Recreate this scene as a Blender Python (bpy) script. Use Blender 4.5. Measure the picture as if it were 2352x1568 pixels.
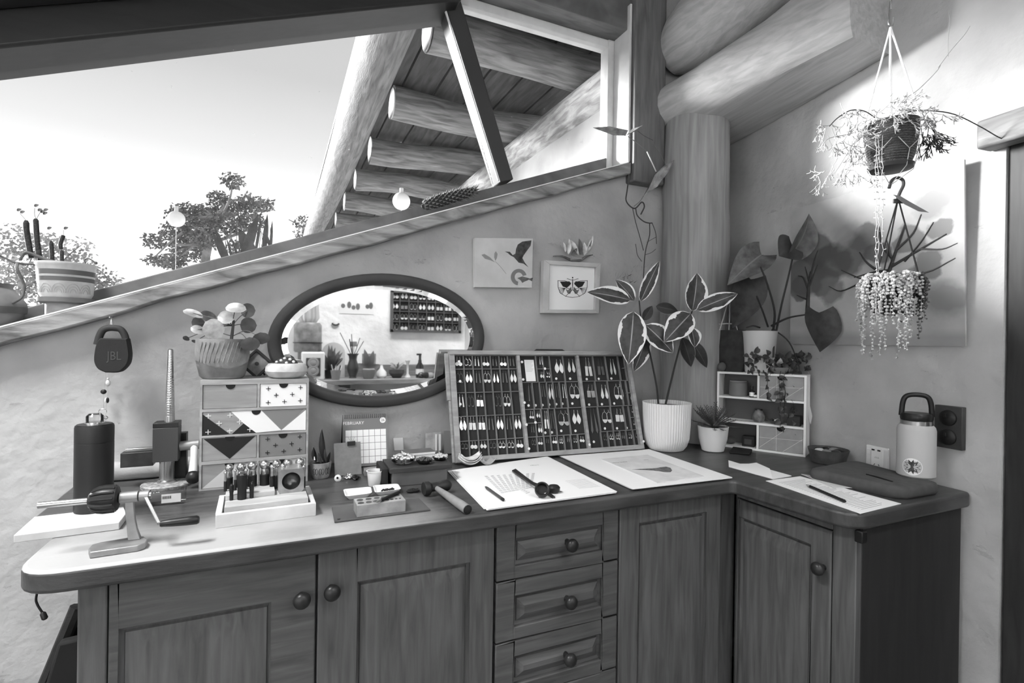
import bpy, bmesh, math, random
from mathutils import Vector, Matrix
random.seed(7)
V = Vector
for o in list(bpy.data.objects): bpy.data.objects.remove(o, do_unlink=True)
SC = bpy.context.scene
COL = SC.collection
# ------------------------------------------------------------------ camera
FPX, YAW, PITCH, ROLL = 1186.7, .42597, -.00175, .01451
CAM = V((0, 0, 1.27))
_F = V((math.sin(YAW)*math.cos(PITCH), math.cos(YAW)*math.cos(PITCH), math.sin(PITCH)))
_r = V((math.cos(YAW), -math.sin(YAW), 0)); _u = _r.cross(_F)
_R = _r*math.cos(ROLL) + _u*math.sin(ROLL); _U = -_r*math.sin(ROLL) + _u*math.cos(ROLL)
cd = bpy.data.cameras.new('camera'); cam = bpy.data.objects.new('camera', cd); COL.objects.link(cam)
cd.sensor_width = 36; cd.lens = FPX/2352*36; cd.clip_start = .02; cd.clip_end = 300
cam.matrix_world = Matrix(((_R.x,_U.x,-_F.x,CAM.x),(_R.y,_U.y,-_F.y,CAM.y),(_R.z,_U.z,-_F.z,CAM.z),(0,0,0,1)))
SC.camera = cam
SC.view_settings.view_transform = 'Standard'; SC.view_settings.look = 'None'
SC.view_settings.exposure = 0.0; SC.view_settings.gamma = 1.0; SC.view_settings.use_curve_mapping = False
# ------------------------------------------------------------------ sky, sun, daylight
W = bpy.data.worlds.new('sky'); SC.world = W; W.use_nodes = True
nt = W.node_tree; nt.nodes.clear()
_o = nt.nodes.new('ShaderNodeOutputWorld'); _b = nt.nodes.new('ShaderNodeBackground')
_tc = nt.nodes.new('ShaderNodeTexCoord'); _sx = nt.nodes.new('ShaderNodeSeparateXYZ'); _cr = nt.nodes.new('ShaderNodeValToRGB')
nt.links.new(_tc.outputs['Generated'], _sx.inputs[0]); nt.links.new(_sx.outputs['Z'], _cr.inputs[0])
nt.links.new(_cr.outputs[0], _b.inputs[0]); nt.links.new(_b.outputs[0], _o.inputs[0])
e = _cr.color_ramp.elements
e[0].position = .08; e[0].color = (1,1,1,1)
e[1].position = .30; e[1].color = (.40,.40,.40,1)
_n = e.new(.18); _n.color = (.62,.62,.62,1); _n = e.new(.42); _n.color = (.29,.29,.29,1); _n = e.new(.9); _n.color = (.24,.24,.24,1)
_b.inputs[1].default_value = 2.3
SUN_DIR = V((1.0, -1, -.27))
sd = bpy.data.lights.new('sun', 'SUN'); sd.energy = 18; sd.angle = .27
so = bpy.data.objects.new('sun', sd); COL.objects.link(so)
so.rotation_euler = SUN_DIR.to_track_quat('-Z', 'Y').to_euler()
def area(name, loc, tgt, sx, sy, power):
    l = bpy.data.lights.new(name, 'AREA'); l.shape = 'RECTANGLE'; l.size = sx; l.size_y = sy; l.energy = power
    o = bpy.data.objects.new(name, l); COL.objects.link(o); o.location = loc
    o.rotation_euler = (V(tgt)-V(loc)).to_track_quat('-Z', 'Y').to_euler(); return o
# daylight by the unseen skylight and the unseen left window; the rear light is added
area('skylight_daylight', (-1.35, .62, 3.68), (-1.35, .62, 0), 1.0, .92, 240)
area('rear_fill_light', (.75, -.62, 2.985), (.80, -1.6, 1.5), 1.3, .30, 55)  # added light, brightens the opposite wall for the oval mirror
area('left_window_daylight', (-2.50, -.15, 1.75), (0, .1, 1.5), 1.6, 1.2, 7)

# ------------------------------------------------------------------ pixel -> point on a real plane of the room
def ray(x, y): return _F*FPX + _R*(x-1176) - _U*(y-784)
def at_z(x, y, z): d = ray(x, y); return CAM + d*((z-CAM.z)/d.z)
def at_y(x, y, Y): d = ray(x, y); return CAM + d*((Y-CAM.y)/d.y)
def at_plane(x, y, p, n): d = ray(x, y); n = V(n); return CAM + d*((V(p)-CAM).dot(n)/d.dot(n))
def at_dep(x, y, ref): return at_plane(x, y, ref, _F)
YB, ZC = 1.617, .90
RW0, RWD = V((1.622, .70, 0)), V((.096, 1, 0)).normalized()
RWN = V((-RWD.y, RWD.x, 0))
def at_r(x, y, off=0.): return at_plane(x, y, RW0+RWN*off, RWN)
def rwx(y): return 1.622 + .096*(y-.70)
def on(x, y): return at_z(x, y, ZC)
def pxm(ref): return (V(ref)-CAM).dot(_F)/FPX          # metres per pixel at that depth

# ------------------------------------------------------------------ mesh collector
class MB:
    def __init__(s): s.v = []; s.f = []; s.a = None
    def add(s, vs, fs, M=None):
        n = len(s.v); s.v += [(M @ V(p)) if M else V(p) for p in vs]; s.f += [tuple(i+n for i in f) for f in fs]; return s
    def box(s, c, d, M=None, rz=0, ry=0, rx=0):
        x, y, z = d[0]/2, d[1]/2, d[2]/2
        T = Matrix.Translation(V(c))
        if rz or ry or rx: T = T @ Matrix.Rotation(rz,4,'Z') @ Matrix.Rotation(ry,4,'Y') @ Matrix.Rotation(rx,4,'X')
        if M: T = M @ T
        return s.add([(-x,-y,-z),(x,-y,-z),(x,y,-z),(-x,y,-z),(-x,-y,z),(x,-y,z),(x,y,z),(-x,y,z)],
                     [(0,3,2,1),(4,5,6,7),(0,1,5,4),(1,2,6,5),(2,3,7,6),(3,0,4,7)], T)
    def bmm(s, x0, x1, y0, y1, z0, z1, M=None): return s.box(((x0+x1)/2,(y0+y1)/2,(z0+z1)/2),(abs(x1-x0),abs(y1-y0),abs(z1-z0)),M)
    def prism(s, poly, z0, z1, M=None, top=None):
        n = len(poly); q = top or poly
        vs = [(p[0],p[1],z0) for p in poly]+[(p[0],p[1],z1) for p in q]
        return s.add(vs, [tuple(range(n-1,-1,-1)), tuple(range(n,2*n))]+[(i,(i+1)%n,n+(i+1)%n,n+i) for i in range(n)], M)
    def hexa(s, lo, hi):                      # 4 bottom points, 4 top points (ccw seen from above)
        return s.add(list(lo)+list(hi), [(3,2,1,0),(4,5,6,7),(0,1,5,4),(1,2,6,5),(2,3,7,6),(3,0,4,7)])
    def tube(s, pts, r, n=8, cap=True, closed=False, M=None):
        pts = [V(p) for p in pts]; k = len(pts); rs = r if isinstance(r,(list,tuple)) else [r]*k
        vs = []; fs = []; up = None
        for i, p in enumerate(pts):
            if closed: d = pts[(i+1)%k]-pts[i-1]
            else: d = pts[min(i+1,k-1)]-pts[max(i-1,0)]
            if d.length < 1e-9: d = V((0,0,1))
            d.normalize()
            if up is None: up = d.orthogonal().normalized()
            up = up - d*up.dot(d)
            if up.length < 1e-6: up = d.orthogonal()
            up.normalize(); w = d.cross(up)
            vs += [p+(up*math.cos(6.28319*j/n)+w*math.sin(6.28319*j/n))*rs[i] for j in range(n)]
        m = k if closed else k-1
        for i in range(m):
            a, b = i*n, ((i+1)%k)*n
            fs += [(a+j, a+(j+1)%n, b+(j+1)%n, b+j) for j in range(n)]
        if cap and not closed: fs += [tuple(range(n-1,-1,-1)), tuple(range((k-1)*n, k*n))]
        return s.add(vs, fs, M)
    def cyl(s, p0, p1, r0, r1=None, n=20, M=None): return s.tube([p0,p1],[r0, r0 if r1 is None else r1],n,M=M)
    def lathe(s, prof, n=32, c=(0,0,0), M=None, wob=0):
        vs = []; fs = []; T = Matrix.Translation(V(c)); T = M @ T if M else T
        for (r, z) in prof:
            vs += [(r*math.cos(6.28319*j/n)*(1+wob*math.cos(j*3.14159)), r*math.sin(6.28319*j/n)*(1+wob*math.cos(j*3.14159)), z) for j in range(n)]
        for i in range(len(prof)-1):
            fs += [(i*n+j, i*n+(j+1)%n, (i+1)*n+(j+1)%n, (i+1)*n+j) for j in range(n)]
        if prof[0][0] > 1e-5: fs.append(tuple(range(n-1,-1,-1)))
        if prof[-1][0] > 1e-5: fs.append(tuple(range((len(prof)-1)*n, len(prof)*n)))
        return s.add(vs, fs, T)
    def sph(s, c, r, nu=14, nv=8, M=None):
        r = r if isinstance(r,(list,tuple)) else (r,r,r)
        T = Matrix.Translation(V(c)) @ Matrix.Diagonal((r[0],r[1],r[2],1)); T = M @ T if M else T
        return s.lathe([(max(math.sin(math.pi*i/nv),1e-4), -math.cos(math.pi*i/nv)) for i in range(nv+1)], nu, M=T)
    def grid(s, fn, nu, nv, M=None):
        vs = [fn(i/nu, j/nv) for i in range(nu+1) for j in range(nv+1)]; w = nv+1
        return s.add(vs, [(i*w+j,(i+1)*w+j,(i+1)*w+j+1,i*w+j+1) for i in range(nu) for j in range(nv)], M)
    def poly(s, pts, M=None): return s.add(pts, [tuple(range(len(pts)))], M)
    def build(s, name, m, parent=None, bevel=0, smooth=38, world=False, loc=None, seg=2, attr=None):
        me = bpy.data.meshes.new(name); vs = s.v
        if world and parent is not None:
            iv = WM[parent.name].inverted(); vs = [iv @ p for p in vs]
        if loc is not None: vs = [p-V(loc) for p in vs]
        me.from_pydata([tuple(p) for p in vs], [], s.f); me.update()
        bm = bmesh.new(); bm.from_mesh(me); bmesh.ops.remove_doubles(bm, verts=bm.verts, dist=1e-6)
        if attr is None: bmesh.ops.recalc_face_normals(bm, faces=bm.faces)
        bm.to_mesh(me); bm.free()
        if smooth:
            me.polygons.foreach_set('use_smooth', [True]*len(me.polygons)); me.set_sharp_from_angle(angle=math.radians(smooth))
        o = bpy.data.objects.new(name, me); COL.objects.link(o); me.materials.append(m)
        if parent is not None: o.parent = parent
        if loc is not None: o.location = loc
        WM[o.name] = (WM[parent.name] if parent is not None and parent.name in WM else Matrix()) @ (Matrix.Translation(V(loc)) if loc is not None else Matrix())
        if bevel:
            b = o.modifiers.new('bevel','BEVEL'); b.width = bevel; b.segments = seg; b.limit_method = 'ANGLE'; b.angle_limit = .6
        return o
WM = {}
def thing(name, label, cat, loc=(0,0,0), rz=0, group=None, kind=None):
    o = bpy.data.objects.new(name, None); COL.objects.link(o); o.empty_display_size = .02
    o.location = loc; o.rotation_euler = (0,0,rz); WM[o.name] = Matrix.Translation(V(loc)) @ Matrix.Rotation(rz,4,'Z')
    return tag(o, label, cat, group, kind)
def tag(o, label=None, cat=None, group=None, kind=None):
    if label: o['label'] = label
    if cat: o['category'] = cat
    if group: o['group'] = group
    if kind: o['kind'] = kind
    return o
def part(name, mesh_obj, parent, M=None):               # another copy of a built mesh, sharing its data
    c = mesh_obj.copy(); COL.objects.link(c); c.parent = parent; c.matrix_local = M if M else Matrix(); return c
def text_mb(s, size, M, squash=1):
    cu = bpy.data.curves.new('t','FONT'); cu.body = s; cu.size = size; cu.align_x = 'CENTER'; cu.align_y = 'CENTER'; cu.resolution_u = 2
    ob = bpy.data.objects.new('t', cu); COL.objects.link(ob)
    dg = bpy.context.evaluated_depsgraph_get(); me = bpy.data.meshes.new_from_object(ob.evaluated_get(dg))
    mb = MB(); mb.add([v.co for v in me.vertices], [tuple(p.vertices) for p in me.polygons], M @ Matrix.Diagonal((squash,1,1,1)))
    bpy.data.objects.remove(ob); bpy.data.meshes.remove(me); bpy.data.curves.remove(cu); return mb
def frame_m(o, ex, ey):                                  # matrix with given origin, x and y axes
    ex = V(ex).normalized(); ez = ex.cross(V(ey)).normalized(); ey = ez.cross(ex)
    return Matrix(((ex.x,ey.x,ez.x,o[0]),(ex.y,ey.y,ez.y,o[1]),(ex.z,ey.z,ez.z,o[2]),(0,0,0,1)))
# ------------------------------------------------------------------ materials (a black and white photograph: greys)
def lin(g): g /= 255; return g/12.92 if g <= .04045 else ((g+.055)/1.055)**2.4
_MC = {}
def mat(name, g, rough=.6, metal=0., var=0., vs=8., bump=0., bs=60., wood=None, spec=.4, sheen=0, alpha=1., trans=0.):
    """g: grey 0..255; var: colour variation; bump: relief; wood=(sx,sy,sz): stretched grain"""
    if name in _MC: return _MC[name]
    m = bpy.data.materials.new(name); m.use_nodes = True; t = m.node_tree; p = t.nodes['Principled BSDF']
    c = lin(g); p.inputs['Base Color'].default_value = (c,c,c,1); p.inputs['Roughness'].default_value = rough
    p.inputs['Metallic'].default_value = metal; p.inputs['Specular IOR Level'].default_value = spec
    if trans: p.inputs['Transmission Weight'].default_value = trans
    if var or bump:
        tc = t.nodes.new('ShaderNodeTexCoord'); mp = t.nodes.new('ShaderNodeMapping'); t.links.new(tc.outputs['Object'], mp.inputs[0])
        if wood: mp.inputs['Scale'].default_value = wood
        if var:
            n = t.nodes.new('ShaderNodeTexNoise'); n.inputs['Scale'].default_value = vs; n.inputs['Detail'].default_value = 6
            if wood: n.inputs['Distortion'].default_value = .6
            t.links.new(mp.outputs[0], n.inputs['Vector'])
            r = t.nodes.new('ShaderNodeValToRGB'); t.links.new(n.outputs['Fac'], r.inputs[0])
            a, b = lin(max(g*(1-var),2)), lin(min(g*(1+var),252))
            r.color_ramp.elements[0].position = .3; r.color_ramp.elements[0].color = (a,a,a,1)
            r.color_ramp.elements[1].position = .7; r.color_ramp.elements[1].color = (b,b,b,1)
            t.links.new(r.outputs[0], p.inputs['Base Color'])
        if bump:
            n2 = t.nodes.new('ShaderNodeTexNoise'); n2.inputs['Scale'].default_value = bs; n2.inputs['Detail'].default_value = 5
            t.links.new(mp.outputs[0], n2.inputs['Vector'])
            bp = t.nodes.new('ShaderNodeBump'); bp.inputs['Strength'].default_value = bump; bp.inputs['Distance'].default_value = .01
            t.links.new(n2.outputs['Fac'], bp.inputs['Height']); t.links.new(bp.outputs[0], p.inputs['Normal'])
    _MC[name] = m; return m
def plaster(name, g):
    m = mat(name, g, .92, var=.10, vs=3.2, bump=.55, bs=22, spec=.15); t = m.node_tree
    # small cracks and pits of the hand-rendered mud wall
    n = t.nodes.new('ShaderNodeTexNoise'); n.inputs['Scale'].default_value = 9; n.inputs['Detail'].default_value = 12; n.inputs['Roughness'].default_value = .75
    mp = t.nodes.new('ShaderNodeMapping'); mp.inputs['Scale'].default_value = (1,1,2.6); tc = t.nodes.new('ShaderNodeTexCoord')
    t.links.new(tc.outputs['Object'], mp.inputs[0]); t.links.new(mp.outputs[0], n.inputs['Vector'])
    b = [x for x in t.nodes if x.type == 'BUMP'][0]; b2 = t.nodes.new('ShaderNodeBump'); b2.inputs['Strength'].default_value = .5; b2.inputs['Distance'].default_value = .008
    r = t.nodes.new('ShaderNodeValToRGB'); r.color_ramp.elements[0].position = .29; r.color_ramp.elements[1].position = .37
    t.links.new(n.outputs['Fac'], r.inputs[0]); t.links.new(r.outputs[0], b2.inputs['Height']); t.links.new(b.outputs[0], b2.inputs['Normal'])
    t.links.new(b2.outputs[0], t.nodes['Principled BSDF'].inputs['Normal']); return m
def leafmat(name, g, edge=None, rib=None, rough=.45, amt=.80):
    """leaf: point attributes 'la' along, 'lc' across; optional pale margin and midrib of variegated leaves"""
    if name in _MC: return _MC[name]
    m = mat(name, g, rough, var=.22, vs=40, spec=.4)
    t = m.node_tree; p = t.nodes['Principled BSDF']; src = p.inputs['Base Color'].links[0].from_socket
    ac = t.nodes.new('ShaderNodeAttribute'); ac.attribute_name = 'lc'; tc = t.nodes.new('ShaderNodeTexCoord')
    ab = t.nodes.new('ShaderNodeMath'); ab.operation = 'ABSOLUTE'; t.links.new(ac.outputs['Fac'], ab.inputs[0])
    def mix(fac, col):
        nonlocal src
        x = t.nodes.new('ShaderNodeMix'); x.data_type = 'RGBA'; t.links.new(fac, x.inputs[0]); t.links.new(src, x.inputs[6])
        c = lin(col); x.inputs[7].default_value = (c,c,c,1); src = x.outputs[2]
    if edge:
        n = t.nodes.new('ShaderNodeTexNoise'); n.inputs['Scale'].default_value = 34; n.inputs['Detail'].default_value = 3; t.links.new(tc.outputs['Object'], n.inputs['Vector'])
        m1 = t.nodes.new('ShaderNodeMath'); m1.operation = 'MULTIPLY_ADD'; t.links.new(n.outputs['Fac'], m1.inputs[0]); m1.inputs[1].default_value = .75
        t.links.new(ab.outputs[0], m1.inputs[2])
        g1 = t.nodes.new('ShaderNodeMath'); g1.operation = 'GREATER_THAN'; g1.inputs[1].default_value = amt+.45; t.links.new(m1.outputs[0], g1.inputs[0]); mix(g1.outputs[0], edge)
        g3 = t.nodes.new('ShaderNodeMath'); g3.operation = 'GREATER_THAN'; g3.inputs[1].default_value = .93; t.links.new(ab.outputs[0], g3.inputs[0]); mix(g3.outputs[0], edge)
    if rib:
        g2 = t.nodes.new('ShaderNodeMath'); g2.operation = 'LESS_THAN'; g2.inputs[1].default_value = .045; t.links.new(ab.outputs[0], g2.inputs[0]); mix(g2.outputs[0], rib)
    t.links.new(src, p.inputs['Base Color']); return m
PLW = lambda u: (math.sin(math.pi*u**.8)**.75 if 0 < u < 1 else 0)
def leaf_shape(kind):
    if kind == 'heart': return lambda u: (max(0, 1-((u-.27)/.73)**1.7) if u > .27 else math.sqrt(max(0, 1-((.27-u)/.36)**2)))
    if kind == 'round': return lambda u: math.sqrt(max(0, 1-(2*u-1)**2))
    if kind == 'long': return lambda u: math.sin(math.pi*min(1,u**.9))**.8 if u < 1 else 0
    return lambda u: math.sin(math.pi*u**.85)**.7*(1-.25*u**5) if 0 < u < 1 else 0
def leaf(base, tip, w, nrm, m, parent, kind='oval', bend=.12, cup=.25, name='leaf', nu=10, nv=6, world=True):
    base, tip = V(base), V(tip); d = tip-base; L = d.length; d.normalize(); n = V(nrm); n = (n-d*n.dot(d)); n.normalize(); s = d.cross(n)
    sh = leaf_shape(kind); mb = MB(); la = []; lc = []
    for i in range(nu+1):
        u = i/nu
        for j in range(nv+1):
            c = 2*j/nv-1; hw = max(sh(u), .02)*w/2
            z = -bend*L*(4*(u-.4)**2) + cup*hw*abs(c)**1.5
            nt_ = u
            if kind == 'heart' and u < .27: nt_ = u - .16*abs(c)**1.2*(1-u/.27)
            mb.v.append(base + d*L*nt_ + s*hw*c + n*z); la.append(u); lc.append(c)
    k = nv+1
    mb.f = [(i*k+j,(i+1)*k+j,(i+1)*k+j+1,i*k+j+1) for i in range(nu) for j in range(nv)]
    me = bpy.data.meshes.new(name)
    iv = WM[parent.name].inverted() if (parent is not None and world) else Matrix()
    me.from_pydata([tuple(iv @ p) for p in mb.v], [], mb.f); me.update()
    for nm, arr in (('la',la),('lc',lc)):
        a = me.attributes.new(nm,'FLOAT','POINT'); a.data.foreach_set('value', arr)
    me.polygons.foreach_set('use_smooth', [True]*len(me.polygons)); me.materials.append(m)
    o = bpy.data.objects.new(name, me); COL.objects.link(o); o.parent = parent; return o
def bez(pts, n=12):
    """smooth curve through points (Catmull-Rom)"""
    P = [V(p) for p in pts]; P = [P[0]*2-P[1]]+P+[P[-1]*2-P[-2]]; out = []
    for i in range(1, len(P)-2):
        for k in range(n):
            t = k/n; a, b, c, d = P[i-1:i+3]
            out.append(.5*((2*b)+(c-a)*t+(2*a-5*b+4*c-d)*t*t+(3*b-a-3*c+d)*t*t*t))
    out.append(P[-2]); return out
# palette
M_WALL = plaster('mud_plaster', 172); M_WALLR = plaster('mud_plaster_right', 182)
M_WHITEW = plaster('white_plaster', 236)
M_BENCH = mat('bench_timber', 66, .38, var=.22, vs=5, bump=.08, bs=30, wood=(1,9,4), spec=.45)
def worn_lit_bench():  # paler left front: worn varnish plus window light put into the colour
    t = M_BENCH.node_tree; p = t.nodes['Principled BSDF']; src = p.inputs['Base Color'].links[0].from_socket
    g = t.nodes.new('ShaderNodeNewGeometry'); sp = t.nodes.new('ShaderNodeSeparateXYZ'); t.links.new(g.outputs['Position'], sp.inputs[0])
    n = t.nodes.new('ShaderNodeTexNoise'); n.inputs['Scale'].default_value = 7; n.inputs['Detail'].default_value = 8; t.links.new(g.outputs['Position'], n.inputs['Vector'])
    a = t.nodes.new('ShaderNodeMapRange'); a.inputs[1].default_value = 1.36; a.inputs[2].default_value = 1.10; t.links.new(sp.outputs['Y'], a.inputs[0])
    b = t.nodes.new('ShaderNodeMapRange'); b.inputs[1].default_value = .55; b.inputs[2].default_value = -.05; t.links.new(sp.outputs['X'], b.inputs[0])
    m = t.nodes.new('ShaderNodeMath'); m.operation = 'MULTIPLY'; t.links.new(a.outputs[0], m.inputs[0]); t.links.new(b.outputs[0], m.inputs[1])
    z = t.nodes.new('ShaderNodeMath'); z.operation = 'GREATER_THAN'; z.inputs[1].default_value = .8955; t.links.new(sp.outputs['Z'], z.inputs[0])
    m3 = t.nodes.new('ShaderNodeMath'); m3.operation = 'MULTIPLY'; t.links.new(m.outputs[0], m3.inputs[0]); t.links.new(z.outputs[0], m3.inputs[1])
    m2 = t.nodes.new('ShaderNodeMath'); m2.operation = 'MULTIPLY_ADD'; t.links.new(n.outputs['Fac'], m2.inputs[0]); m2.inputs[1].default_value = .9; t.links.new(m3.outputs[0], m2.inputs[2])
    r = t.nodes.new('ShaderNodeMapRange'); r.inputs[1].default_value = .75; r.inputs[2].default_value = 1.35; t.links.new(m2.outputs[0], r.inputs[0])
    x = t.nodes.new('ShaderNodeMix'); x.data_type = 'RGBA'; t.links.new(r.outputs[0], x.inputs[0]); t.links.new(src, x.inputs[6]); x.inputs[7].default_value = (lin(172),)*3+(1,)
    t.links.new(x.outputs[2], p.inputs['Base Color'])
worn_lit_bench()
M_CABV = mat('cabinet_timber_upright', 88, .55, var=.16, vs=5, bump=.05, bs=30, wood=(14,14,1))
M_CABH = mat('cabinet_timber_level', 84, .55, var=.16, vs=5, bump=.05, bs=30, wood=(1.2,14,14))
M_KNOB = mat('knob_timber', 40, .35, var=.2, vs=30)
M_DARKT = mat('dark_timber', 32, .6, var=.2, vs=6, bump=.1, bs=40, wood=(1,8,8))
M_SILL = mat('sill_timber', 128, .6, var=.35, vs=5, bump=.15, bs=20, wood=(1.5,8,8))
M_LOG = mat('log_timber', 150, .55, var=.11, vs=3.5, bump=.1, bs=25, wood=(14,14,.8))
M_LOGY = mat('beam_log_timber', 178, .45, var=.08, vs=5, bump=.1, bs=25, wood=(12,.9,12))
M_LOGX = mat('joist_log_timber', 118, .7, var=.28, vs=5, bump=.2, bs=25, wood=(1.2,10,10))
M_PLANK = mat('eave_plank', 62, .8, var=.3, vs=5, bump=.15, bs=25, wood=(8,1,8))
M_FRAME = mat('window_timber', 100, .5, var=.15, vs=6, wood=(2,8,2))
M_PALE = mat('pale_painted_timber', 205, .5, var=.08, vs=8)
M_BLACK = mat('black_plastic', 28, .4); M_BLACKM = mat('black_matt', 26, .85); M_RUB = mat('black_rubber', 34, .6, bump=.2, bs=400)
M_STEEL = mat('steel', 190, .28, metal=1.); M_STEELD = mat('dark_steel', 80, .35, metal=1., var=.3, vs=40); M_CAST = mat('cast_metal', 150, .5, metal=.6, var=.1, vs=30)
M_SILV = mat('silver', 235, .25, metal=1.); M_SILM = mat('matt_silver', 222, .5, metal=.35)
M_CHROME = mat('mirror_silver', 252, .02, metal=1.)
M_WHITE = mat('white_ceramic', 232, .3); M_PAPER = mat('paper', 238, .8); M_PAPER2 = mat('paper_grey', 205, .85); M_CARD = mat('grey_card', 128, .85, var=.05, vs=60)
M_INK = mat('ink', 60, .8); M_INKL = mat('pale_ink', 150, .8)
M_PLY = mat('plywood', 158, .6, var=.12, vs=6, wood=(1.5,8,8)); M_BOARD = mat('pale_board', 198, .7, var=.08, vs=14)
M_TRAYW = mat('tray_timber', 176, .6, var=.10, vs=7, wood=(1.5,8,8))
M_SOIL = mat('soil', 34, .95, bump=.5, bs=200)
M_TERRA = mat('stone_pot', 132, .85, var=.2, vs=18, bump=.25, bs=70)
M_GRASS = mat('dark_plant', 62, .6, var=.3, vs=30)
M_GLASS = bpy.data.materials.new('window_glass'); M_GLASS.use_nodes = True
_t = M_GLASS.node_tree; _t.nodes.clear(); _out = _t.nodes.new('ShaderNodeOutputMaterial'); _tr = _t.nodes.new('ShaderNodeBsdfTransparent'); _gl = _t.nodes.new('ShaderNodeBsdfGlossy'); _gl.inputs['Roughness'].default_value = .03
_fr = _t.nodes.new('ShaderNodeFresnel'); _fr.inputs[0].default_value = 1.12; _mx = _t.nodes.new('ShaderNodeMixShader'); _df = _t.nodes.new('ShaderNodeBsdfDiffuse'); _df.inputs[0].default_value = (.8,.8,.8,1)
_t.links.new(_fr.outputs[0], _mx.inputs[0]); _t.links.new(_tr.outputs[0], _mx.inputs[1]); _t.links.new(_gl.outputs[0], _mx.inputs[2])
_ns = _t.nodes.new('ShaderNodeTexNoise'); _ns.inputs['Scale'].default_value = 42; _ns.inputs['Detail'].default_value = 4; _tc2 = _t.nodes.new('ShaderNodeTexCoord'); _t.links.new(_tc2.outputs['Object'], _ns.inputs['Vector'])
_rp = _t.nodes.new('ShaderNodeValToRGB'); _rp.color_ramp.elements[0].position = .73; _rp.color_ramp.elements[0].color = (.012,)*3+(1,); _rp.color_ramp.elements[1].position = .77; _rp.color_ramp.elements[1].color = (.5,)*3+(1,)
_t.links.new(_ns.outputs['Fac'], _rp.inputs[0]); _m2 = _t.nodes.new('ShaderNodeMixShader'); _t.links.new(_rp.outputs[0], _m2.inputs[0]); _t.links.new(_mx.outputs[0], _m2.inputs[1]); _t.links.new(_df.outputs[0], _m2.inputs[2]); _t.links.new(_m2.outputs[0], _out.inputs[0])
M_CLEAR = bpy.data.materials.new('clear_glass'); M_CLEAR.use_nodes = True
_t = M_CLEAR.node_tree; _t.nodes.clear(); _out = _t.nodes.new('ShaderNodeOutputMaterial'); _tr = _t.nodes.new('ShaderNodeBsdfTransparent'); _gl = _t.nodes.new('ShaderNodeBsdfGlossy'); _gl.inputs['Roughness'].default_value = .05; _tr.inputs[0].default_value = (.9,.9,.9,1)
_fr = _t.nodes.new('ShaderNodeFresnel'); _fr.inputs[0].default_value = 1.5; _mx = _t.nodes.new('ShaderNodeMixShader')
_t.links.new(_fr.outputs[0], _mx.inputs[0]); _t.links.new(_tr.outputs[0], _mx.inputs[1]); _t.links.new(_gl.outputs[0], _mx.inputs[2]); _t.links.new(_mx.outputs[0], _out.inputs[0])
# ================================================================== ROOM SHELL
def struct(mb, name, m, label, cat=None, bevel=0, smooth=38):
    o = mb.build(name, m, bevel=bevel, smooth=smooth); return tag(o, label, cat or name.split('_')[0], kind='structure')
def sz(x): return 1.246 + .366*(x+.599)                # underside of the sloping sill
def tz(x): return 1.946 + .384*(x+.606)                # underside of the sloping head beam
XL, YF, ZT = -2.4, -1.4, 2.95
MXZ = Matrix(((1,0,0,0),(0,0,1,0),(0,1,0,0),(0,0,0,1)))   # prism drawn in x,z and pushed along y
mb = MB(); mb.prism([(XL,0),(1.9,0),(1.9,2.95),(1.205,2.95),(1.205,sz(1.205)),(-1.3,sz(-1.3)),(XL,sz(-1.3))], YB, YB+.13, MXZ)
struct(mb, 'wall_back', M_WALL, 'rough mud plaster wall under the sloping window', 'wall', smooth=0)
mb = MB(); mb.prism([(XL,sz(-1.3)),(-1.3,sz(-1.3)),(-1.3,tz(-1.3)+.2),(.40,tz(.40)+.2),(1.205,2.46),(1.205,ZT),(XL,ZT)], YB, YB+.13, MXZ)
struct(mb, 'wall_back_upper', mat('upper_lining', 120, .8, var=.1, vs=5), 'grey lining above the sloping window', 'wall', smooth=0)
mb = MB(); mb.bmm(XL-.2, 2.0, YF-.2, YB+.15, -.08, 0)
struct(mb, 'floor', mat('floor_timber', 96, .5, var=.2, vs=4, wood=(1,9,9)), 'timber floor of the workroom', 'floor')
SKS = [(-1.87,-.83,.14,1.10),(.0,1.5,-.86,-.38)]; mb = MB()
def holed(z0, z1):                                     # ceiling slab with the skylight opening and an added rear one
    xs = sorted({XL-.2,2.0}|{v for q in SKS for v in q[:2]}); ys = sorted({YF-.2,YB+.12}|{v for q in SKS for v in q[2:]})
    for i in range(len(xs)-1):
        for j in range(len(ys)-1):
            cx, cy = (xs[i]+xs[i+1])/2, (ys[j]+ys[j+1])/2
            if not any(q[0] < cx < q[1] and q[2] < cy < q[3] for q in SKS): mb.bmm(xs[i],xs[i+1],ys[j],ys[j+1],z0,z1)
holed(ZT, ZT+.08)
q = SKS[0]
for x0,x1,y0,y1 in ((q[0]-.03,q[0],q[2],q[3]),(q[1],q[1]+.03,q[2],q[3]),(q[0]-.03,q[1]+.03,q[2]-.03,q[2]),(q[0]-.03,q[1]+.03,q[3],q[3]+.03)): mb.bmm(x0,x1,y0,y1,ZT+.08,3.75)  # unseen shaft walls added to keep this light off the upper right wall
struct(mb, 'ceiling', mat('ceiling_boards', 84, .8, var=.15, vs=4, wood=(9,1,9)), 'dark board ceiling with a skylight opening', 'ceiling')
mb = MB(); wy0,wy1,wz0,wz1 = -1.0,.70,1.12,2.38
for y0,y1,z0,z1 in ((YF,wy0,0,ZT),(wy1,YB,0,ZT),(wy0,wy1,0,wz0),(wy0,wy1,wz1,ZT)): mb.bmm(XL-.16,XL,y0,y1,z0,z1)
struct(mb, 'wall_left', M_WALL, 'mud plaster wall with a tall window beside the bench', 'wall')
mb = MB(); mb.bmm(XL-.16, 2.0, YF-.16, YF, 0, ZT)
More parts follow.
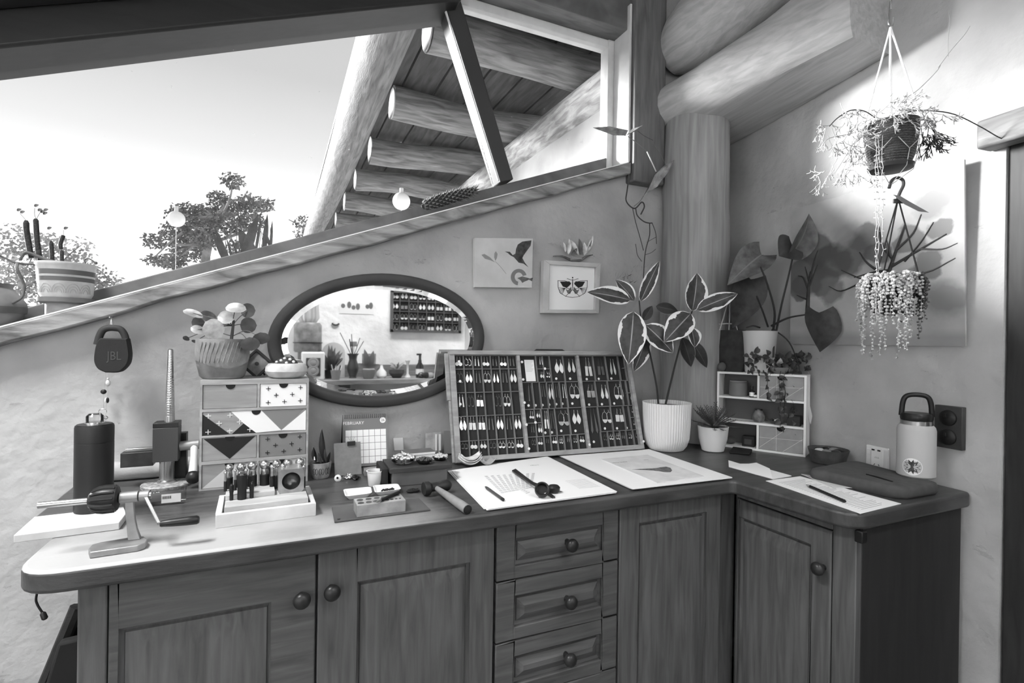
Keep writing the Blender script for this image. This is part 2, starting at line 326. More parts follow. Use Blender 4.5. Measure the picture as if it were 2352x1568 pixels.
struct(mb, 'wall_front', M_WHITEW, 'bright white wall seen in the oval mirror', 'wall')
yd0, yd1 = -.30, .655; zd = 1.80
def rpt(y, off): return RW0 + RWD*((y-.70)/RWD.y) + RWN*off
def rslab(mb, y0, y1, z0, z1, o0, o1):
    a, b = (rpt(y0,o0), rpt(y1,o0)); c, d = (rpt(y1,o1), rpt(y0,o1))
    lo = [V((p.x,p.y,z0)) for p in (a,b,c,d)]; hi = [V((p.x,p.y,z1)) for p in (a,b,c,d)]; mb.hexa(lo, hi); return mb
mb = MB(); rslab(mb, yd1, YB+.04, 0, ZT, -.22, 0); rslab(mb, yd0, yd1, zd, ZT, -.22, 0); mb.bmm(1.60, 1.82, -1.44, yd0, 0, ZT)
struct(mb, 'wall_right', M_WALLR, 'rough plaster wall with the painting, lit by the window', 'wall')
# doorway at the far right: jamb, lintel and dark door
d1 = tag(bpy.data.objects.new('door_1', None), 'dark timber door beside the bright plaster wall', 'door', kind='structure'); COL.objects.link(d1); WM[d1.name] = Matrix()
rslab(MB(), yd1-.11, yd1-.004, 0, zd-.03, -.16, -.004).build('jamb', mat('door_jamb', 46, .6, var=.2, vs=6, wood=(8,8,1)), d1, bevel=.004)
rslab(MB(), yd0+.01, yd1-.115, .01, zd-.03, -.12, -.07).build('door_leaf', M_DARKT, d1, bevel=.004)
q = at_r(2249, 343, .05); q2 = at_r(2250, 285, .05)
ln = rslab(MB(), yd0-.15, q.y, q.z, q2.z+.008, .002, .055).build('trim_1', mat('lintel_timber', 104, .6, var=.3, vs=6, wood=(6,1.2,6)), bevel=.006)
tag(ln, 'short rough timber lintel above the doorway at the right edge', 'lintel', kind='structure')

# ------------------------------------------------------------------ sloping window
w1 = tag(bpy.data.objects.new('window_1', None), 'large sloping two-pane window under the log eave', 'window', kind='structure'); COL.objects.link(w1); WM[w1.name] = Matrix()
YW = 1.69
def q3(pts, y0, y1):                                   # polygon (x,z) pushed from y0 to y1
    return MB().prism([(p[0],p[1]) for p in pts], y0, y1, MXZ)
def pw(px, py, y=YW): p = at_y(px, py, y); return (p.x, p.z)
A, B = pw(50,709), pw(1180,417); sl = (B[1]-A[1])/(B[0]-A[0])
def rz_(x): return A[1]+sl*(x-A[0])
XR = 1.20
q3([(-1.3,sz(-1.3)+.01),(XR,sz(XR)+.01),(XR,rz_(XR)),(-1.3,rz_(-1.3))], YW, YW+.05).build('bottom_rail', M_FRAME, w1, bevel=.003)
m0, m1, m2, m3 = pw(1010,0), pw(1050,0), pw(1172,417), pw(1143,424)
up = ((m0[0]-m3[0]),(m0[1]-m3[1]))
q3([m3,m2,(m1[0]+up[0]*.25,m1[1]+up[1]*.25),(m0[0]+up[0]*.25,m0[1]+up[1]*.25)], YW-.03, YW+.05).build('mullion', mat('mullion_timber', 58, .5), w1, bevel=.004)
a0, a1 = pw(1018,30), pw(1140,420)
q3([(a1[0]-.006,a1[1]),(a1[0]-.001,a1[1]),(a0[0]-.001,a0[1]),(a0[0]-.006,a0[1])], YW-.031, YW-.024).build('glazing_bead', M_PALE, w1)
zt0, zt1 = pw(1065,12)[1], pw(1398,108)[1]; ztm = (zt0+zt1)/2
q3([(m0[0]-.05,ztm-.0),(XR,ztm-.0),(XR,ztm+.03),(m0[0]-.05,ztm+.03)], YW, YW+.05).build('top_rail', M_PALE, w1, bevel=.003)
q3([(m0[0]-.05,ztm+.03),(XR,ztm+.03),(XR,ztm+.16),(m0[0]-.05,ztm+.16)], YB-.012, YW+.06).build('head_board', M_FRAME, w1, bevel=.003)
jx = pw(1400,250)[0]
q3([(jx-.012,sz(jx)),(jx+.016,sz(jx)),(jx+.016,ztm+.03),(jx-.012,ztm+.03)], YW-.005, YW+.05).build('stile', M_PALE, w1, bevel=.003)
jr = pw(1446,250,YB-.02)[0]
q3([(jx+.016,sz(jx)+.045),(jr,sz(jr)+.045),(jr,ztm+.12),(jx+.016,ztm+.12)], YB-.03, YW+.04).build('reveal_board', M_PALE, w1, bevel=.003)
# panes
q3([(-1.3,rz_(-1.3)-.005),(a1[0],a1[1]-.01),(m0[0]+up[0]*.2,m0[1]+up[1]*.2+.05),(-1.3,tz(-1.3)+.1)], YW+.02, YW+.024).build('pane', M_GLASS, w1, smooth=0)
q3([(m2[0]-.01,rz_(m2[0])-.01),(jx,rz_(jx)-.01),(jx,ztm+.01),(m0[0],ztm+.01)], YW+.02, YW+.024).build('pane', M_GLASS, w1, smooth=0)
# sloping sill slab
YS = 1.575
s0, s1 = at_y(0,752,YS), at_y(1450,372,YS); b0, b1 = at_y(0,788,YS), at_y(1450,400,YS)
sk = (s1.z-s0.z)/(s1.x-s0.x)
_SZ, _SX = s0.z, s0.x
def stz(x): return _SZ+sk*(x-_SX)                    # top of sill slab
th = (s0.z-b0.z+s1.z-b1.z)/2
mb = MB(); N = 24; xs = [-1.3+(s1.x+1.3)*i/N for i in range(N+1)]
lo = []; random.seed(3)
for i, x in enumerate(xs):
    lo.append((x, stz(x)-th+random.uniform(-.004,.004)))
poly = lo + [(x, stz(x)) for x in reversed(xs)]
mb.prism(poly, YS, YW, MXZ); o = mb.build('sill_slab', M_SILL, w1, bevel=.004)
o['label'] = 'weathered sloping timber sill slab'
mb = MB(); mb.prism([(-1.3,stz(-1.3)+.0002),(s1.x-.01,stz(s1.x-.01)+.0002),(s1.x-.01,stz(s1.x-.01)+.0036),(-1.3,stz(-1.3)+.0036)], YS+.002, YS+.010, MXZ); mb.build('pale_bead', mat('sunlit_sill_strip', 236, .5), w1)  # white strip puts the sunlight along the sill top into colour
# head beam over the left pane, stepped
p0, p1 = at_y(0,108,1.60), at_y(1000,5,1.60); hk = (p1.z-p0.z)/(p1.x-p0.x)
def hz(x): return p0.z+hk*(x-p0.x)
xe = m0[0]+.05
mb = MB(); mb.prism([(-1.3,hz(-1.3)),(xe,hz(xe)),(xe,hz(xe)+.30),(-1.3,hz(-1.3)+.30)], 1.60, 1.76, MXZ)
o = mb.build('trim_2', mat('head_beam_timber', 34, .5, var=.12, vs=6, wood=(1,8,8)), bevel=.008); tag(o, 'dark sloping head beam above the left window pane', 'beam', kind='structure')
mb = MB(); mb.prism([(-1.3,hz(-1.3)+.085),(xe,hz(xe)+.085),(xe,hz(xe)+.30),(-1.3,hz(-1.3)+.30)], 1.54, 1.60, MXZ)
o = mb.build('trim_3', mat('head_beam_timber', 50), bevel=.008); tag(o, 'stepped dark upper board of the sloping head beam', 'beam', kind='structure')
# squared timber post right of the window
pa, pb = at_y(1447,412,1.565), at_y(1512,418,1.565)
mb = MB(); mb.bmm(jr+.002, pb.x+.03, 1.565, YB+.01, pa.z, ZT)
o = mb.build('trim_4', mat('grey_post_timber', 104, .6, var=.14, vs=6, wood=(9,9,1)), bevel=.006); tag(o, 'squared grey timber upright between window and log post', 'post', kind='structure')

# ------------------------------------------------------------------ log post and log beams
mb = MB(); pts = []; rs = []
for i in range(15):
    z = ZC + (2.13-ZC)*i/14; pts.append((1.468+.004*math.sin(i*.9), 1.535, z)); rs.append(.1235+.002*math.sin(i*1.7))
mb.tube(pts, rs, 28); o = mb.build('log_post', M_LOG, loc=(1.468,1.535,ZC)); tag(o, 'round smooth log post standing in the corner', 'post', kind='structure')
def section_beam(secs, name, label):
    n = len(secs[0]); mb = MB(); vs = [p for s in secs for p in s]; fs = []
    for i in range(len(secs)-1): fs += [(i*n+j, i*n+(j+1)%n, (i+1)*n+(j+1)%n, (i+1)*n+j) for j in range(n)]
    fs += [tuple(range(n)), tuple(range(len(secs)*n-1, (len(secs)-1)*n-1, -1))]
    mb.add(vs, fs); o = mb.build(name, M_LOGY, smooth=40); return tag(o, label, 'log beam', kind='structure')
def lower_sec(y, xl, zb, zt, round_):
    xr = rwx(y)-.004; pts = [V((xr,y,zb)), V((xl+.075+.1*(1-round_),y,zb))]
    for k in range(1, 9):
        a = -math.pi/2 - math.pi*k/9*.97; zc = (zb+zt)/2; h = (zt-zb)/2
        pts.append(V((xl+.11*round_+.03-(.11*round_+.03)*abs(math.cos(a+math.pi/2+math.pi/2))**.8 if False else xl+(.12*round_+.02)*(1-math.sin(math.pi*k/9)**.7), y, zc-h*math.cos(math.pi*k/9))))
    pts += [V((xl+.12,y,zt)), V((xr,y,zt))]
    return pts
secs = [lower_sec(1.612, 1.292, 2.095, 2.27, 1.0), lower_sec(1.45, 1.325, 2.10, 2.285, .9), lower_sec(1.2, 1.39, 2.115, 2.33, .5), lower_sec(.94, 1.455, 2.135, 2.40, .12)]
section_beam(secs, 'log_beam', 'thick hewn log beam resting on the corner log post')
mb = MB(); ax0, ax1 = V((1.395,1.612,2.395)), V((1.60,.83,2.64))
pts = []; rs = []
for i in range(13):
    t = i/12; pts.append(ax0.lerp(ax1,t)); rs.append(.075+.06*min(1,t*8) if i < 2 else .137+.003*math.sin(i*2))
mb.tube(pts, rs, 26); mb.v = [V((min(p.x, rwx(p.y)-.003), p.y, p.z)) for p in mb.v]
o = mb.build('log_beam', M_LOGY); tag(o, 'upper log stacked on the hewn log beam near the ceiling', 'log beam', kind='structure')

# ================================================================== OUTSIDE
mb = MB(); mb.bmm(-60,60,YB+.4,120,-1.2,-1.0)
o = mb.build('ground', mat('pale_dry_ground', 190, .95, var=.15, vs=1.5)); tag(o, 'pale dry ground outside the window', 'ground', kind='structure')
ev = thing('eave_roof', 'log and plank eave seen through the right of the window', 'eave', (.5,1.76,2.66), kind='structure')
ZJ = 2.55
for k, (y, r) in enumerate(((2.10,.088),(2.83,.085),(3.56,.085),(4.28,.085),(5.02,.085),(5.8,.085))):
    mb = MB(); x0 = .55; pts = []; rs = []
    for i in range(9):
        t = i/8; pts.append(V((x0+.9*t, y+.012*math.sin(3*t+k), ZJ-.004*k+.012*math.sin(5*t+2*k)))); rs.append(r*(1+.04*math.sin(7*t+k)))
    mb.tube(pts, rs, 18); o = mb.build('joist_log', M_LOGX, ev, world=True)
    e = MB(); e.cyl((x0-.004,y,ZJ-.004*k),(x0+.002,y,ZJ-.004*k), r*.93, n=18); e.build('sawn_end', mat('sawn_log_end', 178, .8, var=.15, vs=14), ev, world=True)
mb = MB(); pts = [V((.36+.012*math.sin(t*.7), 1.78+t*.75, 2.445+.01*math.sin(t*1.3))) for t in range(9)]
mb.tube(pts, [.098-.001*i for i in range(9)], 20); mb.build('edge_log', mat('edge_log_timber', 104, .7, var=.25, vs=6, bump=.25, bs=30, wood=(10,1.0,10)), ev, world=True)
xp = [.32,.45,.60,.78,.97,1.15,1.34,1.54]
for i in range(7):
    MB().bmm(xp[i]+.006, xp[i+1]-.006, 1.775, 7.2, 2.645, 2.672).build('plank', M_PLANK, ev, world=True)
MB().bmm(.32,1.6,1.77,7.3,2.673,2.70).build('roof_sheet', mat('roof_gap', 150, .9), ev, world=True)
# sunlit mud wall of the outside bay, with a wall log on top
mb = MB(); mb.bmm(1.26, 1.6, 1.76, 7.2, -1.0, 2.34); o = mb.build('wall_outside', plaster('sunlit_render', 164)); tag(o, 'bright rendered outside wall beyond the right pane', 'wall', kind='structure')
mb = MB(); pts = [V((1.33, 1.78+t*.6, 2.36+.01*math.sin(t))) for t in range(10)]; mb.tube(pts, .115, 18)
o = mb.build('wall_log', mat('bleached_log', 150, .8, var=.25, vs=7, bump=.3, bs=25, wood=(6,1.2,6))); tag(o, 'bleached log lying on the outside wall beyond the pane', 'log', kind='structure')

# trees: branches plus many small leaf blades
def leaf_cloud(mb, c, r, n, s, rnd, flat=1.):
    for _ in range(n):
        while True:
            p = V((rnd.uniform(-1,1),rnd.uniform(-1,1),rnd.uniform(-1,1)))
            if .25 < p.length < 1: break
        p = V((p.x*r, p.y*r, p.z*r*flat)) + V(c); d = V((rnd.uniform(-1,1),rnd.uniform(-1,1),rnd.uniform(-1.2,.5))).normalized(); k = d.orthogonal().normalized()*s*.35
        L = d*s*rnd.uniform(.7,1.3); n0 = len(mb.v); mb.v += [p-k*.3, p+L*.5-k, p+L, p+L*.5+k]; mb.f.append((n0,n0+1,n0+2,n0+3))
M_GUM = mat('gum_leaf', 104, .6, var=.3, vs=3); M_BARK = mat('pale_bark', 120, .8, var=.3, vs=4); M_BUSH = mat('bush_leaf', 150, .6, var=.3, vs=3)
def tree(name, label, base, trunk, clumps, n, s, m, seed, r=.16):
    rnd = random.Random(seed); t = thing(name, label, 'tree', base)
    b = MB(); b.tube(bez(trunk, 5), [r*(1-.7*i/(len(trunk)*5-5)) for i in range(len(trunk)*5-4)], 8)
    for (c, cr) in clumps:
        j = trunk[-1] if rnd.random() < .6 else trunk[len(trunk)//2]; c = V(c); j = V(j); mid = j.lerp(c,.55)+V((rnd.uniform(-.3,.3),0,rnd.uniform(-.2,.3)))
        b.tube(bez([j,mid,c],5), [r*.3*(1-.07*i) for i in range(11)], 6)
    b.build('trunk', M_BARK, t, world=True)
    f = MB()
    for (c, cr) in clumps: leaf_cloud(f, c, cr, int(n*cr*cr), s, rnd, .7)
    o = f.build('foliage', m, t, world=True, smooth=0, attr=1); o['kind'] = 'stuff'
YT = 16.
def tp(px, py, y=YT): return at_y(px, py, y)
u = (tp(500,500)-tp(400,500)).length/100
cl = [((540,432),28),((520,465),38),((575,470),40),((610,462),24),((470,480),40),((420,480),40),((395,480),28),((455,520),45),((395,525),42),((355,553),26),((420,565),46),((370,590),26),((480,555),42),((530,520),42),((580,515),36),((545,560),36),((400,602),30),((500,450),28),((355,600),18)]
tree('gum_tree', 'tall dark gum tree outside, middle of the left pane', (tp(480,760).x,YT,-1), [(tp(480,760).x,YT,-1),tp(470,640),tp(480,560),tp(490,500)], [(tp(*c)+V((0,random.uniform(-.8,.8),0)), r*u) for c, r in cl], 2300, .10, M_GUM, 5)
tree('gum_tree', 'slim young tree outside beside the leaning eave log', (tp(700,640).x,YT,-1), [(tp(700,640).x,YT,-1),tp(697,560),tp(695,520)], [(tp(*c), r*u) for c, r in (((692,500),16),((684,515),14),((705,520),14),((690,535),18))], 1800, .08, M_GUM, 6, .06)
YT2 = 9.; u2 = (tp(500,500,YT2)-tp(400,500,YT2)).length/100
cl = [((30,555),60),((90,560),50),((130,560),38),((190,560),22),((60,610),70),((150,610),60),((215,630),50),((20,650),70),((110,660),80),((200,670),60),((260,655),40),((290,680),30),((240,690),50),((180,590),36)]
tree('garden_shrub', 'wide light leafy shrub outside behind the striped pot', (tp(120,900,YT2).x,YT2,-1), [(tp(120,900,YT2).x,YT2,-1),tp(115,780,YT2),tp(110,660,YT2)], [(tp(*c,YT2), r*u2) for c, r in cl], 2400, .055, M_BUSH, 8, .06)
# strappy plants on the outer ledge; white globes for lamp reflections in the pane
ol = MB(); ol.bmm(-1.2, .5, YB+.135, YB+.42, -1, 1.0); o = ol.build('planter_box', mat('planter_timber', 90, .8, var=.2)); tag(o, 'timber planter against the outside of the window wall', 'planter', kind='structure')
YP = 1.95
sp = thing('strappy_plant', 'dark strappy plant outside standing just above the sill', 'plant', (at_y(520,700,YP).x+.05,YP,1.0))
for (bx,by,tx,ty,w,g) in ((512,586,489,532,10,0),(520,590,492,518,9,0),(575,582,549,523,24,1),(566,572,594,490,17,1),(590,560,600,500,5,0),(608,556,615,490,9,1),(618,560,606,520,5,0),(622,560,626,505,5,0),(530,580,520,545,4,0),(545,585,530,540,4,0)):
    b_, t_ = at_y(bx,by,YP), at_y(tx,ty,YP); b_ = b_ + (b_-t_)*.6
    leaf(b_, t_, w*pxm(b_)*1.3, (0.2,-1,.1), M_GRASS, sp, 'long', .03, .2, nu=7, nv=3)
for i in range(26):
    x = 520+ i*4.4; b_ = at_y(x, 590-.12*i, YP+.05); t_ = at_y(x+random.uniform(-22,14), random.uniform(515,560), YP+.05)
    MB().tube(bez([b_+(b_-t_)*.4, b_.lerp(t_,.6)+V((0,0,.004)), t_],4), [.0012]*9, 4).build('stalk', M_GRASS, sp, world=True)
MB().cyl((0,0,0),(0,0,.28),.07,.09).build('pot', M_TERRA, sp)
for (px,py,r,lb) in ((405,503,18,'white globe standing for a lamp reflection, before the gum tree'),(922,462,20,'white globe standing for a lamp reflection, under the log joists')):
    c = at_y(px,py,2.45); rr = r*pxm(c); t = thing('reflection_globe', lb, 'reflection', (c.x,c.y,c.z-rr))
    MB().sph((0,0,rr), rr, 24, 14).build('globe', M_WHITE, t); MB().cyl((0,0,2*rr-.002),(0,0,2*rr+.02),rr*.22,n=12).build('cap', M_PALE, t)
    MB().cyl((0,0,-.002),(0,0,-(c.z-rr)-.98),.0012,n=6).build('stake', M_PALE, t)  # solid globe, cap and stake added for a reflection in the glass
# ================================================================== BENCH
FY, FX = 1.062, 1.182                                   # cabinet faces: long run, short leg
def rounded(pts, radii, n=7):
    out = []
    for i, p in enumerate(pts):
        p = V((p[0],p[1],0)); r = radii[i]
        if not r: out.append((p.x,p.y)); continue
        a = V((*pts[i-1],0)); b = V((*pts[(i+1)%len(pts)],0)); da = (a-p).normalized(); db = (b-p).normalized()
        p0, p1 = p+da*r, p+db*r
        for k in range(n+1):
            t = k/n; out.append(tuple((p0*(1-t)**2+p*2*t*(1-t)+p1*t*t).xy))
    return out
yb = YB-.002
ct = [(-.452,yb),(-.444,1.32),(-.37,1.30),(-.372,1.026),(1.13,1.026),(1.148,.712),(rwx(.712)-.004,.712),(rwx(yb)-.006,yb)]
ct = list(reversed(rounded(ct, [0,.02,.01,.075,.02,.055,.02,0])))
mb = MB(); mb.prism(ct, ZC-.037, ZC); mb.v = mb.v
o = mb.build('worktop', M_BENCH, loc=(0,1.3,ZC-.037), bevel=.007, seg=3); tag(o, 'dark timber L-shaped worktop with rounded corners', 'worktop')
def zf(px, py): return at_y(px, py, FY).z
def xf(px, py=1400): return at_y(px, py, FY).x
ZU = ZC-.038
def panel_door(name, parent, M, w, h, ins, mat_f, mat_p, th=.02, knob=None, raise_=.03, klabel=None):
    """door in its own x (width) / y (height) frame, front at +z; ins = left,right,bottom,top frame widths"""
    l, r, b, t = ins; mb = MB()
    mb.bmm(0,l,0,h,-th,0); mb.bmm(w-r,w,0,h,-th,0); mb.bmm(l,w-r,0,b,-th,0); mb.bmm(l,w-r,h-t,h,-th,0)
    mb.v = [M @ p for p in mb.v]; d = mb.build(name, mat_f, parent, bevel=.0025, world=True)
    WM[d.name] = WM[parent.name]
    q = MB(); g = .008
    def rect(i, z): return [V((l+i,b+i,z)),V((w-r-i,b+i,z)),V((w-r-i,h-t-i,z)),V((l+i,h-t-i,z))]
    rs = [rect(0,-.010),rect(.008,-.013),rect(.010,-.009),rect(.010+raise_,-.001),rect(.014+raise_,-.001)]
    vs = [p for rr in rs for p in rr]; fs = [(i*4+j,i*4+(j+1)%4,i*4+4+(j+1)%4,i*4+4+j) for i in range(len(rs)-1) for j in range(4)]+[tuple(range((len(rs)-1)*4,len(rs)*4))]
    q.add(vs, fs, M); q.build('panel', mat_p, d, world=True, smooth=20)
    if knob:
        k = MB(); k.lathe([(.008,-.012),(.007,.006),(.007,.010),(.0132,.015),(.0158,.021),(.0145,.027),(.0095,.0315),(.0035,.0332),(0,.0333)], 24, (knob[0],knob[1],0), M)
        k.build('knob', M_KNOB, d, world=True)
    return d
def MF(x, z, y=FY): return frame_m((x,y,z),(1,0,0),(0,0,1))                       # faces -y
def MS(y, z, x=FX): return frame_m((x,y,z),(0,-1,0),(0,0,1))                      # faces -x
X0, X1, X2, X3, X4, X5 = xf(177), xf(249), xf(728), xf(1136.5), xf(1420), xf(1655)
zb = .09
def carcass(t, x0, x1, y0=FY+.021, y1=YB-.03):
    MB().bmm(x0+.001,x1-.001,y0,y1,zb,ZU).build('carcass', M_CABV, t, bevel=.002, world=True)
    MB().bmm(x0+.001,x1-.001,y0+.05,y1-.05,0,zb).build('plinth', M_DARKT, t, world=True)
# two-door cabinet
c1 = thing('base_cabinet', 'two-door timber cabinet at the left end of the bench', 'cabinet', ((X0+X3)/2,FY,0)); carcass(c1, X0, X3)
MB().bmm(X0,X1-.002,FY,FY+.021,zb,ZU).build('corner_post', M_CABV, c1, bevel=.003, world=True)
h = ZU-.004-zb
k1 = at_y(694,1384,FY-.03); k2 = at_y(763,1366,FY-.03)
panel_door('door', c1, MF(X1,zb), X2-X1-.003, h, (.012,.075,.07,.085), M_CABH, M_CABV, knob=(k1.x-X1,k1.z-zb), raise_=.04)
panel_door('door', c1, MF(X2+.001,zb), X3-X2-.004, h, (.072,.055,.07,.075), M_CABV, M_CABV, knob=(k2.x-X2,k2.z-zb), raise_=.03)
# drawer cabinet
c2 = thing('drawer_cabinet', 'timber cabinet with a stack of panelled drawers', 'cabinet', ((X3+X4)/2,FY,0)); carcass(c2, X3, X4)
zz = [ZU-.004, zf(1280,1311), zf(1280,1445), zf(1280,1572), zf(1280,1572)-.16, zb]
for i in range(5):
    hh = zz[i]-zz[i+1]-.004
    if hh < .05: continue
    panel_door('drawer', c2, MF(X3+.003,zz[i+1]+.001), X4-X3-.006, hh, (.045,.045,.028,.036), M_CABH, M_CABH, knob=((X4-X3)*.545,hh*.5), raise_=.016)
# single-door corner cabinet
c3 = thing('corner_cabinet', 'timber cabinet with one plain panelled door in the bench corner', 'cabinet', ((X4+X5)/2,FY,0)); carcass(c3, X4, FX+.02)
panel_door('door', c3, MF(X4+.002,zb), X5-X4-.006, h, (.06,.05,.10,.05), M_CABV, M_CABV, raise_=.03)
# cabinet of the short leg
c4 = thing('side_cabinet', 'timber cabinet under the right leg of the worktop', 'cabinet', (FX+.2,.9,0))
ye = .745
MB().bmm(FX+.021,rwx(ye)-.012,ye+.002,1.04,zb,ZU).build('carcass', M_CABV, c4, bevel=.002, world=True)
MB().bmm(FX+.06,rwx(ye)-.03,ye+.04,1.04,0,zb).build('plinth', M_DARKT, c4, world=True)
def yf(px, py): return at_plane(px,py,(FX,0,0),(1,0,0)).y
ya, yb2, yc_ = yf(1690,1300), yf(1911,1300), yf(1932,1300)
MB().bmm(FX,FX+.02,ya+.001,FY-.002,zb,ZU).build('stile', M_CABV, c4, bevel=.002, world=True)
MB().bmm(FX,FX+.02,ye-.016,yb2-.001,zb,ZU).build('stile', M_CABV, c4, bevel=.002, world=True)
MB().bmm(FX,FX+.02,yb2,ya,ZU-.022,ZU).build('rail', M_CABV, c4, bevel=.002, world=True)
kk = at_plane(1871,1307,(FX-.03,0,0),(1,0,0))
panel_door('door', c4, MS(ya-.001,zb), ya-yb2-.003, ZU-.026-zb, (.006,.05,.07,.05), M_CABV, M_CABV, knob=(ya-kk.y,kk.z-zb), raise_=.03)
MB().bmm(FX+.02,rwx(ye)-.02,ye-.016,ye,.0,ZU).build('end_panel', mat('end_panel_timber', 42, .7, var=.1, vs=5, wood=(9,9,1)), c4, bevel=.002, world=True)
bk = at_y(1971,1220,ye-.02); MB().box((bk.x,ye-.026,ZU-.014),(.018,.018,.026)).build('bracket', M_BLACK, c4, bevel=.002, world=True)
# rounded plaster cove along the back of the bench
mb = MB(); pts = [V((-.44+.034*i, YB-.008, ZC+.024)) for i in range(8)]; mb.tube(pts, .024, 16)
o = mb.build('baseboard_back', M_WALL); tag(o, 'rounded plaster cove between wall and worktop', 'cove', kind='structure')
# loose cable under the left end and a folded dark stool behind it
ca = thing('charging_cable', 'black charging cable dangling under the left end of the worktop', 'cable', at_y(90,1356,1.16))
pts = bez([at_y(92,1350,1.16)+V((0,0,.01)), at_y(83,1372,1.16), at_y(86,1388,1.16), at_y(97,1406,1.16)], 6)
MB().tube(pts, .0019, 8).build('lead', M_BLACK, ca, world=True)
a_, b_ = at_y(97,1405,1.16), at_y(104,1422,1.16); MB().tube([a_, a_.lerp(b_,.2), a_.lerp(b_,.85), b_], [.002,.0045,.0048,.003], 10).build('plug', M_BLACK, ca, world=True)
st = thing('folded_stool', 'dark folded stool leaning in the shadow left of the cabinets', 'stool', (-.47,1.42,0))
def leg_(px, py, Y, dx): a = at_y(px,py,Y); b = at_y(px-62,py+150,Y); d = b-a; return [a+d*(a.z/-d.z)*-1*-1 if False else V((a.x+d.x*(a.z/(a.z-b.z)),Y,0.0)), a]
MB().tube(leg_(178,1392,1.44,0), .014, 8).build('leg', M_DARKT, st, world=True)
MB().tube(leg_(196,1392,1.50,0), .014, 8).build('leg', M_DARKT, st, world=True)
mb = MB(); P = [at_y(x,y,1.40) for x,y in ((84,1640),(200,1640),(200,1462),(132,1478))]; mb.prism([(p.x,p.z) for p in P], 1.40, 1.425, MXZ); mb.build('seat', M_BLACKM, st, bevel=.006, world=True)
mb = MB(); P = [at_y(x,y,1.452) for x,y in ((150,1470),(205,1470),(205,1440),(163,1440))]; mb.prism([(p.x,p.z) for p in P], 1.455, 1.47, MXZ); mb.build('rung', M_DARKT, st, world=True)
# ================================================================== BENCH, LEFT PART
def dep(px, py, ref, off=0.): return at_dep(px, py, V(ref)+_F*off)
def fbox(name, m, parent, x0, y0, x1, y1, Y, depth, bevel=.0015, tilt=0):
    c = ((x0+x1)/2, (y0+y1)/2); a, b = at_y(x0,c[1],Y).x, at_y(x1,c[1],Y).x; z1, z0 = at_y(c[0],y0,Y).z, at_y(c[0],y1,Y).z
    return MB().bmm(a,b,Y,Y+depth,z0,z1).build(name, m, parent, bevel=bevel, world=True)
def pxleaf(parent, b, t, w, ref, m, kind='oval', d0=0., d1=0., tilt=(0,0,0), bend=.1, cup=.2, nu=10, nv=6, name='leaf'):
    B, T = dep(*b, ref, d0), dep(*t, ref, d1); k = pxm(ref)
    return leaf(B, T, w*k, -_F+V(tilt), m, parent, kind, bend, cup, name, nu, nv)
def stem(parent, pts, r, ref, m, n=6, name='stem', offs=None):
    P = [dep(*p, ref, offs[i] if offs else 0) for i, p in enumerate(pts)]
    c = bez(P, 5) if len(P) > 2 else P; k = len(c)
    rr = [r[0]+(r[1]-r[0])*i/(k-1) for i in range(k)] if isinstance(r, tuple) else r
    return MB().tube(c, rr, n).build(name, m, parent, world=True)

# pale board overhanging the left end
ZB_ = ZC+.0145
top = [at_z(31,1229,ZB_), at_z(274,1199,ZB_), at_z(290,1178,ZB_), at_z(284,1163,ZB_), at_z(79,1186,ZB_)]
mb = MB(); mb.prism([(p.x,p.y) for p in top], ZC+.0005, ZB_); o = mb.build('timber_board', M_BOARD, loc=(top[1].x,top[1].y,ZC), bevel=.0012)
tag(o, 'pale cutting board overhanging the left end of the worktop', 'board')
# tall black canister
b = at_z(215,1170,ZB_); r = 44*pxm(b)*.83; H = at_dep(215,975,b).z-b.z
t = thing('canister', 'tall matt black cylinder canister standing on the pale board', 'canister', b)
MB().lathe([(r*.97,0),(r,.004),(r,H*.80),(r*.985,H*.802),(r*.985,H*.806),(r,H*.808),(r,H-.004),(r*.97,H),(0,H)], 40).build('body', mat('canister_black', 34, .45), t)
MB().lathe([(r*.9,H),(r*.9,H+.002),(0,H+.002)], 32).build('lid_plate', M_STEELD, t)
MB().lathe([(.013,H+.002),(.0145,H+.006),(.0145,H+.018),(.010,H+.023),(0,H+.024)], 20).build('glass_stopper', M_CLEAR, t)
MB().lathe([(.017,H+.002),(.017,H+.006),(.014,H+.006)], 20).build('collar', M_SILV, t)
# crank coil winder
zt = ZC+.011
base_px = [(203,1259),(211,1250),(232,1244),(288,1235),(312,1228),(330,1231),(339,1238),(334,1246),(316,1252),(206,1268)]
bp = [at_z(x,y,zt) for x,y in base_px]; Pc = at_z(306,1238,zt)
cw = thing('coil_winder', 'hand-crank coil winder with black chuck and steel rod', 'tool', (Pc.x,Pc.y,ZC))
mb = MB(); mb.prism([(p.x,p.y) for p in bp], ZC+.0005, zt); mb.build('base_plate', M_CAST, cw, bevel=.0015, world=True)
Ph = at_dep(297,1141,Pc); k = pxm(Pc); prof = [(0,15,7),(.1,13,6.5),(.25,10,6),(.5,8,5.5),(.8,8,5.5),(1,8,6)]
mb = MB(); secs = []
for (u,wr,dy) in prof:
    c = V((Pc.x,Pc.y,zt)).lerp(V((Ph.x,Ph.y,Ph.z-.004)),u); wl = 9 if u < .9 else 8
    secs += [c+V((-wl*k,-dy*k,0)), c+V((wr*k,-dy*k,0)), c+V((wr*k,dy*k,0)), c+V((-wl*k,dy*k,0))]
mb.add(secs, [(i*4+j,i*4+(j+1)%4,i*4+4+(j+1)%4,i*4+4+j) for i in range(len(prof)-1) for j in range(4)]+[(3,2,1,0),tuple(range(len(prof)*4-4,len(prof)*4))]); mb.build('column', M_CAST, cw, bevel=.001, world=True)
def hx(px): return at_y(px,1145,Ph.y).x
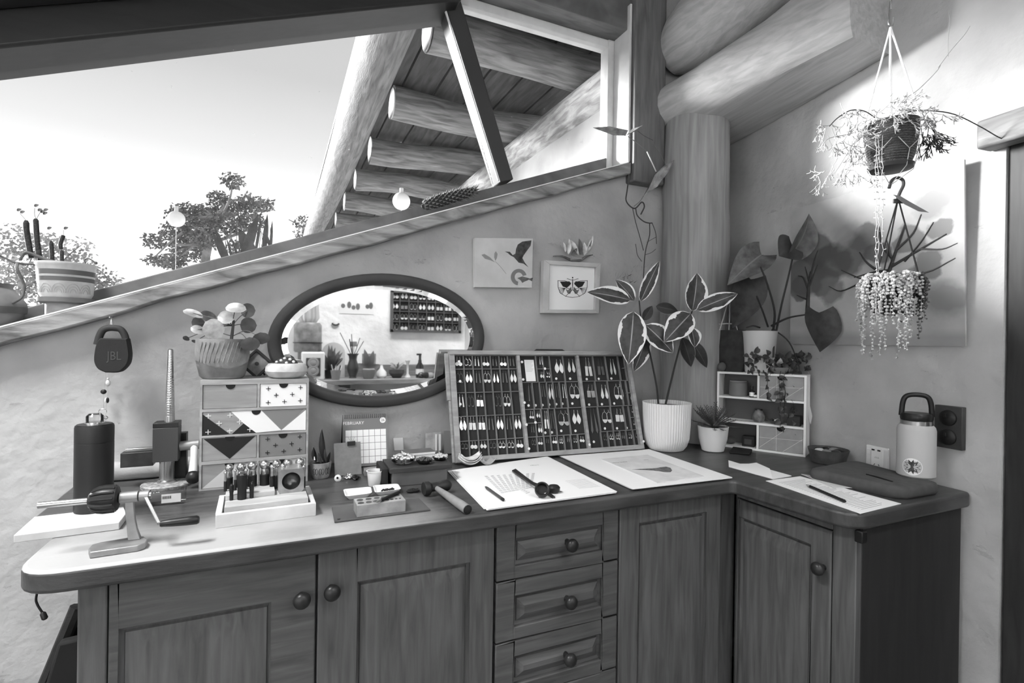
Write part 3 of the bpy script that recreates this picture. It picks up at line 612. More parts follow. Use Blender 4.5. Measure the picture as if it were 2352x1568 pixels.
def sh(px0,px1,r0,r1=None,n=20): return MB().cyl((hx(px0),Ph.y,Ph.z),(hx(px1),Ph.y,Ph.z),r0,r1,n)
sh(275,318,.0095).build('hub', M_CAST, cw, bevel=.0008, world=True)
sh(320,343,.0085).build('shaft_end', M_CAST, cw, bevel=.0008, world=True); sh(343,348,.0065).build('shaft_nut', M_STEEL, cw, world=True)
mb = MB(); xs = [202,205,214,226,240,262,270,273]; rs = [.007,.012,.0175,.0205,.022,.022,.021,.016]
mb.tube([(hx(x),Ph.y,Ph.z) for x in xs], rs, 26); ch = mb.build('chuck', M_BLACK, cw, world=True); WM[ch.name] = WM[cw.name]
for i in range(13):
    a = i*6.28319/13; mb = MB(); mb.tube([(hx(x),Ph.y+rr*1.02*math.cos(a),Ph.z+rr*1.02*math.sin(a)) for x, rr in ((212,.0165),(226,.0205),(240,.022),(266,.0215))], .0022, 5); mb.build('rib', M_BLACK, ch, world=True)
sh(88,204,.0055,.0055,14).build('mandrel_rod', M_STEEL, cw, world=True)
ce = at_y(366,1203,Ph.y-.035); cs = V((hx(333),Ph.y,Ph.z))
mb = MB(); d = (ce-cs).normalized(); w = d.cross(V((1,0,0))).normalized()
mb.hexa([cs-w*.006+V((-.003,0,0)),cs+w*.006+V((-.003,0,0)),cs+w*.006+V((.003,0,0)),cs-w*.006+V((.003,0,0))],[ce-w*.005+V((-.003,0,0)),ce+w*.005+V((-.003,0,0)),ce+w*.005+V((.003,0,0)),ce-w*.005+V((.003,0,0))]); mb.build('crank_arm', M_CAST, cw, bevel=.001, world=True)
x1 = at_y(459,1190,ce.y).x; mb = MB(); L = x1-ce.x
mb.tube([(ce.x+L*u,ce.y,ce.z) for u in (.02,.05,.3,.7,.93,.985,1)], [.0045,.0055,.0068,.0078,.0078,.006,.003], 18); mb.build('crank_handle', M_BLACK, cw, world=True)
# ring mandrel stand
Pm = on(383,1114); k = pxm(Pm); rm = thing('ring_stretcher', 'ring stretcher with a tall tapered steel mandrel and ball lever', 'tool', Pm)
dz = .008; R_ = 50*k
MB().lathe([(R_,0),(R_,dz*.7),(R_*.96,dz),(0,dz)], 40).build('base', mat('speckled_base', 150, .6, metal=.3, var=.35, vs=120), rm)
def zz_(py): return at_dep(384,py,Pm).z-ZC
MB().lathe([(19*k,dz),(19*k,dz+.004),(15*k,dz+.007),(15*k,zz_(1050))], 24).build('spindle', M_STEEL, rm)
zb0, zb1 = zz_(1056), zz_(968)
MB().bmm(-25*k,24*k,-.022,.026,zb0,zb1-.012).build('block', mat('block_grey', 70, .5, metal=.2), rm, bevel=.001)
MB().bmm(-25*k,24*k,-.022,.026,zb1-.0118,zb1).build('block_cap', mat('block_cap', 44, .4, metal=.3), rm, bevel=.001)
zt0, zt1 = zb1, zz_(803); prof = []
for i in range(61):
    u = i/60; rr = (10.5+(5.2-10.5)*u)*k; prof += [(rr,zt0+(zt1-zt0)*u)]
    if 3 < i < 57 and i % 2: prof += [(rr*.97,zt0+(zt1-zt0)*(u+.002)),(rr*.97,zt0+(zt1-zt0)*(u+.005))]
prof += [(prof[-1][0]*.6,zt1+.002),(0,zt1+.002)]
MB().lathe(prof, 20, (4*k,0,0)).build('mandrel', M_STEEL, rm)
MB().bmm(-86*k,-25.2*k,-.010,.020,zz_(1065),zz_(1033)).build('jaw_bar', mat('jaw_bar', 58, .4, metal=.4, var=.2, vs=40), rm, bevel=.001)
MB().bmm(-80*k,-25.2*k,.004,.020,zz_(1032.6),zz_(1026)).build('jaw_strip', M_STEEL, rm, bevel=.001)
MB().bmm(10*k,34*k,.027,.055,dz,zz_(1000)).build('back_pillar', M_BLACK, rm, bevel=.001)
MB().cyl((24.2*k,0,zz_(1026)),(64*k,0,zz_(1024)),11*k,n=18).build('lever_boss', M_CAST, rm, bevel=.001)
Pl = Pm+V((0,-.05,0)); zl = lambda py: at_dep(440,py,Pl).z-ZC; xl_ = lambda px: at_dep(px,1090,Pl).x-Pm.x
mb = MB(); mb.tube([(54*k,-.006,zz_(1030)),(xl_(438),-.03,zl(1056)),(xl_(439),-.05,zl(1090))],[8*k,7*k,9*k],16); lv = mb.build('lever', M_SILM, rm); WM[lv.name] = WM[rm.name]
MB().sph((xl_(440),-.05,max(zl(1102),.020)),15*k,18,12).build('ball_grip', M_BLACK, lv)
# clear label box in front of it
q = at_z(380,1160,ZC); bx = thing('clear_box', 'small clear plastic box with a printed label before the ring stretcher', 'box', q)
k = pxm(q); MB().bmm(-35*k,36*k,0,.034,0,.030).build('shell', M_CLEAR, bx, bevel=.001)
MB().bmm(-8*k,30*k,-.0006,-.0001,.005,.024).build('label', M_PAPER2, bx)
for i in range(9): MB().bmm((-6+2*i)*k,(-5+2*i+.3*(i%2))*k,-.0009,-.0006,.014,.020).build('bar_mark', M_INK, bx)
# ------------------------------------------------------------------ small chest of eight drawers
Pd = on(456,1128); Yd = Pd.y
xl, xr = at_y(458,1000,Yd).x, at_y(708,1000,Yd).x; zT = at_y(580,872,Yd).z
dc = thing('drawer_chest', 'small plywood desk chest with patterned drawers', 'drawer chest', ((xl+xr)/2,Yd+.08,ZC))
def gz(py, px=470): return at_y(px,py,Yd).z
rows = [(885,939),(947.5,1000),(1006.5,1059),(1068.5,1122)]; DY = 1.60-Yd
tk = .0052; xs_ = (xr-xl-2*tk); xm = xl+tk+xs_*.52
mb = MB(); mb.bmm(xl,xl+tk,Yd,Yd+DY,ZC,zT); mb.bmm(xr-tk,xr,Yd,Yd+DY,ZC,zT); mb.bmm(xl+tk,xr-tk,Yd,Yd+DY,ZC,gz(1122)-.001); mb.bmm(xl+tk,xr-tk,Yd,Yd+DY,gz(885)+.001,zT); mb.bmm(xl+tk,xr-tk,Yd+DY-.004,Yd+DY,gz(1122),gz(885))
for i in range(3): mb.bmm(xl+tk,xr-tk,Yd,Yd+DY,gz(rows[i+1][0])+.001,gz(rows[i][1])-.001)
for i in (0,2,3): mb.bmm(xm-tk/2,xm+tk/2,Yd,Yd+DY,gz(rows[i][1])-.001,gz(rows[i][0])+.001)
mb.build('case', M_PLY, dc, world=True)
M_DG = mat('drawer_ply', 150, .65, var=.08, vs=6, wood=(1.5,8,8)); M_DW = mat('drawer_white', 240, .6); M_DB = mat('drawer_black', 26, .6); M_DM = mat('drawer_grey_paint', 128, .6); M_DL = mat('drawer_pale', 200, .6)
def drawer(i, side, base, polys=(), crosses=(), cm=None, cs=.0052):
    z1, z0 = gz(rows[i][0]), gz(rows[i][1]); a, b_ = {'L':(xl+tk+.001,xm-tk/2-.001),'R':(xm+tk/2+.001,xr-tk-.001),'W':(xl+tk+.001,xr-tk-.001)}[side]
    yf_ = Yd+.002; mb = MB(); mb.bmm(a,b_,yf_,yf_+.005,z0,z1); mb.bmm(a+.004,b_-.004,yf_+.005,Yd+DY-.01,z0+.001,z0+.004)
    d = mb.build('drawer', base, dc, world=True); WM[d.name] = WM[dc.name]
    def pt(u, v): return (a+(b_-a)*u, z0+(z1-z0)*v)
    for j, (pl, m) in enumerate(polys): q = MB(); q.prism([pt(*p) for p in pl], yf_-.0004-.0001*j, yf_, MXZ); q.build('painted_triangle', m, d, world=True, smooth=0)
    if crosses:
        for (u, v, m) in crosses:
            x, z = pt(u,v); q = MB(); q.bmm(x-cs,x+cs,yf_-.0010,yf_,z-.0007,z+.0007); q.bmm(x-.0007,x+.0007,yf_-.0010,yf_,z-cs,z+cs); q.build('printed_cross', m, d, world=True, smooth=0)
    xc = (a+b_)/2; q = MB(); q.prism([(xc+.0105*math.cos(t_*math.pi/10+math.pi), z1+.0105*math.sin(t_*math.pi/10+math.pi)) for t_ in range(11)], yf_-.0012, yf_+.0005, MXZ); q.build('finger_notch', M_BLACKM, d, world=True, smooth=0)
C6 = [(.17,.8),(.87,.82),(.34,.5),(.69,.52),(.17,.18),(.52,.2),(.87,.22)]
drawer(0,'L',M_DG); drawer(0,'R',M_DW,crosses=[(u,v,M_DB) for u,v in C6])
drawer(1,'W',M_DG,polys=[(((0,0),(0,.92),(.25,.0)),M_DB),(((.27,.0),(.38,.45),(.50,.0)),M_DB),(((.26,1),(.55,1),(.75,.05),(.50,.0),(.38,.45)),M_DW),(((.55,1),(.98,1),(.75,.08)),M_DM),(((1,0),(1,.95),(.75,.05)),M_DW)],crosses=[(.05,.84,M_DW),(.25,.84,M_DW),(.15,.5,M_DW),(.34,.52,M_DW),(.05,.14,M_DW),(.25,.14,M_DW),(.44,.16,M_DW)],cs=.0058)
drawer(2,'L',M_DG,polys=[(((.02,.97),(.98,.97),(.5,.02)),M_DB)]); drawer(2,'R',M_DM,crosses=[(u,v,M_DB) for u,v in C6])
drawer(3,'L',M_DG,polys=[(((0,0),(1,0),(1,.9),(.52,.95)),M_DL)]); drawer(3,'R',M_DL,polys=[(((.0,.9),(.6,.9),(.3,.05)),M_DB)])
# ------------------------------------------------------------------ on the chest: pilea pot, diamond frame, stone bowl
Yp = Yd+.075; b = at_y(511,872,Yp); b.z = zT; k = pxm(b); Hp = at_y(511,778,Yp).z-zT
pp = thing('potted_pilea', 'round-leaved plant in a carved stone pot on the drawer chest', 'potted plant', b)
MB().lathe([(40*k,0),(44*k,.004),(52*k,Hp*.35),(55.5*k,Hp*.6),(54*k,Hp),(49*k,Hp),(48*k,Hp*.85),(0,Hp*.85)], 36).build('pot', M_TERRA, pp)
MB().lathe([(47.5*k,Hp*.85),(47.5*k,Hp*.9),(0,Hp*.92)], 24).build('soil', M_SOIL, pp)
mb = MB()
for i in range(11):
    a = -2.5+i*.17; mb.tube([(56.3*k*math.cos(a+.22*u)*(1-.04*(1-u)), 56.3*k*math.sin(a+.22*u)*(1-.04*(1-u)), Hp*(.42+.5*u)) for u in (0,.5,1)], .0011, 5)
mb.build('carved_lines', M_TERRA, pp)
mb = MB()
for i in range(40):
    a = i*6.28319/40; h = .36+.10*math.sin(a*2+1); r_ = 53.5*k
    mb.v += [V((r_*math.cos(a)*1.01,r_*math.sin(a)*1.01,Hp*h)),V((45*k*math.cos(a)*1.02,45*k*math.sin(a)*1.02,Hp*.06))]
mb.f = [(2*i,2*((i+1)%40),2*((i+1)%40)+1,2*i+1) for i in range(40)]; mb.build('glaze_band', mat('pot_glaze', 108, .7, var=.2, vs=20), pp)
M_PIL = leafmat('pilea_leaf', 150, rough=.35); M_PILD = leafmat('pilea_leaf_shaded', 72, rough=.4); M_STEM = mat('stem', 92, .6)  # second, darker leaf copy has the shade put into its colour
top = b+V((0,0,Hp)); s0 = (532,781)
ct_ = (533,748)
stem(pp, [(530,790),(534,760),(537,735)], (.0045,.003), top, M_STEM)
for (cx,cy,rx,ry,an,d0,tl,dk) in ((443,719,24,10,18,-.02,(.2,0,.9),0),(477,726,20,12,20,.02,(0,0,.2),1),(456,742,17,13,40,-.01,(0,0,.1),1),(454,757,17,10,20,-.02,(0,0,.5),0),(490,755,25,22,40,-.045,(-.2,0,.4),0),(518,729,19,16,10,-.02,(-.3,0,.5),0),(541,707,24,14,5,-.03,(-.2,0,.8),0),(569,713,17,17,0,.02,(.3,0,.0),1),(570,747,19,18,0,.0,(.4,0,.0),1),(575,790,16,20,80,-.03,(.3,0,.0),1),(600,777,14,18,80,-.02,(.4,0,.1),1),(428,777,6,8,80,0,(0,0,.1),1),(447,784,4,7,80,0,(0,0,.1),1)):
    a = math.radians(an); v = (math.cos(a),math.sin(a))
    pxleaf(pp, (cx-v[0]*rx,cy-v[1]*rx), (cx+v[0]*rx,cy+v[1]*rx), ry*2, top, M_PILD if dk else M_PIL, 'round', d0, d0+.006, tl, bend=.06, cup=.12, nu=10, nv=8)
    stem(pp, [ct_ if cy < 760 else (533,772), ((ct_[0]+cx)/2,(ct_[1]+cy)/2-3),(cx,cy)], .0011, top, M_STEM, 5, 'petiole', [0,d0*.5,d0+.004])
# diamond frame leaning on the mirror
c = at_y(590,835,Yd+.15); k = pxm(c); Md = frame_m((c.x,c.y,c.z),(math.cos(.82),0,math.sin(.82)),(-math.sin(.82),.18,math.cos(.82)))
df = thing('picture', 'small dark frame standing on its corner beside the pilea pot', 'frame', (c.x,c.y,zT))
s_ = 25*k; mb = MB()
for sgn in (-1,1): mb.bmm(-s_,s_,sgn*s_-5*k if sgn>0 else -s_, sgn*s_ if sgn>0 else -s_+5*k,-.006,.006,Md); mb.bmm(sgn*s_-5*k if sgn>0 else -s_, sgn*s_ if sgn>0 else -s_+5*k,-s_+5*k,s_-5*k,-.006,.006,Md)
mb.build('frame', mat('dark_frame', 40, .5), df, bevel=.0008, world=True)
MB().bmm(-s_+5*k,s_-5*k,-s_+5*k,s_-5*k,-.004,.0,Md).build('print', mat('dim_picture', 120, .7, var=.15, vs=60), df, world=True)
MB().lathe([(4.5*k,0),(4.5*k,.0012),(0,.0014)],16,M=Md).build('motif', M_INK, df, world=True)
MB().tube([(c.x,c.y+.004,c.z),(c.x+.02,1.585,zT+.001)],.003,6).build('strut', M_BLACK, df, world=True)
# stone ring bowl with a spotted stone
Yq = Yd+.05; b = at_y(658,874,Yq); b.z = zT; k = pxm(b)
bo = MB(); bo.lathe([(26*k,0),(38*k,5*k),(45*k,16*k),(44*k,26*k),(38*k,33*k),(31*k,34*k),(28*k,30*k),(26*k,18*k),(0,16*k)], 40); o = bo.build('stone_bowl', mat('pale_stone', 196, .85, var=.08, vs=40, bump=.15, bs=150), loc=(b.x,b.y,b.z)); o.data.transform(Matrix.Translation(V(b))); tag(o, 'pale round stone bowl on the right of the drawer chest', 'bowl')
sp_ = thing('spotted_stone', 'dark stone with white spots resting in the pale bowl', 'stone', (b.x,b.y,zT+16*k))
MB().sph((0,0,16*k),(24*k,20*k,16*k),20,12).build('stone', mat('dark_stone', 58, .6, var=.2, vs=40), sp_)
for (a,e_) in ((-2.2,.55),(-1.6,.2),(-2.7,.3),(-1.2,.75),(-.9,.35),(-1.9,.95)):
    n = V((math.cos(a)*math.cos(e_),math.sin(a)*math.cos(e_),math.sin(e_))); p = V((n.x*24*k,n.y*20*k,n.z*16*k+16*k)); MB().sph(p,(3.6*k,3.6*k,3.2*k),10,6).build('spot', M_WHITE, sp_)
# ================================================================== BENCH, MIDDLE
ORD = ['first','second','third','fourth','fifth','sixth','seventh','eighth','ninth','tenth','eleventh','twelfth','thirteenth','fourteenth']
# punch set: tray, inner block, dapping cube, punches
zt = ZC+.026
T = [at_z(495,1183,zt), at_z(726,1155,zt), at_z(710,1116,zt), at_z(513,1136,zt)]
ex = (T[1]-T[0]); Wt = ex.length; ex.normalize(); ey = V((-ex.y,ex.x,0)); Dt = max((T[3]-T[0]).dot(ey), (T[2]-T[1]).dot(ey))
tr = thing('punch_tray', 'pale wooden tray holding the dapping punch set', 'tray', (T[0].x,T[0].y,ZC), math.atan2(ex.y,ex.x))
w_ = .010; mb = MB(); mb.bmm(0,Wt,0,w_,0,.026); mb.bmm(0,Wt,Dt-w_,Dt,0,.026); mb.bmm(0,w_,w_,Dt-w_,0,.026); mb.bmm(Wt-w_,Wt,w_,Dt-w_,0,.026); mb.build('rim', M_BOARD, tr, bevel=.0008)
MB().bmm(w_,Wt-w_,w_,Dt-w_,.0005,.006).build('floor_panel', M_PLY, tr)
ang = math.atan2(ex.y,ex.x); Tm = Matrix.Translation(V((T[0].x,T[0].y,ZC))) @ Matrix.Rotation(ang,4,'Z')
bl = thing('punch_block', 'wooden punch stand with drilled step sitting in the pale tray', 'punch stand', Tm @ V((Wt/2,Dt/2,.006)), ang)
w2 = Wt/2-w_-.004; d2 = Dt/2-w_-.002
MB().bmm(-w2,w2,-d2,d2-.0,0,.030).build('step', M_TRAYW, bl, bevel=.001)
MB().bmm(-w2,w2-.062,-d2+.045,d2,.030,.040).build('rear_step', M_TRAYW, bl, bevel=.001)
dcu = thing('dapping_cube', 'steel dapping cube with a deep round hollow', 'dapping block', Tm @ V((Wt-w_-.034,Dt*.62,.036)), ang)
s_ = .0255; mb = MB(); n = 28; ring = [V((.0185*math.cos(6.28319*i/n),-s_,.0185*math.sin(6.28319*i/n)+s_)) for i in range(n)]
sq = []
for i in range(n):
    a = 6.28319*i/n; m_ = max(abs(math.cos(a)),abs(math.sin(a))); sq.append(V((s_*math.cos(a)/m_,-s_,s_*math.sin(a)/m_+s_)))
bowl = [V((.0185*f*math.cos(6.28319*i/n),-s_+.0165*g_,.0185*f*math.sin(6.28319*i/n)+s_)) for f, g_ in ((.92,.4),(.7,.72),(.38,.93),(.02,1)) for i in range(n)]
mb.add(sq+ring, [(i,(i+1)%n,n+(i+1)%n,n+i) for i in range(n)]); hol_ = MB(); hol_.add(ring+bowl, [(j*n+i,j*n+(i+1)%n,(j+1)*n+(i+1)%n,(j+1)*n+i) for j in range(4) for i in range(n)]); hol_.build('hollow', mat('hollow_steel_shaded', 90, .3, metal=.9), dcu)  # shade inside the hollow is put into a darker steel
bk_ = [p+V((0,2*s_,0)) for p in sq]; mb.add(sq+bk_, [(i,n+i,n+(i+1)%n,(i+1)%n) for i in range(n)]+[tuple(range(n,2*n))])
mb.build('cube', mat('brushed_steel', 170, .35, metal=.85, var=.1, vs=60), dcu, smooth=30)
PUN = [(320,230,72,0),(245,370,30,0),(560,205,78,0),(440,330,28,0),(655,320,34,0),(785,175,84,0),(1030,150,90,0),(1180,235,46,0),(1265,145,76,0),(1395,215,50,0),(1490,130,80,0),(1560,265,36,0),(1735,110,80,0),(1815,250,32,0),(1420,300,30,0),(530,380,30,0)]
PUN.sort(); yrow = Dt*.74; sc = 8.712
M_PB = mat('punch_black', 24, .5)
for i, (cx,cy,wd,_) in enumerate(PUN):
    px_, py_ = 490+cx/sc, 1040+cy/sc
    big = wd > 60; yl = Dt*.80 if big else Dt*.66
    P0 = Tm @ V((0,yl,0)); nn = Tm.to_3x3() @ V((0,1,0)); c = at_plane(px_, py_+wd/sc*.9, P0, nn); r_ = wd/sc*pxm(c)*1.1
    zb_ = ZC+(.0465 if big else .036); lc_ = Tm.inverted() @ c
    onrear = lc_.x < Wt-w_-.004-.062 and lc_.y > Dt/2-d2+.047+0
    zb_ = ZC+.006+(.040 if (lc_.x < Wt/2+w2-.066 and lc_.y > Dt/2-d2+.045+.006) else .030)
    p = thing('dapping_punch', f'{"large" if big else "small"} ball-ended steel punch, {ORD[i] if i < 14 else ("second last" if i == 14 else "last")} from the left in the punch set', 'punch', (c.x,c.y,zb_), group='dapping punches in the stand')
    H = c.z-zb_; rs_ = max(r_*.9,.0028)
    MB().sph((0,0,H),(r_,r_,r_),16,10).build('ball', M_STEEL, p)
    MB().lathe([(rs_*.75,H*.52),(rs_*.9,H*.62),(rs_*.7,H-r_*.8)],14).build('neck', M_STEEL, p)
    MB().lathe([(rs_,0),(rs_,H*.53),(rs_*.8,H*.55)],14).build('shaft', M_PB, p)
for i, (lx, hgt, r_) in enumerate(((.025,.030,.0035),(.044,.050,.0085),(.062,.030,.0038))):
    p = thing('black_peg', ['thin black peg at the front left of the punch stand','stout black peg between two thin ones in the punch stand','thin black peg right of the stout one in the punch stand'][i], 'peg', Tm @ V((lx,Dt*.40,.036)), group='black pegs at the front of the punch stand')
    MB().lathe([(r_,0),(r_,hgt*.5),(r_*1.15,hgt*.55),(r_*1.2,hgt),(0,hgt)],14).build('peg', M_PB, p); MB().lathe([(r_*.9,hgt),(r_*.7,hgt+.003),(0,hgt+.003)],12).build('tip', M_STEELD, p)
# small succulent pot between chest and calendar
b = on(736,1096); k = pxm(b); Hs = at_dep(736,1060,b).z-ZC; sg = thing('potted_succulent', 'little dark-leaved succulent in a patterned pot beside the chest', 'potted plant', b)
MB().lathe([(17*k,0),(19*k,.003),(23*k,Hs*.7),(23.5*k,Hs),(21*k,Hs),(20*k,Hs*.85),(0,Hs*.85)],28).build('pot', mat('butterfly_pot', 150, .6, var=.2, vs=60), sg)
for a in (-2.15,-1.55,-.95):
    for s2 in (-1,1): MB().tube([(23.0*k*math.cos(a+s2*.12+.12*math.cos(t_)),23.0*k*math.sin(a+s2*.12+.12*math.cos(t_)),Hs*(.5+.2*math.sin(t_))) for t_ in [i*.7 for i in range(9)]],.0006,4,closed=True).build('pot_motif', M_INK, sg)
MB().lathe([(20*k,Hs*.85),(20*k,Hs*.88),(0,Hs*.9)],20).build('soil', M_SOIL, sg)
tp_ = b+V((0,0,Hs)); M_SN = leafmat('snake_leaf', 44, rough=.4)
for (bx,by,tx,ty,w,dd) in ((745,1064,737,986,15,0),(726,1062,719,1027,12,-.01),(752,1064,758,1038,7,.01),(738,1064,731,1040,8,-.02),(750,1062,745,1030,7,-.01)): pxleaf(sg,(bx,by),(tx,ty),w,tp_,M_SN,'long',dd,dd,bend=.06,cup=.5,nu=8,nv=4)
MB().tube([dep(723,1056,tp_,-.02),dep(722,1048,tp_,-.02)],[.003,.001],6).build('crystal', M_SILV, sg, world=True)
# ------------------------------------------------------------------ desk calendar
bl_ = on(788,1078); br_ = on(893,1050)
Pn = V((bl_.x,bl_.y,ZC)); exc = V((1,-.06,0)).normalized()
lean = V((exc.y*-.26*-1,.30,1)).normalized(); Nn = exc.cross(V((0,.30,1))).normalized()
def cp(px, py): return at_plane(px, py, Pn, Nn)
o_ = cp(787,1074); ux = exc; uy = V((0,.30,1)); uy = (uy-ux*uy.dot(ux)).normalized()
Wc = (cp(891,1044)-o_).dot(ux); Hc = (cp(778,953)-o_).dot(uy); Mc = frame_m(o_, ux, uy)
ca = thing('desk_calendar', 'spiral desk calendar open at February against the wall', 'calendar', (o_.x,o_.y,ZC))
MB().bmm(0,Wc,0,Hc,-.0015,0,Mc).build('page', mat('calendar_grey', 122, .8), ca, world=True)
gx0, gx1, gy0, gy1 = .06*Wc,.97*Wc,.05*Hc,.70*Hc
cwid, chei = (gx1-gx0)/7,(gy1-gy0)/5
for r_ in range(5):
    for c_ in range(7): MB().bmm(gx0+c_*cwid+.0006,gx0+(c_+1)*cwid-.0006,gy0+r_*chei+.0006,gy0+(r_+1)*chei-.0006,.0,.0003,Mc).build('day_box', M_PAPER, ca, world=True, smooth=0)
text_mb('FEBRUARY', .0125, Mc @ Matrix.Translation((.24*Wc,.83*Hc,.0004))).build('month_name', M_PAPER, ca, world=True, smooth=0)
MB().lathe([(.0085,.0002),(.0085,.0006),(0,.0006)],24,(.90*Wc,.87*Hc,0),Mc).build('date_disc', M_PAPER, ca, world=True)
text_mb('26', .010, Mc @ Matrix.Translation((.90*Wc,.87*Hc,.0009))).build('year_digits', M_INK, ca, world=True, smooth=0)
for i in range(20):
    x = Wc*(.05+.9*i/19); MB().tube([Mc @ V((x,Hc-.006+.0055*math.sin(t_),-.0008+.005*math.cos(t_))) for t_ in [j*6.283/10 for j in range(10)]], .0007, 4, closed=True).build('wire_ring', M_BLACK, ca, world=True)
bt = Mc @ V((0,Hc,-.003)); br2 = Mc @ V((Wc,Hc,-.003)); MB().hexa([V((bt.x,bt.y+.044,ZC)),V((br2.x,br2.y+.044,ZC)),V((br2.x,br2.y+.046,ZC)),V((bt.x,bt.y+.046,ZC))],[bt,br2,br2+V((0,.002,0)),bt+V((0,.002,0))]).build('easel_back', M_BLACKM, ca, world=True)
# grey card with a binder clip
P = on(800,1092); mb = MB(); e2 = V((1,-.05,0)).normalized(); n2 = e2.cross(V((0,.12,1)))
g = [at_plane(x,y,P,n2) for x,y in ((769,1093),(830.6,1088),(828,1014),(766.5,1018.5))]
for p in g[:2]: p.z = max(p.z, ZC+.0005)
cdt = thing('grey_card', 'plain grey card with a black binder clip before the calendar', 'card', P)
mb.hexa([g[0],g[1],g[1]+V((0,.002,0)),g[0]+V((0,.002,0))],[g[3],g[2],g[2]+V((0,.002,0)),g[3]+V((0,.002,0))]); mb.build('card', M_CARD, cdt, world=True)
q = [at_plane(x,y,P-_F*.003,n2) for x,y in ((798,1024),(816,1022.5),(816,1013),(798,1015))]
cl_ = MB(); cl_.hexa([q[0],q[1],q[1]+V((0,.008,0)),q[0]+V((0,.008,0))],[q[3],q[2],q[2]+V((0,.008,0)),q[3]+V((0,.008,0))]); cl_ = cl_.build('clip', M_BLACK, cdt, world=True); WM[cl_.name] = WM[cdt.name]
for s2 in (-1,1): MB().tube([at_plane(807+s2*x,y,P,n2) for x,y in ((1,1014),(5,1008),(7,1004),(4,1003),(1,1009))], .0006, 5).build('wire_arm', M_STEEL, cl_, world=True)
# eye bead and scrap
b = on(776,1105); k = pxm(b); Me = frame_m(at_dep(776,1098,b), _R, _U); eb = thing('eye_bead', 'white eye-shaped bead leaning on the grey card', 'bead', b)
MB().lathe([(0,-.002),(8*k,-.002),(8*k,.001),(6*k,.0025),(0,.0028)],24,M=Me).build('disc', M_WHITE, eb, world=True); MB().lathe([(2.6*k,.002),(2.6*k,.0034),(0,.0036)],16,(0,1.5*k,0),M=Me).build('pupil', M_BLACK, eb, world=True)
rnd = random.Random(4)
def crumple(name, label, cat, px, py, rx, ry, h, m, seed, n=14):
    rnd = random.Random(seed); b = on(px,py); k = pxm(b); mb = MB()
    mb.sph((0,0,h*.5),(rx*k,ry*k,h*.5),n,8); mb.v = [V((p.x*(1+rnd.uniform(-.25,.25)),p.y*(1+rnd.uniform(-.25,.25)),max(0,p.z*(1+rnd.uniform(-.3,.3))))) for p in mb.v]
    o = mb.build(name, m, smooth=20, loc=None); o.location = b; return tag(o, label, cat)
crumple('foil_scrap', 'shiny crumpled foil scrap below the grey card', 'scrap', 800,1099,11,10,.011, M_SILV, 3)
crumple('stone_lump', 'dark rough lump beside the foil scrap', 'stone', 817,1101,10,9,.011, M_STEELD, 5)
crumple('leather_scrap', 'small dark scrap left of the hammer head', 'scrap', 948,1130,14,10,.008, M_BLACKM, 9)
# kraft box and white paper cup
b = on(856,1092); mbx = thing('kraft_box', 'small brown card box behind the white paper cup', 'box', b, -.06)
MB().bmm(-.022,.022,0,.045,0,.014).build('box', mat('kraft', 120, .85), mbx, bevel=.0008); MB().bmm(-.020,.020,.003,.042,.0141,.0146).build('lid_panel', M_CARD, mbx)
b = on(861,1114); k = pxm(b); Hh = at_dep(861,1080,b).z-ZC; cup = thing('paper_cup', 'small white paper cup behind the two white dishes', 'cup', b)
MB().lathe([(14*k,0),(14.5*k,.001),(18*k,Hh-.002),(19.5*k,Hh-.001),(19.5*k,Hh),(17.5*k,Hh),(14*k,.004),(0,.004)],28).build('cup', M_WHITE, cup); MB().lathe([(16.5*k,Hh*.72),(0,Hh*.74)],20).build('contents', mat('dark_filling', 60, .9, var=.5, vs=120), cup)
# ------------------------------------------------------------------ dark shelf box with bowls and books
zs = ZC+.048; tq = [at_z(896,1077,zs), at_z(1039,1065,zs)]
exb = (tq[1]-tq[0]); Wb = exb.length; exb.normalize(); angb = math.atan2(exb.y,exb.x); Mb = Matrix.Translation(V((tq[0].x,tq[0].y,ZC))) @ Matrix.Rotation(angb,4,'Z')
Db = .115
rb = thing('riser_shelf', 'dark timber riser with a paler base holding bead bowls', 'shelf', Mb.translation, angb)
MB().bmm(0,Wb,0,Db,.036,.048).build('top_board', mat('walnut', 56, .6, var=.2, vs=6, wood=(1,8,8)), rb, bevel=.001); MB().bmm(.008,Wb-.01,.012,Db-.01,0,.036).build('base_block', mat('riser_base', 112, .7, var=.1, vs=8), rb, bevel=.001)
MB().bmm(-.016,-.001,.02,Db,.0,.044).build('side_box', M_DARKT, rb, bevel=.001)
def bowl_of(label, px, py, rpx, m_b, m_c, seed, n=60, cs=.0035):
    c = at_z(px,py,zs); k = pxm(c); t = thing('bead_bowl', label, 'bowl', (c.x,c.y,zs), group='bead bowls on the riser')
    r_ = rpx*k; h = r_*.5; MB().lathe([(r_*.55,0),(r_*.9,h*.5),(r_,h),(r_*.93,h),(r_*.8,h*.45),(0,h*.35)],28).build('bowl', m_b, t)
    rn = random.Random(seed); mb = MB()
    for i in range(n):
        a = rn.uniform(0,6.28); q = math.sqrt(rn.random())*r_*.86; mb.sph((q*math.cos(a),q*math.sin(a),h*.8+ (1-q/r_)*r_*.35+rn.uniform(-.001,.002)), cs*rn.uniform(.7,1.2), 6, 4)
    o = mb.build('beads', m_c, t); o['kind'] = 'stuff'
bowl_of('wide bowl of shining crystal chips on the riser', 926,1064,29,M_CLEAR,mat('crystal', 205, .2, metal=.5),1,110,.0038)
bowl_of('low dish of dark beads in the middle of the riser front', 974,1064,19,M_BLACK,mat('dark_bead', 70, .3),2,60,.003)
bowl_of('dish of pale beads at the right end of the riser', 1011,1056,18,M_STEELD,mat('pale_bead', 200, .25, metal=.3),3,60,.0035)
LB = Mb.inverted()
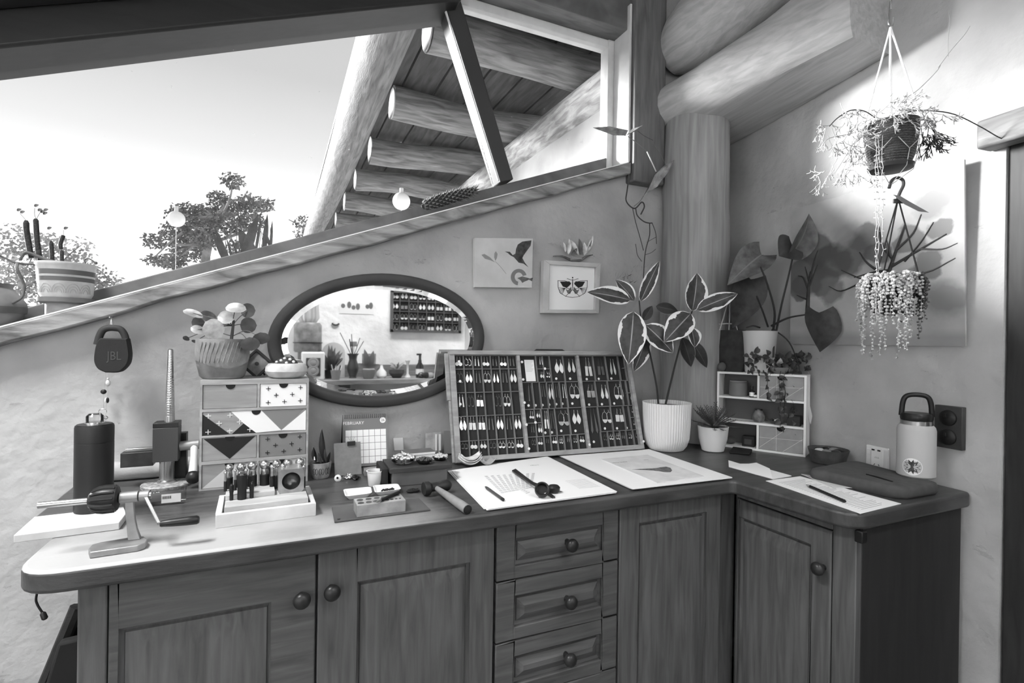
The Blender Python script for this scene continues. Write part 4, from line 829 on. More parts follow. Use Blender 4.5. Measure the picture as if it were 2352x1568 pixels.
for i, (d_, m_, nm) in enumerate(((.003,M_CARD,'lowest'),(.003,M_PAPER2,'middle'),(.004,mat('notebook_cover', 92, .8),'topmost'))):
    t = thing('notebook', f'thin notebook on the riser, {nm} of its stack', 'book', Mb @ V((Wb*.56,Db*.72,.0482+.0075*i)), angb+.03*i-.02, 'notebooks stacked on the riser')
    MB().bmm(-.040,.040,-.022,.024,.0008,.0066).build('pages', M_PAPER, t); MB().bmm(-.0405,.0405,-.0225,.0245,.0066,.0074).build('cover', m_, t); MB().bmm(-.0405,.0405,-.0225,.0245,0,.0008).build('back_cover', m_, t)
c = Mb @ V((.034,Db*.80,.0482)); t = thing('ring_tin', 'tiny round tin left of the notebooks', 'tin', c); MB().lathe([(.006,0),(.0065,.009),(.0052,.009),(.005,.003),(0,.003)],18).build('tin', M_SILM, t); MB().lathe([(.0049,.004),(0,.004)],14).build('inside', M_INK, t)
# cards propped against the wall
def propped(name, label, pts, Y, m, lean=.01):
    a = [at_y(x,y,Y) for x,y in pts]; mb = MB(); mb.hexa([a[0],a[1],a[1]+V((0,.0015,0)),a[0]+V((0,.0015,0))],[a[3]+V((0,lean,0)),a[2]+V((0,lean,0)),a[2]+V((0,lean+.0015,0)),a[3]+V((0,lean+.0015,0))]); return mb
o = propped('c','',((906,1034),(927,1033),(927,1006),(905,1007.5)),1.598,M_PAPER2).build('small_card', M_PAPER2); tag(o, 'small pale card stuck on the wall above the riser', 'card')
pcards = thing('photo_card', 'pale picture card propped on the wall left of the earring tray', 'card', at_y(990,1040,1.585))
propped('','',((978,1040),(1014,1038),(1016,992),(979,996)),1.585,M_PAPER2).build('card', mat('faded_card', 168, .8, var=.15, vs=30), pcards, world=True)
for (x0,x1) in ((1002,1006),(1010,1015)): propped('','',((x0-2,1034),(x1-2,1034),(x1,998),(x0,998)),1.582,M_PAPER).build('pale_stripe', M_WHITE, pcards, world=True)
o = propped('','',((1020,1042),(1043,1040),(1043,990),(1022,991)),1.59,M_CARD).build('backing_card', mat('dull_card', 140, .8)); tag(o, 'taller plain card half behind the earring tray', 'card')
# ------------------------------------------------------------------ dishes, slate, doming block, pen
def dish(label, pts, fill, seed):
    z1 = ZC+.011; P = [at_z(x,y,z1) for x,y in pts]; c = sum((p for p in P), V())/4; c.z = ZC; t = thing('ceramic_dish', label, 'dish', c, group='white rectangular dishes')
    def ringp(s, z, n=6):
        pl = rounded([((p.x-c.x)*s,(p.y-c.y)*s) for p in P], [.010*s]*4, n); return [V((x,y,z)) for x,y in pl]
    rings = [ringp(.72,0),ringp(.95,.009),ringp(1,.011),ringp(.93,.011),ringp(.72,.003)]; n = len(rings[0]); mb = MB()
    mb.add([p for r in rings for p in r],[(i*n+j,i*n+(j+1)%n,(i+1)*n+(j+1)%n,(i+1)*n+j) for i in range(4) for j in range(n)]+[tuple(range(n-1,-1,-1)),tuple(range(4*n,5*n))]); mb.build('dish', M_WHITE, t)
    if fill:
        rn = random.Random(seed); b2 = MB()
        for i in range(26): b2.sph((rn.uniform(-.013,.016),rn.uniform(-.008,.002),.005+rn.uniform(0,.003)),rn.uniform(.0018,.003),6,4)
        o = b2.build('dark_beads', M_BLACK, t); o['kind'] = 'stuff'
dish('empty white rectangular dish before the paper cup', ((793,1140),(855,1132),(852,1117),(788,1123)),0,1)
dish('white rectangular dish with a few dark beads', ((861,1131),(922,1123),(914,1110),(856,1114)),1,2)
z1 = ZC+.004; S = [at_z(x,y,z1) for x,y in ((768.5,1197),(988.5,1169),(962,1143),(762,1164))]
sl_ = thing('slate_plate', 'thin dark slate plate under the doming block', 'plate', S[0].lerp(S[2],.5)-V((0,0,.004)))
mb = MB(); mb.prism([(p.x,p.y) for p in S], ZC+.0004, z1); mb.build('plate', mat('slate', 74, .5, var=.2, vs=12), sl_, bevel=.0008, world=True)
MB().lathe([(.003,0),(.003,.0012),(0,.0013)],12,S[0]+V((.009,.010,0))).build('rivet', M_BLACK, sl_, world=True)
z2 = ZC+.0285; B4 = [at_z(x,y,z2) for x,y in ((820,1161),(932,1148),(920,1132),(814,1145))]
exd = (B4[1]-B4[0]); Wd = exd.length; exd.normalize(); Dd = ((B4[3]-B4[0])-exd*(B4[3]-B4[0]).dot(exd)).length
ad = math.atan2(exd.y,exd.x); db = thing('doming_block', 'steel doming block with rows of round hollows on the slate', 'doming block', (B4[0].x,B4[0].y,z1+.0002), ad); hb = z2-z1-.0002
hol = [(.11,.72,.0062),(.29,.74,.0060),(.46,.76,.0056),(.10,.30,.0062),(.26,.30,.0056),(.40,.32,.0050),(.60,.76,.0045),(.72,.78,.004),(.83,.78,.0035),(.92,.80,.003),(.53,.30,.0045),(.64,.30,.004),(.74,.32,.0036),(.83,.32,.003),(.91,.32,.0026)]
MB().bmm(0,Wd,0,Dd,0,hb).build('block', mat('block_steel', 160, .45, metal=.5, var=.15, vs=30), db, bevel=.0006)
for (u,v,r_) in hol: MB().lathe([(r_*1.08,hb+.0001),(r_*1.04,hb+.0005),(r_,hb+.0004),(r_*.8,hb+.00025),(0,hb+.0002)],18,(u*Wd,v*Dd,0)).build('hollow', mat('hollow_dark', 52, .35, metal=.4), db)
pa_, pb_ = at_z(864,1153,z2+.004), at_z(918,1129,z2+.004)
pn = thing('graver', 'black-handled graver lying across the doming block', 'tool', pa_-V((0,0,.004))); d = (pb_-pa_); pts = [pa_+d*u for u in (0,.05,.18,.2,.6,.95,1)]
MB().tube(pts[2:],[.0024,.0034,.0038,.0034,.002],12).build('handle', M_BLACK, pn, world=True); MB().tube(pts[:3],[.0008,.0022,.0026],12).build('ferrule', M_STEEL, pn, world=True)
# hammer
zh = ZC+.0105; a_, b_ = at_z(1000,1119,zh+.006), at_z(1074,1170,zh); hm = thing('ball_hammer', 'hammer with a thick pale handle lying beside the papers', 'hammer', V((a_.x,a_.y,ZC))); d = b_-a_
MB().tube([a_+d*u for u in (0,.15,.45,.75,.93,1)],[.0055,.0065,.0085,.0102,.0104,.0100],18).build('handle', mat('hammer_handle', 128, .5, var=.15, vs=20), hm, world=True)
e_ = d.normalized(); MB().tube([b_-e_*.001,b_+e_*.001],[.0101,.0098],18).build('handle_end', M_STEELD, hm, world=True)
hd = V((-d.y,d.x,0)).normalized(); c0 = V((a_.x,a_.y,ZC+.0175)); mb = MB()
mb.tube([c0+hd*u for u in (-.030,-.026,-.018,-.010,.010,.018,.030,.036,.042)],[.015,.0165,.0165,.010,.010,.0125,.0135,.011,.004],18); mb.build('head', mat('hammer_iron', 48, .5, metal=.4), hm, world=True)
# ------------------------------------------------------------------ papers
def sheet(px, z, th=.0006): P = [at_z(x,y,z) for x,y in px]; mb = MB(); mb.prism([(p.x,p.y) for p in P], z, z+th); return mb
z = ZC+.0004; L0 = [(1120,1171),(1416,1131),(1256,1050),(1036,1083)]
pl = thing('paper_stack', 'messy stack of printed sheets left of centre on the worktop', 'papers', on(1200,1120))
for i in range(6):
    jx_, jy = [(0,0),(-14,-3),(6,-4),(-3,2),(4,-2),(2,-3)][i]; sheet([(x+jx_*(.6 if j in (0,3) else .2),y+jy*.5) for j,(x,y) in enumerate(L0)], z, .0009).build('sheet', M_PAPER, pl, world=True); z += .0011
zP = z+.0001
gq = [at_z(x,y,zP) for x,y in ((1152,1133),(1222,1120),(1232,1085),(1108,1092))]
def bil(q, u, v): return (q[0]*(1-u)+q[1]*u)*(1-v)+(q[3]*(1-u)+q[2]*u)*v
mb = MB()
for i in range(9):
    for j in range(10):
        for s2 in (.22,.62):
            c = bil(gq,(i+.5)/9,(j+s2)/10); mb.box(c,(.0085,.0016,.0002), rz=.0)
mb.build('printed_table', M_INKL, pl, world=True, smooth=0)
mb = MB()
for i in range(9): mb.box(at_z(1322+4*i,1102+2.1*i,zP),(.060,.0011,.0002),rz=-.05)
mb.build('printed_text', mat('faint_ink', 190, .8), pl, world=True, smooth=0)
text_mb('HELLO', .009, frame_m(at_z(1228,1068,zP+.0001),(1,-.1,0),(0.1,1,0))).build('printed_heading', M_INK, pl, world=True, smooth=0)
# pen, ruler strip, loupe
def stick(name, label, cat, p0, p1, z, r, segs, m_tip, m_body, m_end):
    a, b = at_z(*p0,z+r), at_z(*p1,z+r); t = thing(name, label, cat, a-V((0,0,r))); d = b-a
    MB().tube([a,a+d*.07,a+d*.12],[.0006,r*.8,r],10).build('tip', m_tip, t, world=True); MB().tube([a+d*.12,a+d*.9],r,10).build('barrel', m_body, t, world=True); MB().tube([a+d*.9,a+d*.98,b],[r*1.05,r*1.05,r*.6],10).build('end_cap', m_end, t, world=True)
stick('pencil', 'striped dark pen lying on the left paper stack', 'pen', (1114,1117),(1157,1148), zP, .0035, 0, M_STEELD, mat('pen_body', 66, .4), M_BLACK)
rl = thing('ruler', 'short white ruler strip beside the black loupe', 'ruler', at_z(1197,1123,zP)); sheet([(1180,1110),(1217,1130),(1208,1133.5),(1175,1113)], zP, .001).build('strip', M_WHITE, rl, world=True)
for i in range(7): c = at_z(1184+4.2*i,1113+2.5*i,zP+.0011); MB().box(c,(.0006,.003,.0002),rz=.5).build('tick', M_INK, rl, world=True)
lp = thing('loupe', 'black folding loupe with a long strap on the papers', 'loupe', at_z(1245,1125,zP)); zL = zP+.006
pts = [at_z(x,y,zP+.004+dz_) for x,y,dz_ in ((1180,1079,0),(1192,1088,.001),(1206,1098,.004),(1222,1109,.008),(1236,1115,.008))]
mb = MB(); sd_ = V((.8,.6,0)).normalized(); wd_ = [.011,.010,.008,.007,.008]
for i, p in enumerate(pts): mb.v += [p-sd_*wd_[i]-V((0,0,.002)),p+sd_*wd_[i]-V((0,0,.002)),p+sd_*wd_[i]+V((0,0,.002)),p-sd_*wd_[i]+V((0,0,.002))]
mb.f = [(i*4+j,i*4+(j+1)%4,i*4+4+(j+1)%4,i*4+4+j) for i in range(4) for j in range(4)]+[(3,2,1,0),(16,17,18,19)]; mb.build('strap', M_BLACK, lp, bevel=.001, world=True)
c = at_z(1245,1124,zP+.0185); k = pxm(c); nrm = (CAM-c).normalized(); nrm = (nrm+V((0,0,.5))).normalized(); Ml = frame_m(c, nrm.orthogonal(), nrm.cross(nrm.orthogonal()))
MB().lathe([(15*k,-.010),(17*k,-.004),(17*k,.005),(15.5*k,.007),(13.5*k,.006),(12.5*k,0),(12*k,-.008)],28,M=Ml).build('eyepiece', M_BLACK, lp, world=True); MB().lathe([(12.4*k,-.004),(0,-.002)],20,M=Ml).build('lens', mat('lens_glass', 60, .05, metal=.3), lp, world=True)
c2 = at_z(1272,1122,zP+.009); MB().lathe([(0,-.007),(14*k,-.006),(15*k,.004),(11*k,.008),(0,.008)],22,c2).build('second_lens_body', M_BLACK, lp, world=True)
a_, b_ = at_z(1256,1131,zP+.002), at_z(1272,1143,zP+.001); MB().tube([a_,b_],[.005,.004],8).build('hinge_tail', M_STEELD, lp, world=True)
c3 = at_z(1284,1130,zP); MB().lathe([(7*k,0),(7*k,.0012),(0,.0013)],18,c3).build('end_ring', M_SILV, lp, world=True)
# right paper stack and booklet
z = ZC+.0004; R0 = [(1453,1124),(1682,1098),(1491,1033),(1288,1048)]
pr = thing('paper_stack', 'neat stack of large sheets right of centre on the worktop', 'papers', on(1480,1080))
for i in range(6):
    dx = [0,-8,-3,4,0,2][i]; sheet([(x+dx*(.8 if j in (0,3) else 0),y-.2*abs(dx)) for j,(x,y) in enumerate(R0)], z, .0009).build('sheet', M_PAPER, pr, world=True); z += .0011
zQ = z+.0001; bkl = thing('price_booklet', 'pale booklet with a flower drawing on the right paper stack', 'booklet', at_z(1500,1080,zQ))
BK = [(1509,1110),(1617,1095),(1487,1046),(1381,1056)]
for i in range(3): sheet([(x,y-.8*i) for x,y in BK], zQ+.0011*i, .0009).build('leaf_page', M_PAPER if i < 2 else mat('booklet_cover', 214, .8, var=.05, vs=20), bkl, world=True)
zK = zQ+.0034
text_mb('PRICE GUIDE', .0088, frame_m(at_z(1424,1061.5,zK),(1,-.07,0),(.07,1,0)),1.0).build('title', M_INK, bkl, world=True, smooth=0)
text_mb('2026', .0085, frame_m(at_z(1484,1055.5,zK),(1,-.07,0),(.07,1,0))).build('year', M_INK, bkl, world=True, smooth=0)
mb = MB(); fl = [(1452,1077.6),(1485,1076),(1505,1075),(1520,1072.5),(1530,1071.5),(1540,1074),(1544,1080),(1540,1084),(1527,1084),(1512,1081.5),(1500,1080),(1470,1078.6)]
P = [at_z(x,y,zK) for x,y in fl]; mb.prism([(p.x,p.y) for p in P], zK, zK+.0002); mb.build('flower_drawing', mat('pencil_grey', 96, .9, var=.35, vs=150), bkl, world=True, smooth=0)
# wooden dishes stacked on the left papers
bw = mat('pale_wood_bowl', 206, .7, var=.12, vs=14, wood=(2,2,12))
for i, (px_, py_, rx, dz_, lb) in enumerate(((1080,1072,27,0,'lowest'),(1080,1066,26,.006,'middle'),(1080,1060,25,.012,'topmost'))):
    b = at_z(px_,1066,zP); k = pxm(b); t = thing('wooden_dish', f'pale curved wooden dish, {lb} of the stack on the papers', 'dish', b+V((0,0,dz_+.0002)), -.1+.1*i, 'curved wooden dishes on the papers')
    def f(u, v, rx=rx, k=k):
        x = (u-.5)*2; y = (v-.5)*2; return V((x*rx*k, y*13*k*(1-.6*abs(x)**2.5), .017*abs(x)**2.2+.006*y*y))
    mb = MB(); mb.grid(f, 12, 6); o = mb.build('dish', bw, t); s_m = o.modifiers.new('s','SOLIDIFY'); s_m.thickness = .0018; s_m.offset = 1
b = at_z(1119,1066,zP); k = pxm(b); t = thing('wooden_dish', 'small pale wooden dish right of the dish stack', 'dish', b, .2, 'curved wooden dishes on the papers')
mb = MB(); mb.grid(lambda u,v: V(((u-.5)*34*k,(v-.5)*22*k,.015*abs(2*u-1)**2+.006*(2*v-1)**2)),10,6); o = mb.build('dish', mat('dull_wood_bowl', 165, .7, var=.1, vs=14), t); s_m = o.modifiers.new('s','SOLIDIFY'); s_m.thickness = .0018; s_m.offset = 1
# ================================================================== EARRING DISPLAY TRAY
zE = ZC+.0085
B0, B1 = at_z(1048,1063,zE), at_z(1481,1030,zE)
e1 = (B1-B0).normalized(); ln_ = V((-e1.y,e1.x,0)); th_ = math.radians(17)
e2 = ln_*math.sin(th_)+V((0,0,1))*math.cos(th_); Nt = e1.cross(e2)          # Nt points to the room
def tpl(cx, cy, off=0.):
    p = at_plane(1020+cx/4.9, 780+cy/4.9, B0+Nt*off, Nt); d = p-B0; return d.dot(e1), d.dot(e2)
Wd_, Hd_ = (B1-B0).length, tpl(600,125)[1]
Mt = frame_m(B0, e1, e2)
dt = thing('display_tray', 'old printer\'s type tray full of earrings leaning on the wall', 'display tray', B0)
M_TR = mat('type_tray_timber', 150, .65, var=.12, vs=7, wood=(1.5,8,8)); M_TRD = mat('tray_divider', 112, .7, var=.1, vs=8); M_TRB = mat('tray_backing', 44, .9)
fw = .0165; dpt = .019
def tb(name, u0, u1, v0, v1, z0, z1, m, bv=.0008): return MB().bmm(u0,u1,v0,v1,z0,z1,Mt).build(name, m, dt, bevel=bv, world=True)
tb('back_panel',.004,Wd_-.004,.004,Hd_-.004,-dpt,-dpt+.004,M_TRB,0)
tb('frame_rail',0,Wd_,0,fw*.9,-dpt-.002,.0,M_TR); tb('frame_rail',0,Wd_,Hd_-fw*.8,Hd_,-dpt-.002,.004,M_TR)
for u0,u1 in ((0,fw),(Wd_-fw*.8,Wd_)): tb('frame_stile',u0,u1,fw*.9,Hd_-fw*.8,-dpt-.002,.0,M_TR)
def vx(cx, cy): return tpl(cx,cy,-.004)[0]
bars = [(tpl(895,700)[0]-.002,.0105),(tpl(1577,700)[0]-.001,.0095)]
for u, w in bars: tb('bay_bar',u-w/2,u+w/2,fw*.9,Hd_-fw*.8,-dpt+.004,-.001,M_TR)
def V_(cx, cy): return tpl(cx,cy,-.006)[1]
U0 = fw; U1 = bars[0][0]-bars[0][1]/2; U2 = bars[0][0]+bars[0][1]/2; U3 = bars[1][0]-bars[1][1]/2; U4 = bars[1][0]+bars[1][1]/2; U5 = Wd_-fw*.8
VT, VB = Hd_-fw*.8, fw*.9
sw = .0032
def vs_(u, v0, v1, w=sw): tb('divider',u-w/2,u+w/2,min(v0,v1),max(v0,v1),-dpt+.004,-.0075,M_TRD,0)
def hs_(v, u0, u1, w=.0022): tb('cross_strip',u0,u1,v-w/2,v+w/2,-dpt+.004,-.009,M_TRD,0)
r1 = [V_(530,y) for y in (325,585,848,1122)]
for i in range(1,7): vs_(U0+(U1-U0)*i/7, VB, VT)
for v in r1: hs_(v, U0, U1)
r2 = [V_(1240,y) for y in (472,770,1078)]
for v in r2: hs_(v, U2, U3)
w2 = U3-U2
def sx(cx, cy): return tpl(cx,cy,-.0075)[0]
for x in (1045,1125,1200,1352): vs_(sx(x,330), r2[0], VT, sw if x != 1125 else .002)
for x in (1005,1088,1168,1240,1312,1385): vs_(sx(x,620), r2[1], r2[0])
for x in (1030,1105,1185,1260,1415): vs_(sx(x,920), r2[2], r2[1], .002 if x == 1030 else sw)
for x in (1050,1130,1207,1282,1357,1432,1515): vs_(sx(x,1150), VB, r2[2])
hs_((VT+r2[0])/2, sx(1045,330), sx(1200,330)); hs_((r2[1]+r2[2])/2, U2, sx(1105,920))
r3 = [V_(1800,y) for y in (460,748,1032)]; w3 = U5-U4
for j, v in enumerate(r3): hs_(v, U4 if j < 2 else sx(1765,1030), U5)
for xs4, y, va, vb in (((1692,1832,1975,2046),320,r3[0],VT),((1716,1857,2006,2066),600,r3[1],r3[0]),((1746,1890,2036,2096),880,r3[2],r3[1]),((1850,1920,1990,2060,2138),1110,VB,r3[2])):
    for x in xs4: vs_(sx(x,y), va, vb)
vs_(sx(1772,1110), VB, r3[2])
for v in (( VT+r3[0])/2,(r3[0]+r3[1])/2,(r3[1]+r3[2])/2): hs_(v, sx(2070,700), U5)
for cx, cy in ((168,245),(180,468),(183,725),(200,1002),(876,250),(890,447),(905,707),(927,955),(955,1225),(1637,1180),(2245,1143),(1135,325),(1262,438),(1418,438),(1605,443),(1740,440),(1882,436),(1030,738),(1107,735),(1182,730),(1262,725),(1332,720),(1443,718),(1632,730),(1776,725),(1914,717),(1028,930),(1138,1046),(1212,1042),(1318,1025),(1478,1025),(1810,998),(1946,996),(1685,1148),(950,740),(2055,992)):
    on_frame = cx in (168,180,183,200,876,890,905,927,955,1637,2245); zz0 = .0002 if on_frame else -dpt+.0042
    if cx == 1135 or cx == 1028: zz0 = -.0074
    u, v = tpl(cx, cy, zz0); MB().lathe([(.0042,0),(.0042,.0008),(0,.0009)],14,M=Mt @ Matrix.Translation((u,v,zz0))).build('price_dot', M_WHITE, dt, world=True)
uc0, vc1 = tpl(903,225,-.012); uc1, vc0 = tpl(1035,465,-.012); tb('price_card',uc0,uc1,vc0,vc1,-.014,-.013,M_PAPER,0)
for i in range(9): tb('card_line',uc0+.003,uc1-.004-.003*(i%3),vc1-.006-.0042*i,vc1-.0052-.0042*i,-.0129,-.0127,M_INKL,0)
# black carry handle on top edge
u0, _ = tpl(1005,100); u1, _ = tpl(1370,100); MB().prism([(u0,0),(u1,0),(u1-.012,.008),(u0+.012,.008)],-.018,-.002,Mt @ Matrix.Translation((0,Hd_+.0002,0))).build('carry_handle', M_BLACK, dt, bevel=.001, world=True)
for u in (0.004,): tb('side_cleat',-.012,-.0005,Hd_*.55,Hd_-.006,-dpt-.002,-.01,M_TR); tb('side_lip',-.007,-.0005,.002,Hd_*.55,-dpt-.002,-.012,M_TR)

# earring kinds, drawn in tray axes (x right, y up, hanging from y=0, 1 unit high)
def ear_mesh(kind, w, h, m):
    mb = MB(); hk = min(.3*h,.008)
    mb.tube([(0,-hk,.001),(0,-hk*.3,.001),(.0004,0,.0),(.001,-.0006,-.002)], .00045, 4)
    y0 = -hk; y1 = -h
    if kind == 'disc': mb.lathe([(w/2,-.0005),(w/2,.0006),(0,.0012)],18,(0,y1+w/2,0)); mb.tube([(0,y0,.0004),(0,y1+w*.95,.0004)],.0004,4)
    elif kind == 'tear':
        P = [(0,y0)]+[(w/2*math.sin(math.pi*t)*t**.6*1.25, y0+(y1-y0)*t) for t in [i/9 for i in range(1,9)]]; P2 = P+[(0,y1)]+[(-x,y) for x,y in reversed(P[1:])]; mb.prism(P2, -.0004, .0008)
    elif kind == 'arc':
        mb.tube([(w/2*math.sin(a),(y0+y1)/2+(y0-y1)/2*math.cos(a),0) for a in [i*6.283/20 for i in range(20)]], .0005, 4, closed=True)
        P = [(w/2*math.sin(a),(y0+y1)/2+(y0-y1)/2*math.cos(a)) for a in [math.pi*.62+i*math.pi*.76/12 for i in range(13)]]; mb.prism(P, -.0004, .0008)
    elif kind == 'rect': mb.box((0,y1+h*.28,0),(w*.8,h*.5,.0012)); mb.tube([(-w*.2,y1+h*.5,0),(0,y0,0),(w*.2,y1+h*.5,0)],.0004,4)
    elif kind == 'bar': mb.prism([(-w*.18,y1),(w*.18,y1),(w*.10,y0),(-w*.10,y0)], -.0004, .0008)
    elif kind == 'hoop': mb.tube([(w/2*math.sin(a),(y0+y1)/2+(y0-y1)/2*math.cos(a),0) for a in [i*6.283/18 for i in range(18)]], .0006, 4, closed=True); mb.sph((0,y1+.002,0),(w*.28,.002,.001),8,5)
    elif kind == 'spike': mb.prism([(0,y0),(w*.32,y1+h*.12),(0,y1),(-w*.32,y1+h*.12)], -.0004, .0008)
    elif kind == 'fan': mb.prism([(0,y0)]+[(w/2*math.sin(a),y0+(y1-y0)*math.cos(a)) for a in [-.75+i*.15 for i in range(11)]], -.0004, .0008)
    return mb
EM = {'w':mat('white_silver', 238, .4, metal=.3),'m':M_SILM,'s':M_SILV,'d':mat('oxidised_silver', 110, .4, metal=.6)}
KN = {'disc':'round disc','tear':'teardrop','arc':'half-moon arc','rect':'rectangular','bar':'narrow bar','hoop':'small hoop','spike':'pointed','fan':'fan-shaped'}
TN = {'w':'white','m':'dull silver','s':'bright silver','d':'dark silver'}
ECACHE = {}
def pair(cx, y0, y1, w, kind, tone, where, cell=None):
    z = -dpt+.0068; u, v = tpl(cx, y0, z)
    if cell is not None: u = U0+(U1-U0)*(cell+.5)/7
    _, v1 = tpl(cx, y1, z); h = v-v1; wu = w/4.9*pxm(B0)*.98
    nice = where
    t = thing('earring_pair', f'{TN[tone]} {KN[kind]} earrings, {nice}', 'earrings', Mt @ V((u,v,z)), group='earring pairs in the type tray')
    t.rotation_mode = 'QUATERNION'; t.rotation_quaternion = Mt.to_quaternion(); ew = wu*.62
    key = (kind,round(ew,4),round(h,4),tone)
    if key not in ECACHE: ECACHE[key] = None
    for s2 in (-1,1):
        M2 = Matrix.Translation((s2*wu*.22, -.0012 if s2 > 0 else 0, .0008*s2)) @ Matrix.Rotation(s2*.05,4,'Z')
        if ECACHE[key] is None:
            o = ear_mesh(kind,ew,h,EM[tone]).build('earring', EM[tone], t, smooth=30); o.matrix_local = M2; ECACHE[key] = o
        else: part('earring', ECACHE[key], t, M2)
RW_ = ['top','second','third','fourth','bottom']
B1r = [(190,292),(350,482),(612,752),(862,1015),(1142,1225)]
k7 = [['disc','hoop','bar','disc','bar','disc','bar'],['hoop','tear','bar','arc','fan','bar','tear'],['bar','hoop','rect',None,'hoop','arc',None],['tear','rect','rect','bar','tear','bar','tear'],['hoop','disc','tear','hoop','arc','hoop','disc']]
t7 = ['wsmwdsd','dsdmsdw','mds.dw.','smwdsds','dmmdwmw']
for r in range(5):
    for c in range(7):
        if not k7[r][c]: continue
        x = (240+99*c)+ (B1r[r][0]-190)*.055
        y0, y1 = B1r[r]; sl2 = -.05*(x-240)*.5*(r/4.); pair(x, y0+sl2, y1+sl2, 74, k7[r][c], t7[r][c], f'{ORD[c]} from left in the {RW_[r]} row of the left bay', c)
L2 = [(1085,195,278,45,'bar','m'),(1100,360,430,50,'tear','m'),(1165,350,425,44,'arc','s'),(1283,220,376,118,'tear','w'),(1420,215,366,110,'fan','m'),
(960,490,690,60,'bar','d'),(1105,495,640,44,'bar','d'),(1192,500,672,62,'tear','m'),(1262,495,650,44,'bar','d'),(1340,500,655,40,'bar','m'),(1455,492,660,120,'arc','m'),
(980,800,885,50,'disc','m'),(1055,795,878,46,'tear','s'),(1140,800,1005,44,'rect','w'),(1205,800,1000,40,'bar','d'),(1335,795,965,136,'arc','s'),(1478,790,948,108,'tear','w'),
(990,950,1040,46,'bar','d'),(1075,950,1045,46,'tear','w'),
(1003,1105,1185,46,'hoop','d'),(1078,1100,1178,50,'disc','m'),(1158,1098,1160,40,'bar','d'),(1240,1095,1165,56,'disc','w'),(1312,1095,1165,40,'hoop','m'),(1392,1090,1150,36,'bar','s'),(1470,1090,1155,48,'hoop','s'),(1548,1085,1150,56,'disc','w')]
W2_ = ['upper left small cell','lower left small cell','lower right small cell','fourth large cell','last large cell','first cell of second row','third cell of second row','fourth cell of second row','fifth cell of second row','sixth cell of second row','wide last cell of second row','first small cell of third row','second small cell of third row','third cell of third row','fourth cell of third row','fifth wide cell of third row','last cell of third row','first lower small cell of third row','second lower small cell of third row']+[f'{ORD[i]} cell of bottom row' for i in range(8)]
for e_, wn in zip(L2, W2_): pair(*e_, f'{wn} in the middle bay')
L3 = [(1605,200,412,80,'rect','m'),(1745,210,400,80,'rect','d'),(1882,215,392,80,'fan','m'),(1640,505,652,110,'rect','s'),(1790,505,662,112,'fan','w'),(1950,495,668,116,'arc','w'),(2105,600,680,40,'tear','s'),(2090,470,530,34,'hoop','d'),(1660,770,1058,92,'spike','d'),(1822,785,935,128,'arc','m'),(1960,775,925,110,'rect','m'),(2125,755,820,56,'arc','s'),(2138,890,960,40,'arc','s'),
(1808,1060,1130,44,'hoop','d'),(1878,1060,1122,52,'arc','w'),(1952,1050,1120,50,'hoop','m'),(2010,1045,1115,44,'tear','d'),(2085,1040,1110,40,'hoop','s'),(2165,1035,1100,40,'hoop','d')]
W3_ = ['first cell of top row','second cell of top row','third cell of top row','first cell of second row','second cell of second row','third cell of second row','small end cell of second row','upper small end cell of second row','tall first cell of third row','second cell of third row','third cell of third row','small end cell of third row','lower small end cell of third row']+[f'{ORD[i]} cell of bottom row' for i in range(6)]
for e_, wn in zip(L3, W3_): pair(*e_, f'{wn} in the right bay')

# ================================================================== RUBBER PLANT, SMALL POTS
b = on(1530,1031); k = pxm(b); H = at_dep(1527,923,b).z-ZC
fp = thing('rubber_plant', 'variegated rubber plant in a large ribbed white pot', 'potted plant', b)
prof = [(30*k,0),(38*k,.002),(45*k,H*.10),(50*k,H*.25),(52*k,H*.5),(53.5*k,H*.96),(54*k,H),(51.5*k,H),(50.5*k,H*.9),(0,H*.9)]
MB().lathe(prof, 112, wob=.012).build('pot', mat('ribbed_white', 226, .5), fp); MB().lathe([(50*k,H*.9),(50*k,H*.91),(0,H*.92)],32).build('soil', M_SOIL, fp)
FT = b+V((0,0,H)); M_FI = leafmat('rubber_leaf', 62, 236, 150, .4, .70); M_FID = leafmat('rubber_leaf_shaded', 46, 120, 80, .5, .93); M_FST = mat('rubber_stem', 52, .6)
stem(fp, [(1527,935),(1545,860),(1562,795),(1580,740),(1591,712)], (.0042,.0026), FT, M_FST)
stem(fp, [(1513,935),(1507,880),(1490,800),(1474,740),(1468,690)], (.0038,.0024), FT, M_FST, offs=[0,-.01,-.03,-.04,-.04])
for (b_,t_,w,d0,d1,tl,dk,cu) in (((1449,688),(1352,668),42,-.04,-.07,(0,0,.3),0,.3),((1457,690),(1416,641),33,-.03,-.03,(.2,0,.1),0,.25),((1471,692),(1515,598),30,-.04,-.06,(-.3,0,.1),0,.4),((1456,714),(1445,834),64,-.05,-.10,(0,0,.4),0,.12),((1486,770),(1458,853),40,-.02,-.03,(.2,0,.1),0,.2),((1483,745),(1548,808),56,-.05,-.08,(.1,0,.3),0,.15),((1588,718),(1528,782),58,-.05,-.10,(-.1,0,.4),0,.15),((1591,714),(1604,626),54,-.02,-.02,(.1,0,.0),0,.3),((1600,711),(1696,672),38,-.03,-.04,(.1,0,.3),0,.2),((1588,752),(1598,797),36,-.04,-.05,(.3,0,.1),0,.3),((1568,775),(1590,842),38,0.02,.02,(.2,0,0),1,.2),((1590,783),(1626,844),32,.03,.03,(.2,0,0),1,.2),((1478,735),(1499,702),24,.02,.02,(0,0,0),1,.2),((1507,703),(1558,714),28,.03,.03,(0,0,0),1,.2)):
    pxleaf(fp, b_, t_, w, FT, M_FID if dk else M_FI, 'oval', d0, d1, tl, bend=.05, cup=cu, nu=12, nv=10)
